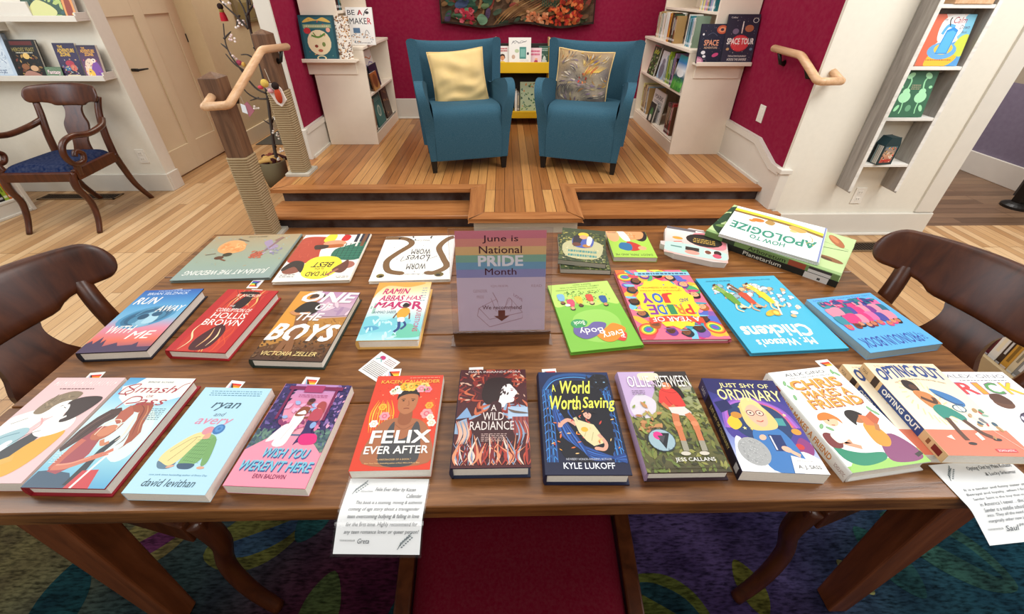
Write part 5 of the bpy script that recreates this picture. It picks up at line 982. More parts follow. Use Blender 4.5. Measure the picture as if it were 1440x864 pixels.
def a_chris(p):
    p.bg('#eef0ee'); o, d = '#e8a24a', '#a85a3a'
    p.T('ALEX GINO', .20, .93, .80, .965, '#3a3a3a', .005); p.T('AND OTHER STORY BY MELISSA', .24, .895, .84, .912, '#4a4a4a', .0)
    p.TO('CHRIS', .16, .775, .86, .875, o, d, .010, b=.07); p.TO('MAKES A', .22, .672, .88, .755, o, d, .010, b=.05); p.TO('FRIEND', .20, .565, .92, .655, o, d, .010, b=.06)
    p.scat(1, 3, (0, 0, 0, 0), ['#eef0ee'], .001, .002)
    for u, v, a in ((.10, .86, 60), (.13, .81, 120), (.90, .93, 70), (.94, .90, 120), (.9, .5, 100), (.93, .46, 120), (.10, .4, 40), (.18, .37, 140), (.08, .7, 70)): p.E(u, v, .045, .02, '#6aa06a', a); p.E(u, v, .035, .012, '#8abc84', a)
    p.B(0, 0, 1, .05, '#8fc45a'); p.S([(0, .02), (.2, .10), (.6, .07), (1, .12), (1, 0), (0, 0)], '#9ccc6a')
    p.S([(.04, .30), (.1, .20), (.3, .14), (.56, .12), (.5, .06), (.2, .04), (.04, .12)], '#2f8a6a'); p.S([(.02, .22), (.14, .2), (.2, .28), (.10, .34), (.02, .32)], '#7a3434'); p.S([(.30, .2), (.28, .36), (.38, .42), (.52, .38), (.56, .24), (.44, .16)], '#eceae0'); p.L([(.3, .24), (.2, .24), (.36, .18)], .05, '#e0a080'); p.S([(.12, .32), (.26, .34), (.28, .26), (.14, .24)], '#f0e8d8')
    p.E(.27, .44, .09, .08, '#f0c4a0'); p.S([(.13, .46), (.18, .51), (.30, .52), (.39, .46), (.39, .40), (.34, .45), (.2, .45)], '#d8803a'); p.E(.25, .445, .012, .012, K_); p.L([(.24, .40), (.28, .395)], .01, '#a8483a')
    p.S([(.56, .06), (.66, .22), (.86, .26), (.98, .14), (.96, .04), (.74, .02)], '#8a4a74'); p.S([(.58, .2), (.62, .36), (.74, .38), (.80, .24), (.7, .16)], '#d8983a'); p.E(.64, .43, .08, .07, '#b87a50'); p.S([(.51, .46), (.56, .51), (.66, .51), (.74, .46), (.68, .45), (.58, .4), (.54, .37)], '#2a2422'); p.P([(.66, .36), (.78, .34), (.90, .40), (.88, .48), (.76, .44), (.7, .46)], '#c0603f'); p.P([(.66, .36), (.78, .34), (.76, .44), (.68, .46)], '#d8784a'); p.L([(.74, .3), (.8, .36)], .05, '#b87a50'); p.L([(.9, .06), (1, .08)], .04, '#3a3432')
def s_chris(p): p.bg('#e8e8e4'); p.T('CHRIS MAKES A FRIEND', .24, .25, .84, .75, '#d08a44', .05); p.T('GINO', .03, .3, .11, .7, '#444', 0); p.E(.18, .5, .03, .4, '#b0503a'); p.T('SCHOLASTIC', .88, .3, .98, .6, '#8a4a3a', 0)
def a_opt(p):
    p.bg('#f0dcb8', '#f0e4cc', '#f2ead8'); p.B(0, 0, 1, .24, '#d9785c'); n = '#2f4a86'; rnd = random.Random(2)
    for k in range(26): a = k / 26 * 2 * pi; p.L([(.38 + .17 * cos(a), .55 + .2 * sin(a)), (.38 + .24 * cos(a + .15), .55 + .27 * sin(a + .15))], .016, '#e6cf9e')
    p.lines(.1, .945, .9, .97, 2, '#8a6a4a', .25); p.T('OPTING OUT', .06, .77, .95, .915, n, .07, warp=.05, rise=.02); p.T('YOU CHOOSE YOUR PATH, NO MATTER WHAT', .18, .735, .88, .755, '#8a6a4a', 0, warp=.05)
    sk = '#5a3a2a'; p.S([(.26, .70), (.30, .78), (.42, .76), (.42, .66), (.34, .64)], '#2a1e1c'); p.E(.37, .70, .05, .045, sk); p.S([(.30, .62), (.36, .66), (.50, .62), (.52, .50), (.36, .46)], '#c8824a'); p.L([(.34, .58), (.46, .52), (.50, .58)], .05, sk); p.S([(.36, .46), (.52, .50), (.66, .38), (.60, .32), (.50, .38), (.38, .34)], '#2f8a7a'); p.L([(.42, .36), (.40, .22), (.40, .14)], .06, sk); p.L([(.60, .34), (.66, .22), (.74, .17)], .06, sk); p.E(.42, .11, .05, .02, '#2a2220'); p.E(.77, .15, .05, .02, '#2a2220')
    p.S([(.56, .68), (.66, .66), (.78, .60), (.84, .52), (.76, .48), (.6, .58)], '#3f78b0'); p.L([(.58, .62), (.7, .52), (.8, .5)], .02, '#2a4f80'); p.E(.70, .46, .08, .06, '#2f5a6a'); p.E(.70, .46, .065, .048, '#dfe4d8'); p.L([(.7, .5), (.7, .42)], .008, '#2f5a6a')
    for q in range(14): x, y = rnd.uniform(.70, .96), rnd.uniform(.16, .46); p.E(x, y, rnd.uniform(.02, .045), rnd.uniform(.012, .03), rnd.choice(['#c04a4a', '#5a8a6a', '#eae4d6', '#7a7a80', '#b08a5a', '#3a5a70', '#8ab0a0']), rnd.uniform(0, 180))
    p.P([(.18, .17), (.26, .19), (.25, .14)], '#efe6d4'); p.P([(.56, .2), (.62, .22), (.62, .15), (.57, .14)], '#efe6d4'); p.L([(.7, .46), (.86, .2), (.96, .06)], .006, '#efe0d0'); p.B(.62, .035, .86, .065, '#d0404a'); p.T('SCHOLASTIC', .64, .041, .84, .059, W_, 0)
def s_opt(p): p.bg('#e0bc8a'); p.B(.27, 0, .76, 1, '#2f4a86'); p.T('OPTING OUT', .30, .25, .73, .78, W_, .06); p.E(.2, .5, .035, .4, '#3a2a24'); p.T('MAIA', .03, .3, .1, .7, '#6a4a30', 0); p.B(.82, .25, .85, .75, '#8a5a3a'); p.B(.88, .2, .96, .8, '#7a2a24')
def a_rick(p):
    p.bg('#f0f1f2'); p.T('ALEX GINO', .06, .92, .94, .965, '#7a7a80', .005); p.lines(.2, .88, .9, .9, 1, '#8a8a90', .6)
    for i, (ch, u0, u1) in enumerate((('R', .08, .28), ('I', .33, .40), ('C', .46, .66), ('K', .72, .92))):
        p.T(ch, u0, .72, u1, .86, '#8a4a8a', .06)
        p.T(ch, u0 + .004, .724, u1 - .004, .856, ('#d84a4a', '#e8a03a', '#5a9a5a', '#e8c83a')[i], .04)
    p.E(.46, .62, .13, .10, '#6a4634'); p.S([(.34, .66), (.4, .72), (.54, .72), (.6, .64), (.54, .6), (.4, .62)], '#5a3a2c'); p.S([(.36, .52), (.30, .2), (.34, .02), (.72, .02), (.76, .3), (.64, .5)], '#e6e4ea'); p.E(.62, .38, .22, .2, '#3c3448'); p.E(.62, .38, .2, .18, '#5a4f6c'); p.scat(16, 3, (.46, .28, .78, .5), ['#8a7aa8', '#d86a9a', '#7ab0c0', '#e8c85a', '#d0d0e0'], .025, .045); p.E(.16, .10, .09, .08, '#e8e8e8'); p.scat(6, 5, (.1, .05, .22, .15), ['#2a2a2a'], .02, .03); p.L([(.3, .2), (.28, .05)], .06, '#4a6a90'); p.L([(.66, .2), (.68, .04)], .06, '#4a6a90')
# --- placing them on the table -----------------------------------------------------------------------------------
P_ = 'picture_book'; H_ = 'hardcover_book'; S_ = 'paperback_book'
TB = [
 (P_, 'grey-green picture book turned away at the far left corner of the table', .272, .250, .009, (-.815, 1.078), 182.5, a_julian, 'hard', '#7c8a84'),
 (P_, 'picture book turned away with round yellow title patch and plaid shirts', .213, .262, .010, (-.553, 1.070), 182, a_dad, 'hard', '#e6dccb'),
 (P_, 'white picture book turned away with two curling brown worms', .226, .248, .010, (-.276, 1.063), 182, a_worm, 'hard', '#efeade'),
 (H_, 'blue and orange hardcover with white lettering at the left end of the middle row', .148, .224, .028, (-.873, .769), 2.5, a_run, 'hard', '#20202c'),
 (H_, 'red hardcover with flame-like streaks and dark figure', .137, .222, .026, (-.679, .768), -4, a_hollis, 'hard', '#a82028'),
 (H_, 'hardcover with huge white words over a brown field and lilac sky', .160, .240, .026, (-.470, .748), -3, a_boys, 'hard', '#2c3a34'),
 (H_, 'hardcover in orange and aqua watercolour with magenta lettering', .142, .221, .028, (-.271, .795), .6, a_ramin, 'hard', '#e0b468'),
 (P_, 'lime green thin picture book turned away beside the clear sign', .172, .252, .010, (.218, .794), 187, a_every, 'hard', '#6fae3c'),
 (P_, 'crowded multicoloured picture book turned away with yellow sunburst title', .210, .282, .014, (.424, .833), 180, a_pride, 'hard', '#c86a7a'),
 (P_, 'sky blue thin picture book turned away with running chickens', .233, .286, .010, (.666, .799), 183, a_watson, 'hard', '#3f9cbc'),
 ('board_book', 'thick blue board book turned away with rows of painted people', .190, .190, .022, (.895, .743), 188, a_pron, 'board', '#5aa6d8'),
 (S_, 'pink paperback with kissing couple at the left end of the front row', .140, .216, .024, (-.857, .481), -.8, a_kiss, 'paper', '#dcb6b8'),
 (H_, 'pale blue hardcover with two red-haired embracing figures', .136, .222, .026, (-.709, .473), -1.8, a_smash, 'hard', '#9a1f2c'),
 (S_, 'light blue paperback with two people seated with their backs turned', .135, .208, .022, (-.544, .456), -2.3, a_ryan, 'paper', '#a9d4e6'),
 (S_, 'pink and purple paperback with two figures on a garden path', .136, .206, .022, (-.387, .463), -3.2, a_wish, 'paper', '#e690a6'),
 (S_, 'red paperback with a person wearing a crown of flowers', .135, .201, .023, (-.197, .485), .4, a_felix, 'paper', '#cf4430'),
 (H_, 'dark red hardcover with a white profile and swirling hair', .134, .210, .032, (-.026, .486), 0, a_wild, 'hard', '#26304a'),
 (H_, 'navy hardcover with yellow hand-lettered title and floating boy', .143, .215, .032, (.137, .474), -1, a_world, 'hard', '#161d3c'),
 (H_, 'olive and lilac hardcover with seated person in a red top', .143, .214, .027, (.305, .478), 0, a_ollie, 'hard', '#3a2630'),
 (S_, 'violet paperback with blonde person in glasses holding a notebook', .143, .195, .028, (.470, .464), -3.5, a_just, 'paper', '#2a2a50'),
 (H_, 'white hardcover with orange lettering and two reading children', .150, .214, .028, (.636, .480), 6.8, a_chris, 'hard', '#e6e6e2'),
]
BK = {}
for nm, lb, w_, h_, t_, c_, a_, art, kd, ed in TB:
    kw = {}
    if art is a_just: kw['spineart'] = s_just
    if art is a_chris: kw['spineart'] = s_chris
    if art is a_ollie: kw['spine'] = '#a58cae'
    if art is a_pron: kw['spine'] = '#8a9aa4'; kw['pages'] = '#9ab0b8'
    BK[art] = book(nm, lb, w_, h_, t_, (c_[0], c_[1], TZ), R(a_), art, kd, ed, **kw)
book(S_, 'tan paperback half covered by the copy on top of it', .140, .205, .024, (.792, .497, TZ), R(-2.3), a_opt, 'paper', '#e0c394', '#e0bc8a', spineart=s_opt)
book(S_, 'white paperback with rainbow lettering under the right edge of the tan paperback', .140, .205, .020, (.985, .478, TZ), R(-1), a_rick, 'paper', '#dcdde0')
book(S_, 'tan paperback with blue lettering lying on top of its twin', .143, .203, .022, (.817, .481, TZ + .0245), R(-2), a_opt, 'paper', '#e0c394', '#e0bc8a', spineart=s_opt)
book('board_book', 'leafy green board book at the bottom of the small stack by the clear sign', .146, .205, .016, (.242, 1.079, TZ), R(176), a_sleep, 'board', '#2c3024', pages='#cfcabc')
book('board_book', 'leafy green board book on top of the small stack by the clear sign', .140, .196, .017, (.243, 1.088, TZ + .0165), R(169), a_sleep, 'board', '#2c3024', pages='#b9b4a6')
book('board_book', 'small lime green board book turned away at the far edge of the table', .132, .159, .016, (.402, 1.119, TZ), R(177.5), a_papa, 'board', '#9cc44a', pages='#e0dccf')
book('picture_book', 'oversized dark book lying at the bottom of the far right stack', .265, .372, .019, (.888, 1.128, TZ), R(46), a_arb, 'hard', '#20241c', '#1f211d', spineart=s_plan)
book('picture_book', 'oversized pale green leaf-patterned book in the far right stack', .265, .372, .018, (.888, 1.131, TZ + .0195), R(46), a_arb, 'hard', '#7a9460', '#6f8a52', spineart=s_arb)
book('picture_book', 'white picture book with green lettering topmost of the far right stack', .270, .252, .011, (.868, 1.140, TZ + .0378), R(141.5), a_apol, 'hard', '#d9dcd8')
# shaped board book with a cut-out outline
def shaped():
    o = thing('board_book', 'van-shaped pink and mint board book with dark round title', 'book', (.612, 1.117, TZ), R(158), None)
    out = [(-.095, -.085), (-.03, -.085), (-.025, -.098), (.02, -.098), (.03, -.085), (.09, -.085), (.098, -.06), (.092, .02), (.106, .025), (.104, .045), (.09, .05), (.088, .075), (.06, .092), (-.05, .098), (-.085, .09), (-.095, .06)]
    W, H = .204, .198
    for nm, z0, z1, c in (('pages', .002, .016, '#d8d2c8'), ('cover', .016, .0185, '#cfc4bd')):
        m = MB(c); m.prism(out, lambda p, k: (p[0], p[1], (z0, z1)[k]))
        if nm == 'cover':
            m.prism(out, lambda p, k: (p[0], p[1], (0, .002)[k]))
            q = Print(W * .9, H * .9, m, lambda u, v, z: ((u - .5) * W * .9, (v - .5) * H * .9, .0185 + z)); a_bakery(q)
        m.build(nm, M_print, o)
shaped()
# ------------------------------------------------------------------ paper things on the table
def flag_art(p):
    p.bg('#f2efe9')
    for i, c in enumerate(['#d8403a', '#ee8f3a', '#f2d84a', '#4a9a5a', '#3a66b8', '#7a3f9a']): p.B(.10, .88 - i * .075 - .075, .92, .88 - i * .075, c)
    for a, c in ((.48, '#2a2422'), (.38, '#7a4a34'), (.28, '#7ec0dc'), (.19, '#f0a8bc'), (.1, W_)): p.P([(.10, .43), (.10, .88), (.10 + a * .3, .88), (.10 + a, .655), (.10 + a * .3, .43)], c)
def sheet(name, label, cat, w, h, loc, rot, art, mat=None, group=None, fn=None):
    m = MB('#efece6')
    if fn is None: m.box(-w / 2, -h / 2, 0, w / 2, h / 2, .0006)
    art(Print(w, h, m, lambda u, v, z: ((u - .5) * w, (v - .5) * h, .0006 + z)))
    o = m.build(name, mat or M_paper, None, loc, rot=(0, 0, rot)); return tag(o, label, cat, group)
for lb, x, y, a in [
    ('small rainbow flag bookmark under the far left grey-green picture book', -.704, .956, 178), ('small rainbow flag bookmark above the blue and orange hardcover', -.905, .882, 8),
    ('small rainbow flag bookmark above the red hardcover', -.690, .878, -6), ('small rainbow flag bookmark above the hardcover with huge white words', -.517, .868, 2),
    ('small rainbow flag bookmark above the pink kissing-couple paperback', -.880, .588, 5), ('small rainbow flag bookmark above the light blue paperback', -.572, .560, -8),
    ('small rainbow flag bookmark above the pink and purple garden-path paperback', -.417, .568, -6), ('small rainbow flag bookmark above the red flower-crown paperback', -.243, .588, 2),
    ('small rainbow flag bookmark above the dark red profile hardcover', -.064, .590, 2), ('small rainbow flag bookmark above the navy hardcover', .096, .583, 3),
    ('small rainbow flag bookmark beside the tan paperbacks', .716, .600, 8)]:
    sheet('flag_bookmark', lb, 'bookmark', .031, .058, (x - .007 * sin(R(a)), y + .007 * cos(R(a)), TZ + .0003), R(a), flag_art, group='rainbow flag bookmarks')
def small_art(p):
    p.bg('#f1eeea'); p.B(.06, .62, .44, .94, '#dfe8ec'); p.E(.3, .82, .12, .10, '#c8487a'); p.L([(.12, .66), (.26, .76), (.4, .66)], .04, '#7ab0a8'); p.lines(.5, .66, .94, .92, 4, '#8a5a64', .4); p.lines(.08, .08, .92, .58, 8, '#6f6a70', .35)
sheet('review_card', 'small printed white card lying above the red flower-crown paperback', 'card', .060, .066, (-.279, .632, TZ + .0004), R(-34), small_art)
def hand_art(lines_, sign, head):
    def f(p):
        p.bg('#eef0f0'); ink = '#3a4048'
        for (x, y, s) in ((.14, .86, 1), (.80, .16, 1)):
            p.L([(x - .06, y - .10), (x, y), (x + .09, y + .07)], .007, '#6a7478')
            for k in range(6): t = k / 6; q = (x - .05 + .13 * t, y - .08 + .14 * t); p.L([q, (q[0] + .02, q[1] + .05)], .006, '#6a7478'); p.E(q[0] + .025, q[1] + .06, .012, .007, '#7a8488', 50); p.E(q[0] + .04, q[1] + .01, .012, .007, '#7a8488', 10)
        for t in head: p.T(*t, ink, -.008, .25)
        p.T('TITLE & AUTHOR', .18, .79, .33, .81, '#555', .0) if sign == 'Greta' else None
        n = len(lines_)
        for i, (s, a, b) in enumerate(lines_): st = .092 if n < 7 else .062; y = .60 - i * st; p.T(s, a, y, b, y + st * .68, ink, -.008, .2, rise=.01)
        p.T('YOUR BOOKSELLER', .06, .155, .24, .175, '#444', .0); p.T(sign, .27, .13, .41, .19, ink, -.008, .3)
    return f
L1 = [('This book is a stunning, moving & authentic', .16, .97), ('coming of age story about a transgender', .10, .95), ('teen overcoming bullying & falling in love', .11, .96), ('for the first time. Highly recommend for', .11, .95), ('any teen romance lover or queer person!', .10, .97)]
L2 = [('It is a tender and funny sister story', .12, .95), ('Betrayal and loyalty, when I first saw', .10, .95), ('Sander Saint is the boy that moved most', .12, .96), ('in America I never... she finds out the', .14, .95), ('Sander is a middle schooler who doesn\'t fall', .14, .97), ('into. They all the need of boys or girls, with', .14, .97), ('marginally other new issues like friendship and', .12, .97), ('parents, and opening...', .44, .93)]
def hanging(label, w, L, cx, y_edge, y_in, cxrot, art, droop, sleeve):
    """card tucked under a book, lying flat to the table edge and bending down past it"""
    t = thing('recommendation_card', label, 'card', (cx, y_in, TZ + .0004), cxrot)
    flat = y_in - y_edge + .004
    def pos(u, v, z, k=1.0, lift=0):
        s = (1 - v) * L * k; 
        if s <= flat: y, zz, ny, nz = -s, 0, 0, 1
        else:
            q = s - flat; r = .03; am = droop; a = min(am, q / r)
            y = -flat - r * sin(a) - max(0, q - r * am) * cos(am); zz = -r * (1 - cos(a)) - max(0, q - r * am) * sin(am); ny, nz = -sin(a), cos(a)
        return ((u - .5) * w * k, y + ny * (z + lift), zz + nz * (z + lift))
    m = MB('#eef0f0'); n = 48
    class FP(Print):
        def raw(s, pts, faces, cols): Print.raw(s, pts, faces, cols)
        def P(s, pts, c):
            us = [q[0] for q in pts]; vs = [q[1] for q in pts]
            if len(pts) == 4 and max(us) - min(us) > .9 and max(vs) - min(vs) > .9:
                for i in range(n): Print.P(s, [(0, i / n), (1, i / n), (1, (i + 1) / n), (0, (i + 1) / n)], c)
                return
            Print.P(s, pts, c)
    art(FP(w, L, m, lambda u, v, z: pos(u, v, z, 1, .0008), 1.6e-5))
    m.grid(lambda u, v: pos(u, v, 0, 1, .0006), 2, n)
    m.build('card', M_paper, t)
    if sleeve:
        s = MB('#ffffff'); s.grid(lambda u, v: pos(.5 + (u - .5) * 1.04, -.03 + v * 1.1, 0, 1, .0042), 2, n); s.grid(lambda u, v: pos(.5 + (u - .5) * 1.04, -.03 + v * 1.1, 0, 1, .0001), 2, n, flip=True); s.build('plastic_sleeve', M_film, t)
def film():
    m = bpy.data.materials.new('clear_film'); m.use_nodes = True; nt = m.node_tree; nt.nodes.clear()
    o = node(nt, 'ShaderNodeOutputMaterial'); mx = node(nt, 'ShaderNodeMixShader'); tr = node(nt, 'ShaderNodeBsdfTransparent'); gl = node(nt, 'ShaderNodeBsdfGlossy'); gl.inputs['Roughness'].default_value = .06
    mx.inputs[0].default_value = .045; nt.links.new(tr.outputs[0], mx.inputs[1]); nt.links.new(gl.outputs[0], mx.inputs[2]); nt.links.new(mx.outputs[0], o.inputs[0]); return m
M_film = film()
hanging('handwritten recommendation card in a clear sleeve hanging off the front table edge', .133, .108, -.198, TY0, .382, R(-1.5), hand_art(L1, 'Greta', [('Felix Ever After by Kacen', .36, .79, .86, .86), ('Callender', .76, .71, .95, .77)]), R(36), True)
hanging('handwritten recommendation card hanging off the right front table edge', .150, .120, .815, TY0, .396, R(4), hand_art(L2, 'Saul', [('Opting Out by Maia Kobabe', .40, .86, .96, .93), ('& Lucky Srikumar', .55, .77, .93, .83)]), R(28), False)
# clear acrylic sign
def sign():
    t = thing('acrylic_sign_holder', 'clear slanted acrylic sign holder in the middle of the table', 'sign', (-.009, .735, TZ), R(.5))
    tilt = R(15); L, w = .262, .236; n = Vector((0, -cos(tilt), sin(tilt))); u = Vector((0, sin(tilt), cos(tilt)))
    def at(x, s, o): return tuple(Vector((x, 0, 0)) + u * s + n * o)
    m = MB('#ffffff')
    for o0, o1 in ((.0006, .0026), (-.0026, -.0006)):
        m.hexa([at(-w / 2, .002, o1), at(w / 2, .002, o1), at(w / 2, .002, o0), at(-w / 2, .002, o0)], [at(-w / 2, L, o1), at(w / 2, L, o1), at(w / 2, L, o0), at(-w / 2, L, o0)])
    m.box(-w / 2, -.046, 0, w / 2, .002, .0026); m.build('holder', M_clear, t)
    W, H = .207, .250; q = MB('#cdb6c4'); p = Print(W, H, q, lambda a, v, z: at((a - .5) * W, .006 + v * H, -.0002 + z))
    p.bg('#dccad8'); st = [('#dc8490', .925, 1), ('#e89c8a', .85, .925), ('#ecc488', .77, .85), ('#92bca4', .70, .77), ('#82aec8', .63, .70), ('#a09ec8', .55, .63)]  # sheet and stripe colours lightened to include the plastic's reflected haze
    for c, a, b in st: p.B(0, a, 1, b, c)
    d = '#5a2a34'
    p.T('June is', .30, .88, .69, .955, d, .02); p.T('National', .26, .785, .73, .855, d, .02); p.T('PRIDE', .25, .665, .74, .76, '#f3eff0', .07); p.T('Month', .32, .575, .67, .64, d, .008)
    b = '#b58f98'
    p.L([(.24, .24), (.22, .16), (.36, .04), (.74, .13), (.74, .19), (.36, .12), (.24, .24)], .008, b, False); p.L([(.24, .24), (.44, .33), (.50, .18), (.60, .34), (.74, .19)], .007, b, False); p.L([(.38, .34), (.44, .20)], .006, b, False); p.L([(.40, .40), (.46, .30)], .008, b); p.L([(.54, .24), (.58, .34), (.62, .3), (.6, .2)], .007, b)
    p.T('GENDER', .18, .40, .34, .43, '#bf9aa4', -.005); p.T('QUEER', .38, .45, .58, .475, '#bf9aa4', -.005); p.T('LOVE', .64, .36, .74, .39, '#a86a7a', -.005, rise=-.06); p.T('PRIDE', .22, .34, .30, .37, '#bf9aa4', -.005); p.T('READ', .84, .45, .96, .475, '#bf9aa4', -.005)
    p.T('We recommend', .28, .225, .73, .265, '#6a3a3c', .015); p.P([(.46, .215), (.54, .215), (.54, .155), (.59, .155), (.50, .10), (.41, .155), (.46, .155)], '#7a4438')
    q.build('printed_sheet', M_paper, t)
sign()
# ------------------------------------------------------------------ white bookcases at the sides of the stage
def frame_case(name, label, x0, x1, y0, y1, z0, zc, shelves, open_to, hut, zt, kick=.095):
    """cabinet with solid end panels; open on the side open_to (+1: towards +x, -1: towards -x); hut: x-range of the upper hutch"""
    t = thing(name, label, 'bookcase', ((x0 + x1) / 2, (y0 + y1) / 2, z0)); ox, oy = -(x0 + x1) / 2, -(y0 + y1) / 2
    def B(nm, a0, b0, c0, a1, b1, c1, bev=.002):
        m = MB(); m.box(a0 + ox, b0 + oy, c0 - z0, a1 + ox, b1 + oy, c1 - z0); return m.build(nm, M_case, t, bevel=bev)
    th = .02
    for ya in (y0, y1 - th): B('side_panel', x0, ya, z0, x1, ya + th, zc - th)
    xb = (x0, x0 + .012) if open_to > 0 else (x1 - .012, x1)
    B('back_panel', xb[0], y0 + th, z0, xb[1], y1 - th, zc - th)
    B('counter', x0, y0 - .002, zc - th, x1 + (.008 if open_to > 0 else 0), y1, zc) if open_to > 0 else B('counter', x0 - .008, y0 - .002, zc - th, x1, y1, zc)
    inn = (x0 + .012, x1 - .005) if open_to > 0 else (x0 + .005, x1 - .012)
    for z in shelves: B('shelf', inn[0], y0 + th, z - .018, inn[1], y1 - th, z)
    B('kick_board', x1 - .02 if open_to > 0 else x0, y0 + th, z0, x1 - .002 if open_to > 0 else x0 + .02, y1 - th, z0 + kick)
    h0, h1 = hut
    for ya in (y0 + .0, y1 - th): B('hutch_side', h0, ya, zc, h1, ya + th, zt)
    hb = (x0, x0 + .012) if open_to > 0 else (x1 - .012, x1)
    B('hutch_back', hb[0], y0 + th, zc, hb[1], y1 - th, zt)
    for z in (zc + .24, zc + .5): B('hutch_shelf', h0 + (.012 if open_to > 0 else 0), y0 + th, z - .018, h1 - (0 if open_to > 0 else .012), y1 - th, z)
    B('hutch_top', h0, y0, zt, h1, y1, zt + .02)
    return t
frame_case('bookcase', 'white bookcase at the left side of the stage with a counter and open shelves', -1.525, -1.106, 3.59, 4.40, .3, 1.072, (.395, .712), 1, (-1.525, -1.25), 1.75)
frame_case('bookcase', 'white bookcase at the right side of the stage filled with children\'s books', 1.372, 1.80, 3.31, 4.44, .3, 1.085, (.408, .775), -1, (1.508, 1.80), 1.75)
def ledge(label, x0, x1, yw, z, dp, lip=.022, closed=False):
    t = thing('picture_ledge', label, 'shelf', ((x0 + x1) / 2, yw, z)); h = (x1 - x0) / 2
    m = MB(); m.box(-h, -dp, -.012, h, 0, 0); m.build('shelf_board', M_white if closed else M_case, t, bevel=.002)
    m = MB(); m.box(-h, -dp - .012, -.014, h, -dp, lip); m.build('front_lip', M_white if closed else M_case, t, bevel=.002)
    m = MB(); m.box(-h, -.012, 0, h, 0, .05 if closed else -.10) if closed else m.box(-h + .03, -.012, -.11, h - .03, 0, -.012); m.build('back_rail', M_white if closed else M_case, t, bevel=.002)
    if closed:
        m = MB(); m.box(h - .012, -dp, 0, h, -.012, .04); m.build('end_cap', M_white, t, bevel=.002)
ledge('white display ledge on the near side of the left stage bookcase', -1.61, -1.145, 3.59, .985, .075, .012)
ledge('white display ledge on the near side of the right stage bookcase', 1.40, 1.802, 3.31, 1.003, .075, .012)
ledge('lower white picture ledge on the cream wall above the antique armchair', -4.1, -2.85, 3.3, .905, .10, .022, True)
ledge('upper white picture ledge on the cream wall above the antique armchair', -3.40, -2.84, 3.3, 1.275, .10, .022, True)
ledge('short white picture ledge at the left edge above the sketch-cover book', -4.1, -3.43, 3.3, 1.215, .10, .022, True)
# ------------------------------------------------------------------ books standing face out
def standing(label, w, h, t, xy, zbase, lean, face, art, edge='#444444', kind='paper', roll=0, nm='picture_book', pages='#d9d2c4', group=None):
    a = R(90 - lean); o = book(nm, label, w, h, t, (xy[0], xy[1], zbase + h / 2 * cos(R(lean)) + .0005), (a, 0, R(face)), art, kind, edge, None, pages, group=group); return o
def simple(*a):        # (background colours), [shapes]
    bgc, shapes = a
    def f(p):
        p.bg(*bgc)
        for s in shapes: getattr(p, s[0])(*s[1:])
    return f
a_teal = simple(['#1f4a55'], [('B', .06, .05, .94, .95, '#2a5f68'), ('S', [(.1, .84), (.3, .95), (.5, .9), (.7, .95), (.9, .84), (.5, .88)], '#d8b45a'), ('B', .1, .72, .9, .80, '#8aa07a'), ('lines', .14, .735, .86, .785, 1, '#c8c49a', .7), ('E', .2, .66, .1, .08, '#b8343a'), ('E', .8, .68, .06, .06, '#e8a890'), ('E', .5, .40, .34, .33, '#ead9b0'), ('E', .40, .32, .05, .04, '#8a3a2a'), ('E', .62, .36, .05, .06, '#7a8a4a'), ('E', .5, .22, .07, .04, '#b8604a'), ('L', [(.3, .56), (.5, .52), (.7, .6)], .05, '#5f8a3a'), ('L', [(.36, .62), (.44, .52)], .03, '#5f8a3a'), ('scat', 20, 3, (.1, .08, .9, .9), ['#d8b45a', '#c84a4a', '#8ab0a0'], .012, .025), ('E', .5, .05, .14, .07, '#e8d8a8'), ('E', .5, .05, .1, .045, '#2a5f68')])
a_wood = simple(['#efe8dc'], [('scat', 160, 4, (.5, 0, 1, 1), ['#8a5a34', '#b8843f', '#6a4a34', '#d09a4a', '#4a3a30'], .02, .05, 'leaf'), ('scat', 60, 6, (0, .7, 1, 1), ['#8a5a34', '#b8843f', '#6a4a34', '#d8c0a0'], .02, .05, 'leaf'), ('scat', 60, 8, (0, 0, .6, .25), ['#8a5a34', '#6a4a34', '#b8843f'], .02, .05, 'leaf'), ('lines', .06, .36, .5, .74, 5, '#8a7a62', .3)])
a_maker = simple(['#f1eeea'], [('T', 'BE A', .06, .80, .62, .93, '#4a4a50', .02), ('T', 'MAKER', .10, .56, .92, .72, '#4a4a50', .02), ('T', 'A', .46, .80, .62, .93, '#c0303a', .03), ('T', 'R', .78, .56, .92, .72, '#c0303a', .03), ('L', [(.66, .78), (.74, .9), (.86, .96)], .03, '#3a3436'), ('E', .8, .86, .07, .05, '#3a3436'), ('B', .2, .32, .46, .46, '#5a7a9a'), ('scat', 26, 3, (.08, .08, .92, .3), ['#6a7a8a', '#c8a07a', '#9a9aa0'], .02, .05), ('L', [(.6, .2), (.7, .4), (.8, .3)], .02, '#6a6a70'), ('lines', .2, .04, .8, .07, 1, '#6a6a70', .6)])
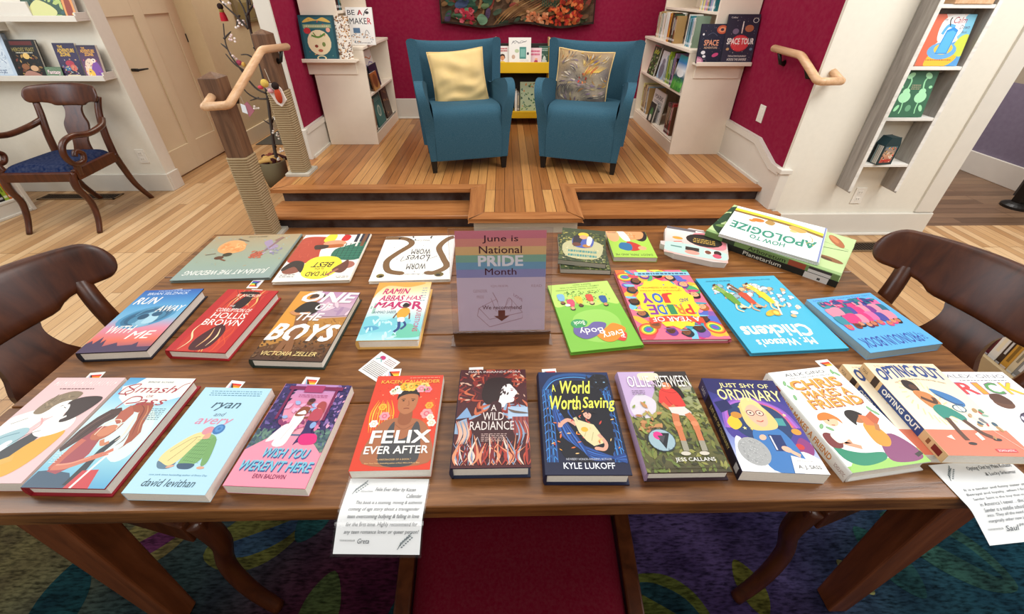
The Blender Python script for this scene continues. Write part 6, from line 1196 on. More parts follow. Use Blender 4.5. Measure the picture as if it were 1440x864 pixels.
a_space = simple(['#25273c', '#1e2034'], [('E', .86, .86, .22, .16, '#c85a3a'), ('E', .86, .86, .15, .10, '#e0906a'), ('E', .86, .86, .07, .05, '#3a2a3a'), ('E', .02, .04, .26, .2, '#b06a8a'), ('E', .02, .04, .2, .14, '#d8a0b0'), ('T', 'SPACE', .20, .46, .80, .60, '#e8a07a', .05), ('T', 'ADVENTURE', .22, .38, .78, .43, '#e0b89a', .02), ('E', .22, .28, .09, .07, '#e8e8ec'), ('E', .28, .18, .07, .05, '#e8e8ec'), ('E', .74, .22, .14, .07, '#c84a7a', 20), ('E', .12, .74, .04, .04, '#f0f0f0'), ('scat', 40, 3, (.05, .05, .95, .95), ['#f0e8d8', '#8a90b0', '#d8a080'], .006, .014), ('L', [(.3, .72), (.5, .78), (.7, .7)], .006, '#8a90b0')])
a_tour = simple(['#2c2a3a', '#353344'], [('E', .5, .42, .30, .24, '#c8303a'), ('E', .5, .42, .27, .21, '#d8454a'), ('T', 'SPACE TOUR', .08, .40, .94, .52, '#f2ece4', .05), ('E', .72, .72, .14, .10, '#b06a4a'), ('E', .3, .66, .10, .08, '#7a6a80'), ('B', .48, .62, .52, .8, '#d8c0b0'), ('L', [(.5, .86), (.5, .7)], .03, '#e8e0d8'), ('T', 'THE ULTIMATE JOURNEY', .2, .13, .8, .17, '#efe6dc', .02), ('T', 'ACROSS THE UNIVERSE', .18, .06, .82, .11, '#efe6dc', .02), ('E', .88, .88, .09, .07, '#e8e4dc'), ('E', .88, .88, .075, .058, '#2c2a3a'), ('T', 'Collins', .08, .92, .28, .95, '#e8e4dc', 0), ('scat', 46, 5, (.05, .05, .95, .95), ['#f0e8d8', '#8a88a0', '#c88a6a'], .006, .014), ('E', .14, .3, .05, .04, '#c89a6a'), ('E', .9, .3, .05, .04, '#6a88a0')])
standing('teal picture book with gold scrollwork on the left display ledge', .262, .305, .012, (-1.405, 3.550), .985, 9, 0, a_teal, '#18424c', 'hard')
standing('white picture book with brown leaf pattern beside the teal one', .19, .300, .010, (-1.262, 3.5635), .985, 9, 0, a_wood, '#d8cdb8', 'hard')
standing('white picture book with red and grey lettering standing on the left bookcase counter', .205, .262, .014, (-1.130, 3.74), 1.072, 8, 0, a_maker, '#e4e0da', 'hard')
standing('black and white book half hidden behind the left ledge books', .17, .235, .012, (-1.20, 3.83), 1.072, 10, 0, simple(['#dcdad6'], [('scat', 70, 3, (.05, .05, .95, .95), ['#2a2a2c', '#6a6a6c', '#b8b6b2'], .03, .08, 'leaf')]), '#cfccc6')
standing('dark blue picture book with planets and orange lettering on the right display ledge', .172, .252, .016, (1.486, 3.276), 1.003, 8, 0, a_space, '#1c1e30', 'hard')
standing('dark picture book with a red planet on the right display ledge', .222, .312, .016, (1.688, 3.276), 1.003, 8, 0, a_tour, '#24222e', 'hard')
# ------------------------------------------------------------------ rows of spines
def spine_book(label, dx, dy, h, loc, col, rz=0, lean=0, group=None, band=None):
    """single closed book: dx = depth away from the spine, dy = thickness; the spine faces -x before rz"""
    m = MB(col)
    m.box(0, -dy / 2, 0, dx, -dy / 2 + .002, h); m.box(0, dy / 2 - .002, 0, dx, dy / 2, h); m.box(-.002, -dy / 2, 0, .001, dy / 2, h)
    m.box(.001, -dy / 2 + .002, .003, dx - .004, dy / 2 - .002, h - .003, '#d8d0be')
    rnd = random.Random(label); c2 = mixc(col, rnd.choice(['#ffffff', '#000000', '#f0e0b0']), .6)
    if band is not False:
        p = Print(h, dy, m, lambda u, v, z: (-.0021 - z, (v - .5) * dy, h * (1 - u)))
        p.B(.12, .3, rnd.uniform(.5, .75), .7, c2); p.B(.84, .1, .92, .9, mixc(col, '#ffffff', .5))
    o = m.build('book', M_print, None, loc, rot=(lean, 0, rz)); return tag(o, label, 'book', group)
ORD = ['first', 'second', 'third', 'fourth', 'fifth', 'sixth', 'seventh', 'eighth', 'ninth', 'tenth', 'eleventh', 'twelfth', 'thirteenth', 'fourteenth', 'fifteenth', 'sixteenth']
CN = {'cream': '#d8c9a8', 'white': '#e6e2da', 'brown': '#6a4630', 'dark brown': '#3c2a20', 'tan': '#b5935f', 'orange': '#c8702a', 'ochre': '#c9963a', 'dark green': '#2f4a34', 'green': '#4f8a44', 'lime': '#9ab83a', 'teal': '#2f7a84', 'blue': '#3a5f9a', 'pale blue': '#9ab8cc', 'red': '#a83030', 'maroon': '#5a1a28', 'pink': '#d890a4', 'grey': '#8a8a88', 'black': '#1e1c1e', 'pale yellow': '#e0d48a', 'lilac': '#a890b8', 'sage': '#8aa08a'}
def row(place, cols, x, y, step, z, rz, hs, seed, along, dx=.16, group=None, lean=0, th=None):
    """books side by side, starting at (x, y) and going along the unit vector 'along'"""
    rnd = random.Random(seed); pos = 0
    for i, c in enumerate(cols):
        d = th or rnd.uniform(.014, .032); h = rnd.uniform(*hs); pos += d / 2 + .001
        spine_book(f'{c} book spine, {ORD[i]} {place}', dx, d, h, (x + along[0] * pos, y + along[1] * pos, z + .0005), CN[c], rz, lean, group); pos += d / 2
# right bookcase: spines face -x; rows counted from the back wall towards the camera, i.e. along -y
row('from the back wall on the right bookcase counter', ['brown', 'cream', 'cream', 'tan', 'white', 'sage', 'white', 'white', 'cream', 'white'], 1.43, 4.34, 0, 1.085, 0, (.18, .215), 3, (0, -1), group='spines on the right bookcase counter')
standing('large white and green framed book leaning behind the spines on the right counter', .22, .215, .012, (1.475, 3.93), 1.085, 8, -90, simple(['#d8d6cc'], [('B', .1, .1, .9, .82, '#8a9a84'), ('B', .16, .2, .84, .7, '#6a7a68')]), '#c8c4b8', 'hard')
row('among the orange and dark spines on the right counter', ['orange', 'ochre', 'dark brown', 'brown', 'dark green', 'brown', 'tan'], 1.39, 3.92, 0, 1.085, 0, (.19, .215), 5, (0, -1), dx=.07, group='orange and dark spines on the right counter')
row('from the orange books on the near right counter', ['white', 'teal', 'pale blue', 'teal', 'pale blue', 'white', 'sage'], 1.42, 3.59, 0, 1.085, 0, (.18, .215), 8, (0, -1), dx=.10, group='blue spines at the near end of the right counter')
row('from the back on the right hutch shelf', ['pale yellow', 'white', 'sage', 'pale yellow', 'lilac', 'pink', 'tan', 'teal', 'lilac', 'pale blue', 'white', 'teal'], 1.53, 3.70, 0, 1.325, 0, (.17, .21), 9, (0, -1), dx=.14, group='pale spines on the right hutch shelf')
leafy = simple(['#2f4a2a'], [('scat', 50, 3, (.05, .05, .95, .95), ['#5a8a3a', '#8ab04a', '#e0d8c0', '#7a3a4a'], .04, .09, 'leaf'), ('L', [(.2, .74), (.3, .88), (.42, .76), (.54, .88), (.66, .76), (.8, .86)], .05, '#d8e04a')])
standing('red and pink book face out at the back of the right bookcase upper shelf', .20, .235, .012, (1.47, 4.36), .775, 8, -90, simple(['#b8485a'], [('scat', 40, 2, (.05, .05, .95, .95), ['#d87a8a', '#7a2a3a', '#e8b0a0', '#3a2a2a'], .04, .1, 'leaf')]), '#8a2a3a')
standing('dark green leafy book face out on the right bookcase upper shelf', .19, .24, .012, (1.425, 4.20), .775, 10, -90, leafy, '#24381f')
standing('white and grey animal picture book on the right bookcase upper shelf', .17, .225, .012, (1.44, 3.99), .775, 8, -90, simple(['#e8e8e8', '#9ab8d0'], [('E', .5, .3, .34, .4, '#7a7a86'), ('E', .5, .62, .2, .16, '#8a8a96'), ('scat', 8, 1, (.1, .7, .9, .95), ['#f4f4f4'], .04, .09)]), '#b0b8c0')
row('towards the camera on the right bookcase upper shelf', ['pale blue', 'sage', 'lime', 'lime', 'green', 'lime', 'blue', 'dark brown', 'lilac', 'black'], 1.41, 3.86, 0, .775, 0, (.20, .255), 4, (0, -1), group='spines on the right bookcase upper shelf', dx=.14)
standing('blue sky and green field picture book at the near end of the upper shelf', .22, .25, .012, (1.405, 3.475), .775, 9, -90, simple(['#3aa8a0', '#3a8ac8', '#eef4f6', '#2a5a6a', '#5ab04a', '#3a8a3a'], [('E', .5, .5, .3, .12, '#f0f4f4'), ('scat', 12, 3, (.1, .05, .9, .35), ['#7ac05a', '#2f7a3a'], .05, .1)]), '#2a7a80')
row('from the back on the right bookcase lower shelf', ['pale yellow', 'brown', 'tan', 'dark brown', 'tan', 'cream', 'brown', 'pale blue', 'tan'], 1.42, 4.40, 0, .408, 0, (.21, .27), 6, (0, -1), group='brown spines on the right bookcase lower shelf')
standing('large white book with black lettering on the right bookcase lower shelf', .30, .265, .012, (1.44, 3.95), .408, 6, -90, simple(['#dedad6'], [('T', 'MARK', .12, .72, .86, .86, '#2a2a2e', .02), ('scat', 14, 3, (.5, .1, .9, .6), ['#c84a5a', '#5a5a60', '#a8a8a8'], .03, .06), ('lines', .12, .6, .86, .68, 2, '#5a5a60', .4)]), '#c8c4be')
standing('black book with green figure on the right bookcase lower shelf', .15, .17, .012, (1.392, 3.93), .408, 8, -90, simple(['#1c1c1c'], [('S', [(.3, .2), (.3, .6), (.5, .75), (.7, .6), (.7, .2)], '#3a7a3a'), ('S', [(.34, .08), (.34, .36), (.66, .36), (.66, .08)], '#e4e0d4')]), '#141414')
row('in the maroon group on the lower right shelf', ['maroon', 'maroon', 'dark brown', 'maroon', 'red', 'brown'], 1.40, 3.60, 0, .408, 0, (.22, .27), 11, (0, -1), group='maroon spines on the right bookcase lower shelf', dx=.13)
# left bookcase: opening faces +x
standing('white book with coloured scribbled lines on the left bookcase upper shelf', .30, .29, .012, (-1.20, 3.98), .712, 8, 90, simple(['#e6e2d8'], [('L', [(.1, .8), (.4, .84), (.7, .76), (.9, .82)], .03, '#c87a3a'), ('L', [(.1, .66), (.4, .6), (.6, .68), (.9, .62)], .03, '#7a6aa8'), ('L', [(.1, .52), (.5, .56), (.9, .48)], .03, '#c8a03a'), ('L', [(.1, .4), (.5, .36), (.9, .42)], .03, '#5a8a6a')]), '#cfcabd', 'hard')
standing('navy book in front of the scribbled white one on the left bookcase', .24, .19, .012, (-1.155, 3.94), .712, 8, 90, simple(['#1a2038'], [('B', .2, .3, .8, .36, '#3a4468')]), '#141a2c')
standing('orange-brown photo book in front of the navy one on the left bookcase', .19, .14, .012, (-1.130, 3.84), .712, 10, 90, simple(['#b06a34', '#8a5a3a', '#c89a5a'], [('E', .5, .5, .3, .3, '#7a4a2a')]), '#7a4a2a')
row('from the near end on the left bookcase lower shelf', ['brown', 'tan', 'brown'], -1.13, 3.64, 0, .395, R(180), (.24, .27), 2, (0, 1), group='brown spines on the left bookcase lower shelf')
standing('teal book with round white emblem on the left bookcase lower shelf', .25, .27, .014, (-1.16, 3.90), .395, 8, 90, simple(['#1f6a68'], [('E', .5, .45, .2, .2, '#b8c8b8'), ('E', .5, .45, .14, .14, '#5a8a84'), ('lines', .2, .76, .8, .9, 3, '#8ab8b0', .3)]), '#18504e', 'hard')
standing('dark brown patterned book at the back of the left bookcase lower shelf', .20, .27, .014, (-1.16, 4.19), .395, 8, 90, simple(['#4a3428'], [('scat', 30, 3, (.1, .1, .9, .9), ['#8a5a3a', '#b08a5a', '#2a1c18'], .04, .08, 'leaf')]), '#35241c', 'hard')
row('from the near end on the left hutch shelf', ['dark green', 'black', 'dark brown', 'black', 'teal', 'dark green'], -1.285, 3.66, 0, 1.312, R(180), (.18, .22), 5, (0, 1), group='dark spines on the left hutch shelf', dx=.13)
# ------------------------------------------------------------------ yellow display between the armchairs
def yellow_display():
    t = thing('book_display', 'bright yellow book display rack standing between the blue armchairs', 'display', (.18, 4.20, .3)); h = .262
    M_side = mat_wood('pale_side_wood', [(.3, '#c9a26c'), (.6, '#dcb985'), (.8, '#e6c89a')], 'Z', 1, .5)
    def B(nm, a, b, mat, bev=.003): m = MB(); m.box(*a, *b); m.build(nm, mat, t, bevel=bev)
    for x in (-h, h - .018): B('side_panel', (x, .01, 0), (x + .018, .235, .70), M_yellow); B('top_bracket', (x, .12, .70), (x + .018, .235, .775), M_side)
    B('top_lip', (-h + .0, -.005, .488), (h, .012, .582), M_yellow); B('top_shelf', (-h + .018, .012, .488), (h - .018, .20, .505), M_yellow)
    B('lower_shelf', (-h + .018, .0, .105), (h - .018, .20, .122), M_yellow); B('lower_lip', (-h + .018, -.01, .07), (h - .018, .006, .135), M_yellow); B('back_panel', (-h + .018, .21, .03), (h - .018, .23, .72), M_slot)
yellow_display()
a_girl = simple(['#e6e2dc'], [('lines', .2, .76, .84, .94, 2, '#b02a34', .7), ('face', .5, .52, .17, '#d89a70', '#3a241c', .2), ('S', [(.3, .32), (.5, .38), (.72, .32), (.74, .12), (.28, .12)], '#e8c84a'), ('E', .5, .08, .3, .08, '#c8323a'), ('E', .2, .1, .1, .14, '#5a9a5a')])
a_gift = simple(['#ece8e0'], [('L', [(.16, .84), (.3, .9), (.5, .84), (.8, .9)], .02, '#5a5a60'), ('L', [(.12, .80), (.2, .9), (.26, .82), (.36, .88), (.44, .82), (.56, .9), (.74, .86)], .014, '#4a4a52'), ('B', .48, .36, .78, .72, '#4a8a80'), ('B', .52, .42, .74, .66, '#7ab0a4'), ('E', .36, .6, .1, .08, '#b8c8a0'), ('E', .2, .42, .08, .09, '#c8a890'), ('E', .86, .52, .05, .06, '#3a3a40'), ('E', .24, .14, .2, .14, '#3a8ab0'), ('E', .24, .14, .13, .09, '#8ac0d0'), ('lines', .5, .2, .9, .34, 4, '#b0a8a0', .3)])
a_pinkb = simple(['#e8c8cc'], [('lines', .12, .64, .86, .92, 2, '#c83a6a', .6), ('S', [(.3, .1), (.4, .4), (.6, .5), (.74, .3), (.8, .1)], '#a83a5a'), ('E', .56, .5, .12, .08, '#e8a880')])
a_greenb = simple(['#3a5a4c'], [('lines', .14, .78, .8, .92, 2, '#b8ccc0', .4), ('S', [(.2, .1), (.3, .4), (.5, .6), (.7, .4), (.8, .1)], '#c8d0c8'), ('E', .3, .65, .1, .08, '#7aa08a'), ('scat', 16, 3, (.1, .1, .9, .7), ['#7aa08a', '#2a4438', '#a8c0b0'], .04, .08, 'leaf')])
standing('white book with a smiling dark-haired child on top of the yellow rack', .135, .205, .012, (-.012, 4.275), .805, 8, 0, a_girl, '#d8d0c8', 'hard')
standing('tall white book with a green mug picture on top of the yellow rack', .205, .278, .012, (.152, 4.255), .805, 8, 0, a_gift, '#dcd8d0', 'hard')
standing('pink book with magenta lettering on top of the yellow rack', .115, .19, .012, (.300, 4.275), .805, 8, 0, a_pinkb, '#d8a8b0', 'hard')
standing('dark green book with pale figure on top of the yellow rack', .105, .205, .012, (.385, 4.29), .805, 8, 0, a_greenb, '#2a443a', 'hard')
standing('pale green leaf-patterned book on the lower shelf of the yellow rack', .165, .270, .014, (.245, 4.30), .422, 7, 0, simple(['#b8c8a4'], [('scat', 46, 3, (.05, .05, .95, .95), ['#4a7a4a', '#7a9a5a', '#2f5a4a', '#d8904a', '#6a8a7a'], .04, .1, 'leaf')]), '#a0b08c', 'hard')
for i, (x, c) in enumerate(((.142, 'grey'), (.118, 'white'))):
    spine_book(f'{c} book spine left of the leafy book on the lower yellow shelf', .14, .022, .17 + .02 * i, (x, 4.27, .4225), CN[c], R(90), 0, None)
spine_book('dark blue book spine at the left of the lower yellow shelf', .14, .03, .15, (.075, 4.27, .4225), '#1f2c44', R(90))
# ------------------------------------------------------------------ quilted wall hanging above the armchairs
def tapestry():
    t = thing('wall_hanging', 'quilted textile wall hanging with rocks and red flowers on the red wall', 'tapestry', (.13, 4.455, 1.18)); W, H = 1.42, .78
    edge = lambda u: -.012 + .018 * sin(u * 2 * pi * 2 + 1.2)
    def pos(u, v, z):
        b = .008 * sin(u * 37 + v * 11) * sin(v * 29 - u * 8) + .006 * sin(u * 71) * sin(v * 53)
        return ((u - .5) * W, -.016 - b - z, v * H + edge(u) * (1 - v))
    m = MB('#5a4434'); n = 40
    class Q(Print):
        pass
    m.grid(lambda u, v: (pos(u, v, 0)), 44, 24); m.grid(lambda u, v: ((u - .5) * W, .012, v * H + edge(u) * (1 - v)), 44, 2, flip=True)
    p = Q(W, H, m, lambda u, v, z: pos(u, v, .004 + z), 1e-4); rnd = random.Random(17)
    def patch(u, v, r, c, el=.6, rot=0):
        k = rnd.randint(6, 9); p.S([(u + r * cos(R(rot)) * cos(2 * pi * i / k) * rnd.uniform(.8, 1.15) - r * el * sin(R(rot)) * sin(2 * pi * i / k), v + (r * sin(R(rot)) * cos(2 * pi * i / k) + r * el * cos(R(rot)) * sin(2 * pi * i / k) * rnd.uniform(.8, 1.15)) * p.asp) for i in range(k)], c, 3)
    for i in range(330): patch(rnd.uniform(.02, .98), rnd.uniform(.02, .98), rnd.uniform(.012, .04), rnd.choice(['#6a4a34', '#7a5a3a', '#4a5038', '#5a6a48', '#8a6a48', '#3f4a3a', '#7a3a30', '#94704a']), .5, rnd.uniform(0, 90))
    for i in range(12): p.L([(.34 + i * .028, .02 + .01 * i), (.42 + i * .028, .14), (.56 + i * .022, .26)], .014, rnd.choice(['#7a5634', '#94704a', '#6a4a30', '#a5845a']), taper=True)
    for i in range(16): patch(.04 + rnd.uniform(0, .3), rnd.uniform(.04, .3), rnd.uniform(.02, .04), rnd.choice(['#2f4a3a', '#3f5a44', '#4a3a50', '#5a7a5a']), .5, rnd.uniform(0, 180))
    for i in range(46): u, v = .16 + rnd.uniform(-.06, .06), .10 + rnd.uniform(-.07, .08); patch(u, v, .013, rnd.choice(['#9a2a38', '#a84048', '#84202e', '#b4545c']), .7, rnd.uniform(0, 180))
    patch(.27, .08, .035, '#5f7a5f', .9); patch(.27, .10, .022, '#7a9470', .8); patch(.14, .22, .05, '#3a4660', .5, 20)
    for i in range(110): u, v = .80 + rnd.uniform(-.1, .12), .15 + rnd.uniform(-.12, .14); patch(u, v, .013, rnd.choice(['#a83a22', '#b8552c', '#9a2a22', '#c06a3c', '#84281f']), .7, rnd.uniform(0, 180))
    for i in range(50): u, v = .63 + rnd.uniform(-.07, .07), .07 + rnd.uniform(-.06, .06); patch(u, v, .012, rnd.choice(['#b87450', '#c48a64', '#b06440', '#9c5434']), .7, rnd.uniform(0, 180))
    for i in range(8): p.L([(.66 + i * .012, .2), (.665 + i * .012, .4)], .006, '#3a4a38')
    for i in range(30): patch(rnd.uniform(.02, .98), rnd.uniform(.32, .95), rnd.uniform(.02, .05), rnd.choice(['#b02a3a', '#5a7a4a', '#3f5a44', '#c8603a', '#7a5a3a']), .6, rnd.uniform(0, 180))
    b = '#2f2620'
    p.L([(.0, .012), (.2, .015), (.4, .012), (.6, .015), (.8, .012), (1, .015)], .012, b); p.B(0, 0, .008, 1, b); p.B(.992, 0, 1, 1, b)
    m.build('quilted_panel', M_cloth, t)
tapestry()
# ------------------------------------------------------------------ books on the left picture ledges
a_feast = simple(['#1a1714'], [('scat', 50, 3, (.1, .05, .9, .6), ['#6a4a2a', '#8a6a3a', '#3a2a1c', '#b08a4a', '#7a3a2a'], .03, .08, 'leaf'), ('E', .52, .58, .12, .1, '#d8b46a'), ('B', .1, .86, .9, .96, '#5a1f1a'), ('T', "HEROES' FEAST", .1, .70, .9, .80, '#9a8a4a', .02), ('lines', .2, .65, .8, .68, 1, '#e0d8c0', .6), ('E', .35, .3, .14, .1, '#8a5a3a'), ('E', .65, .26, .14, .1, '#c8a07a'), ('S', [(.2, .1), (.4, .2), (.7, .14), (.8, .06), (.3, .04)], '#a87a6a')])
a_az1 = simple(['#2a2440', '#3a3050', '#2c2430'], [('T', 'THE', .2, .86, .42, .93, '#e0b43a', .05), ('T', 'ADVENTURE', .14, .74, .9, .84, '#e0b43a', .05), ('T', 'ZONE', .2, .63, .66, .73, '#e0b43a', .05), ('E', .5, .42, .2, .14, '#a83a4a'), ('E', .62, .3, .16, .14, '#c86a5a'), ('E', .34, .28, .14, .12, '#3a6a8a'), ('scat', 30, 4, (.1, .05, .9, .55), ['#c8a07a', '#7a4a8a', '#d8d0c8', '#4a8a9a', '#8a2a3a'], .03, .06, 'leaf'), ('B', .2, .04, .8, .1, '#d8c8a0')])
a_az2 = simple(['#2a2238', '#5a3a5a', '#8a5a7a'], [('T', 'THE', .22, .88, .4, .94, '#e0a43a', .05), ('T', 'ADVENTURE', .14, .78, .86, .87, '#e0a43a', .05), ('T', 'ZONE', .3, .68, .76, .77, '#e0a43a', .05), ('S', [(.1, .1), (.2, .5), (.5, .6), (.7, .4), (.6, .1)], '#e0c8b0'), ('S', [(.4, .1), (.5, .4), (.8, .5), (.95, .2), (.8, .04)], '#7a4a9a'), ('E', .66, .54, .12, .1, '#f0d8c8'), ('S', [(.2, .1), (.3, .3), (.5, .2), (.5, .06)], '#e8b84a'), ('scat', 20, 4, (.1, .05, .9, .6), ['#f0e8e0', '#c85a6a', '#3a2a4a', '#e8a84a'], .03, .06, 'leaf')])
a_sketch = simple(['#b4c4d4'], [('B', .08, .08, .92, .94, '#c6d2dc'), ('scat', 120, 3, (.1, .1, .9, .9), ['#9aaabc', '#8a9ab0', '#d8e0e6', '#a8b8c8'], .02, .06, 'leaf', .2), ('lines', .2, .1, .8, .2, 2, '#7a8aa0', .4)])
standing('pale blue sketch-cover book at the left end of the lower picture ledge', .30, .285, .03, (-3.607, 3.257), .905, 10, 0, a_sketch, '#7a8490', 'hard', pages='#8a9098')
standing('dark cookbook with a glowing feast scene on the lower picture ledge', .190, .245, .020, (-3.352, 3.248), .905, 10, 0, a_feast, '#1a1614', 'hard')
standing('dark blue comic with yellow slanted title and red-haired figure on the ledge', .150, .225, .018, (-3.066, 3.245), .905, 10, 0, a_az1, '#221e30')
standing('dark comic with yellow title and purple figure at the right end of the ledge', .130, .212, .018, (-2.915, 3.242), .905, 10, 0, a_az2, '#221c28')
def card_art(p): p.bg('#5f7560'); p.B(.03, .06, .97, .94, '#6c826a'); p.TO('Fantasy', .14, .30, .88, .72, '#f0d8dc', '#7a3a44', .012, b=.03); p.scat(14, 3, (.04, .1, .96, .9), ['#8aa088', '#4f6450'], .02, .04, 'leaf'); p.lines(.3, .14, .7, .2, 1, '#d8e0d0', .6)
m = MB('#4f6450'); m.box(-.058, -.0375, 0, .058, .0375, .003); card_art(Print(.116, .075, m, lambda u, v, z: ((u - .5) * .116, (v - .5) * .075, .003 + z)))
tag(m.build('shelf_sign', M_paper, None, (-3.19, 3.207, .945), rot=(R(78), 0, 0)), 'small green genre sign standing in front of the dark cookbook', 'sign')
standing('green and yellow scenic book on the upper picture ledge', .26, .27, .02, (-3.045, 3.252), 1.275, 10, 0, simple(['#3f5a3a', '#2f4a40'], [('scat', 60, 3, (0, 0, 1, 1), ['#7a9a4a', '#2a3a2a', '#a8b86a', '#3a5a5a'], .05, .1, 'leaf'), ('S', [(.1, .1), (.4, .4), (.8, .2), (.7, .05)], '#c8c888')]), '#2a3a2a')
standing('orange illustrated book at the right end of the upper picture ledge', .07, .26, .02, (-2.878, 3.252), 1.275, 10, 0, simple(['#c8703a', '#d89a5a'], [('S', [(.2, .05), (.3, .5), (.6, .6), (.8, .3), (.7, .05)], '#8a3a24'), ('E', .5, .5, .14, .1, '#e8c090'), ('E', .8, .1, .2, .1, '#e8c05a')]), '#8a4a24')
tag(MB('#ddd8ce').box(-.14, -.055, 0, .14, .03, .10).build('storage_box', M_white, None, (-3.27, 3.262, 1.2755), bevel=.004), 'plain white box at the left end of the upper picture ledge', 'box')
# low white bookcase at the left frame edge
def low_case():
    t = thing('low_bookcase', 'low white bookcase at the left edge behind the antique armchair', 'bookcase', (-3.68, 2.86, 0), R(-14))
    def B(nm, a, b): m = MB(); m.box(*a, *b); m.build(nm, M_white, t, bevel=.004)
    B('side_panel', (-.02, -.55, 0), (.0, -.53, .62)); B('side_panel', (-.26, .07, 0), (.012, .095, .62)); B('back_panel', (-.28, -.55, 0), (-.26, .095, .62)); B('top_panel', (-.28, -.56, .62), (.02, .10, .64)); B('shelf', (-.26, -.53, .10), (-.005, .07, .12)); B('shelf', (-.26, -.53, .36), (-.005, .07, .38)); B('toe_kick', (-.03, -.53, 0), (-.008, .07, .10)); B('base_trim', (-.008, -.53, 0), (.006, .07, .02))
low_case()
for i, (c, yy) in enumerate((('red', .045), ('orange', .02), ('lime', -.006), ('black', -.034), ('dark green', -.064), ('maroon', -.095), ('black', -.13), ('green', -.165))):
    q = Matrix.Rotation(R(-14), 3, 'Z') @ Vector((-.03, yy, 0)); spine_book(f'{c} book spine, {ORD[i]} from the side panel of the low left bookcase', .16, .024, .19 + .01 * (i % 3), (-3.68 + q.x, 2.86 + q.y, .1205), CN[c], R(166), 0, 'spines in the low left bookcase')
# ------------------------------------------------------------------ branch tree with ornaments
def tree():
    t = thing('branch_tree', 'bare twiggy branch with pale blossoms standing in a fabric pot by the stage', 'plant', (-1.99, 3.42, 0)); O = Vector((-1.99, 3.42, 0))
    def P(x, y, z): return (x * 3.40 / 3.25 - O.x, y - O.y, 1.45 - (1.45 - z) * 3.40 / 3.25)
    p = MB('#6a6048'); p.lathe([(.085, 0), (.10, .10), (.105, .215), (.095, .22), (.088, .20), (.03, .195)], 20); p.build('pot', M_matt, t, smooth=True)
    rnd = random.Random(3); w = MB('#5a2a24')
    for i in range(16):
        a = i * 2.4; r = .02 + .055 * (i % 4) / 3; c = rnd.choice(['#5a2420', '#3f1c1c', '#b08a4a', '#7a3a2c', '#c09a5a']) ; w.tube(crom([(r * cos(a) - .05, r * sin(a), .20 + .02 * (i % 3)), (r * cos(a + .8), r * sin(a + .8), .245), (r * cos(a) + .05, r * sin(a) + .02, .205)], 4), .017, 7, c)
    w.build('wicker_filling', M_matt, t, smooth=True)
    b = MB('#4a443e'); d = '#4a4440'
    tr = [P(-1.846, 3.40, .18), P(-1.842, 3.40, .36), P(-1.80, 3.39, .58), P(-1.765, 3.40, .80), P(-1.752, 3.40, 1.0), P(-1.744, 3.40, 1.22), P(-1.70, 3.40, 1.42), P(-1.66, 3.42, 1.7)]
    b.tube(crom(tr, 4), [.015 - .009 * i / 28 for i in range(29)], 7, d)
    tw = [[(-1.765, .80), (-1.83, .84), (-1.88, .95), (-1.93, 1.10), (-1.925, 1.25)], [(-1.88, .95), (-1.94, 1.0), (-1.985, 1.06)], [(-1.744, 1.22), (-1.80, 1.30), (-1.86, 1.37), (-1.93, 1.5)], [(-1.744, 1.22), (-1.745, 1.32), (-1.78, 1.42), (-1.80, 1.55)], [(-1.73, 1.30), (-1.69, 1.36), (-1.60, 1.42)], [(-1.765, .78), (-1.68, .80), (-1.60, .85)], [(-1.77, .76), (-1.85, .76), (-1.90, .80), (-1.92, .86)], [(-1.85, .76), (-1.92, .74)], [(-1.81, .55), (-1.86, .60)], [(-1.84, .38), (-1.81, .42)], [(-1.75, 1.02), (-1.80, 1.06), (-1.85, 1.06)], [(-1.75, 1.1), (-1.71, 1.14)], [(-1.69, 1.36), (-1.70, 1.5)], [(-1.80, 1.3), (-1.82, 1.24)], [(-1.93, 1.10), (-1.97, 1.13)], [(-1.93, 1.16), (-1.90, 1.2)], [(-1.80, .58), (-1.76, .63)]]
    for k in tw:
        q = [P(x, 3.40 + .03 * sin(i * 2 + x * 30), z) for i, (x, z) in enumerate(k)]; q = crom(q, 4); b.tube(q, [.008 - .0045 * i / max(1, len(q) - 1) for i in range(len(q))], 6, d)
    b.build('branches', M_matt, t, smooth=True)
    f = MB('#e8dcd4')
    for x, z, c in ((-1.90, 1.17, '#e8d0cc'), (-1.88, 1.15, '#f0e6e0'), (-1.80, 1.24, '#f0e8e4'), (-1.79, 1.25, '#e8d8d4'), (-1.84, 1.36, '#f0e8e4'), (-1.79, .52, '#e8e4dc'), (-1.75, .48, '#e0dcd0'), (-1.78, .36, '#e8e4dc'), (-1.82, .30, '#e0dcd0'), (-1.91, 1.05, '#ecd8d4'), (-1.74, .62, '#e6e2d8'), (-1.86, .70, '#e8e0d8'), (-1.72, .66, '#e4dcd4')):
        for k in range(4): q = P(x + rnd.uniform(-.025, .025), 3.38 + rnd.uniform(-.02, .02), z + rnd.uniform(-.02, .02)); f.ball(q, (.010, .006, .008), 6, c)
    f.build('blossoms', M_matt, t)
tree()
def orn(label, fn, loc):
    t = thing('hanging_ornament', label, 'ornament', loc); fn(t)
def red_doll(t):
    m = MB('#2a1c1c'); m.ball((0, 0, .035), (.020, .018, .022), 10, '#2a1a18'); m.build('head', M_matt, t, smooth=True)
    m = MB('#8a7a3a'); m.lathe([(.014, 0), (.016, .01), (.012, .02)], 10); m.build('collar', M_matt, t)
    m = MB('#b02030'); m.lathe([(.024, -.055), (.022, -.03), (.016, 0)], 12); m.build('dress', M_matt, t)
orn('small dark-headed red ornament on the upper left twig of the branch', red_doll, (-2.0, 3.42, 1.31))
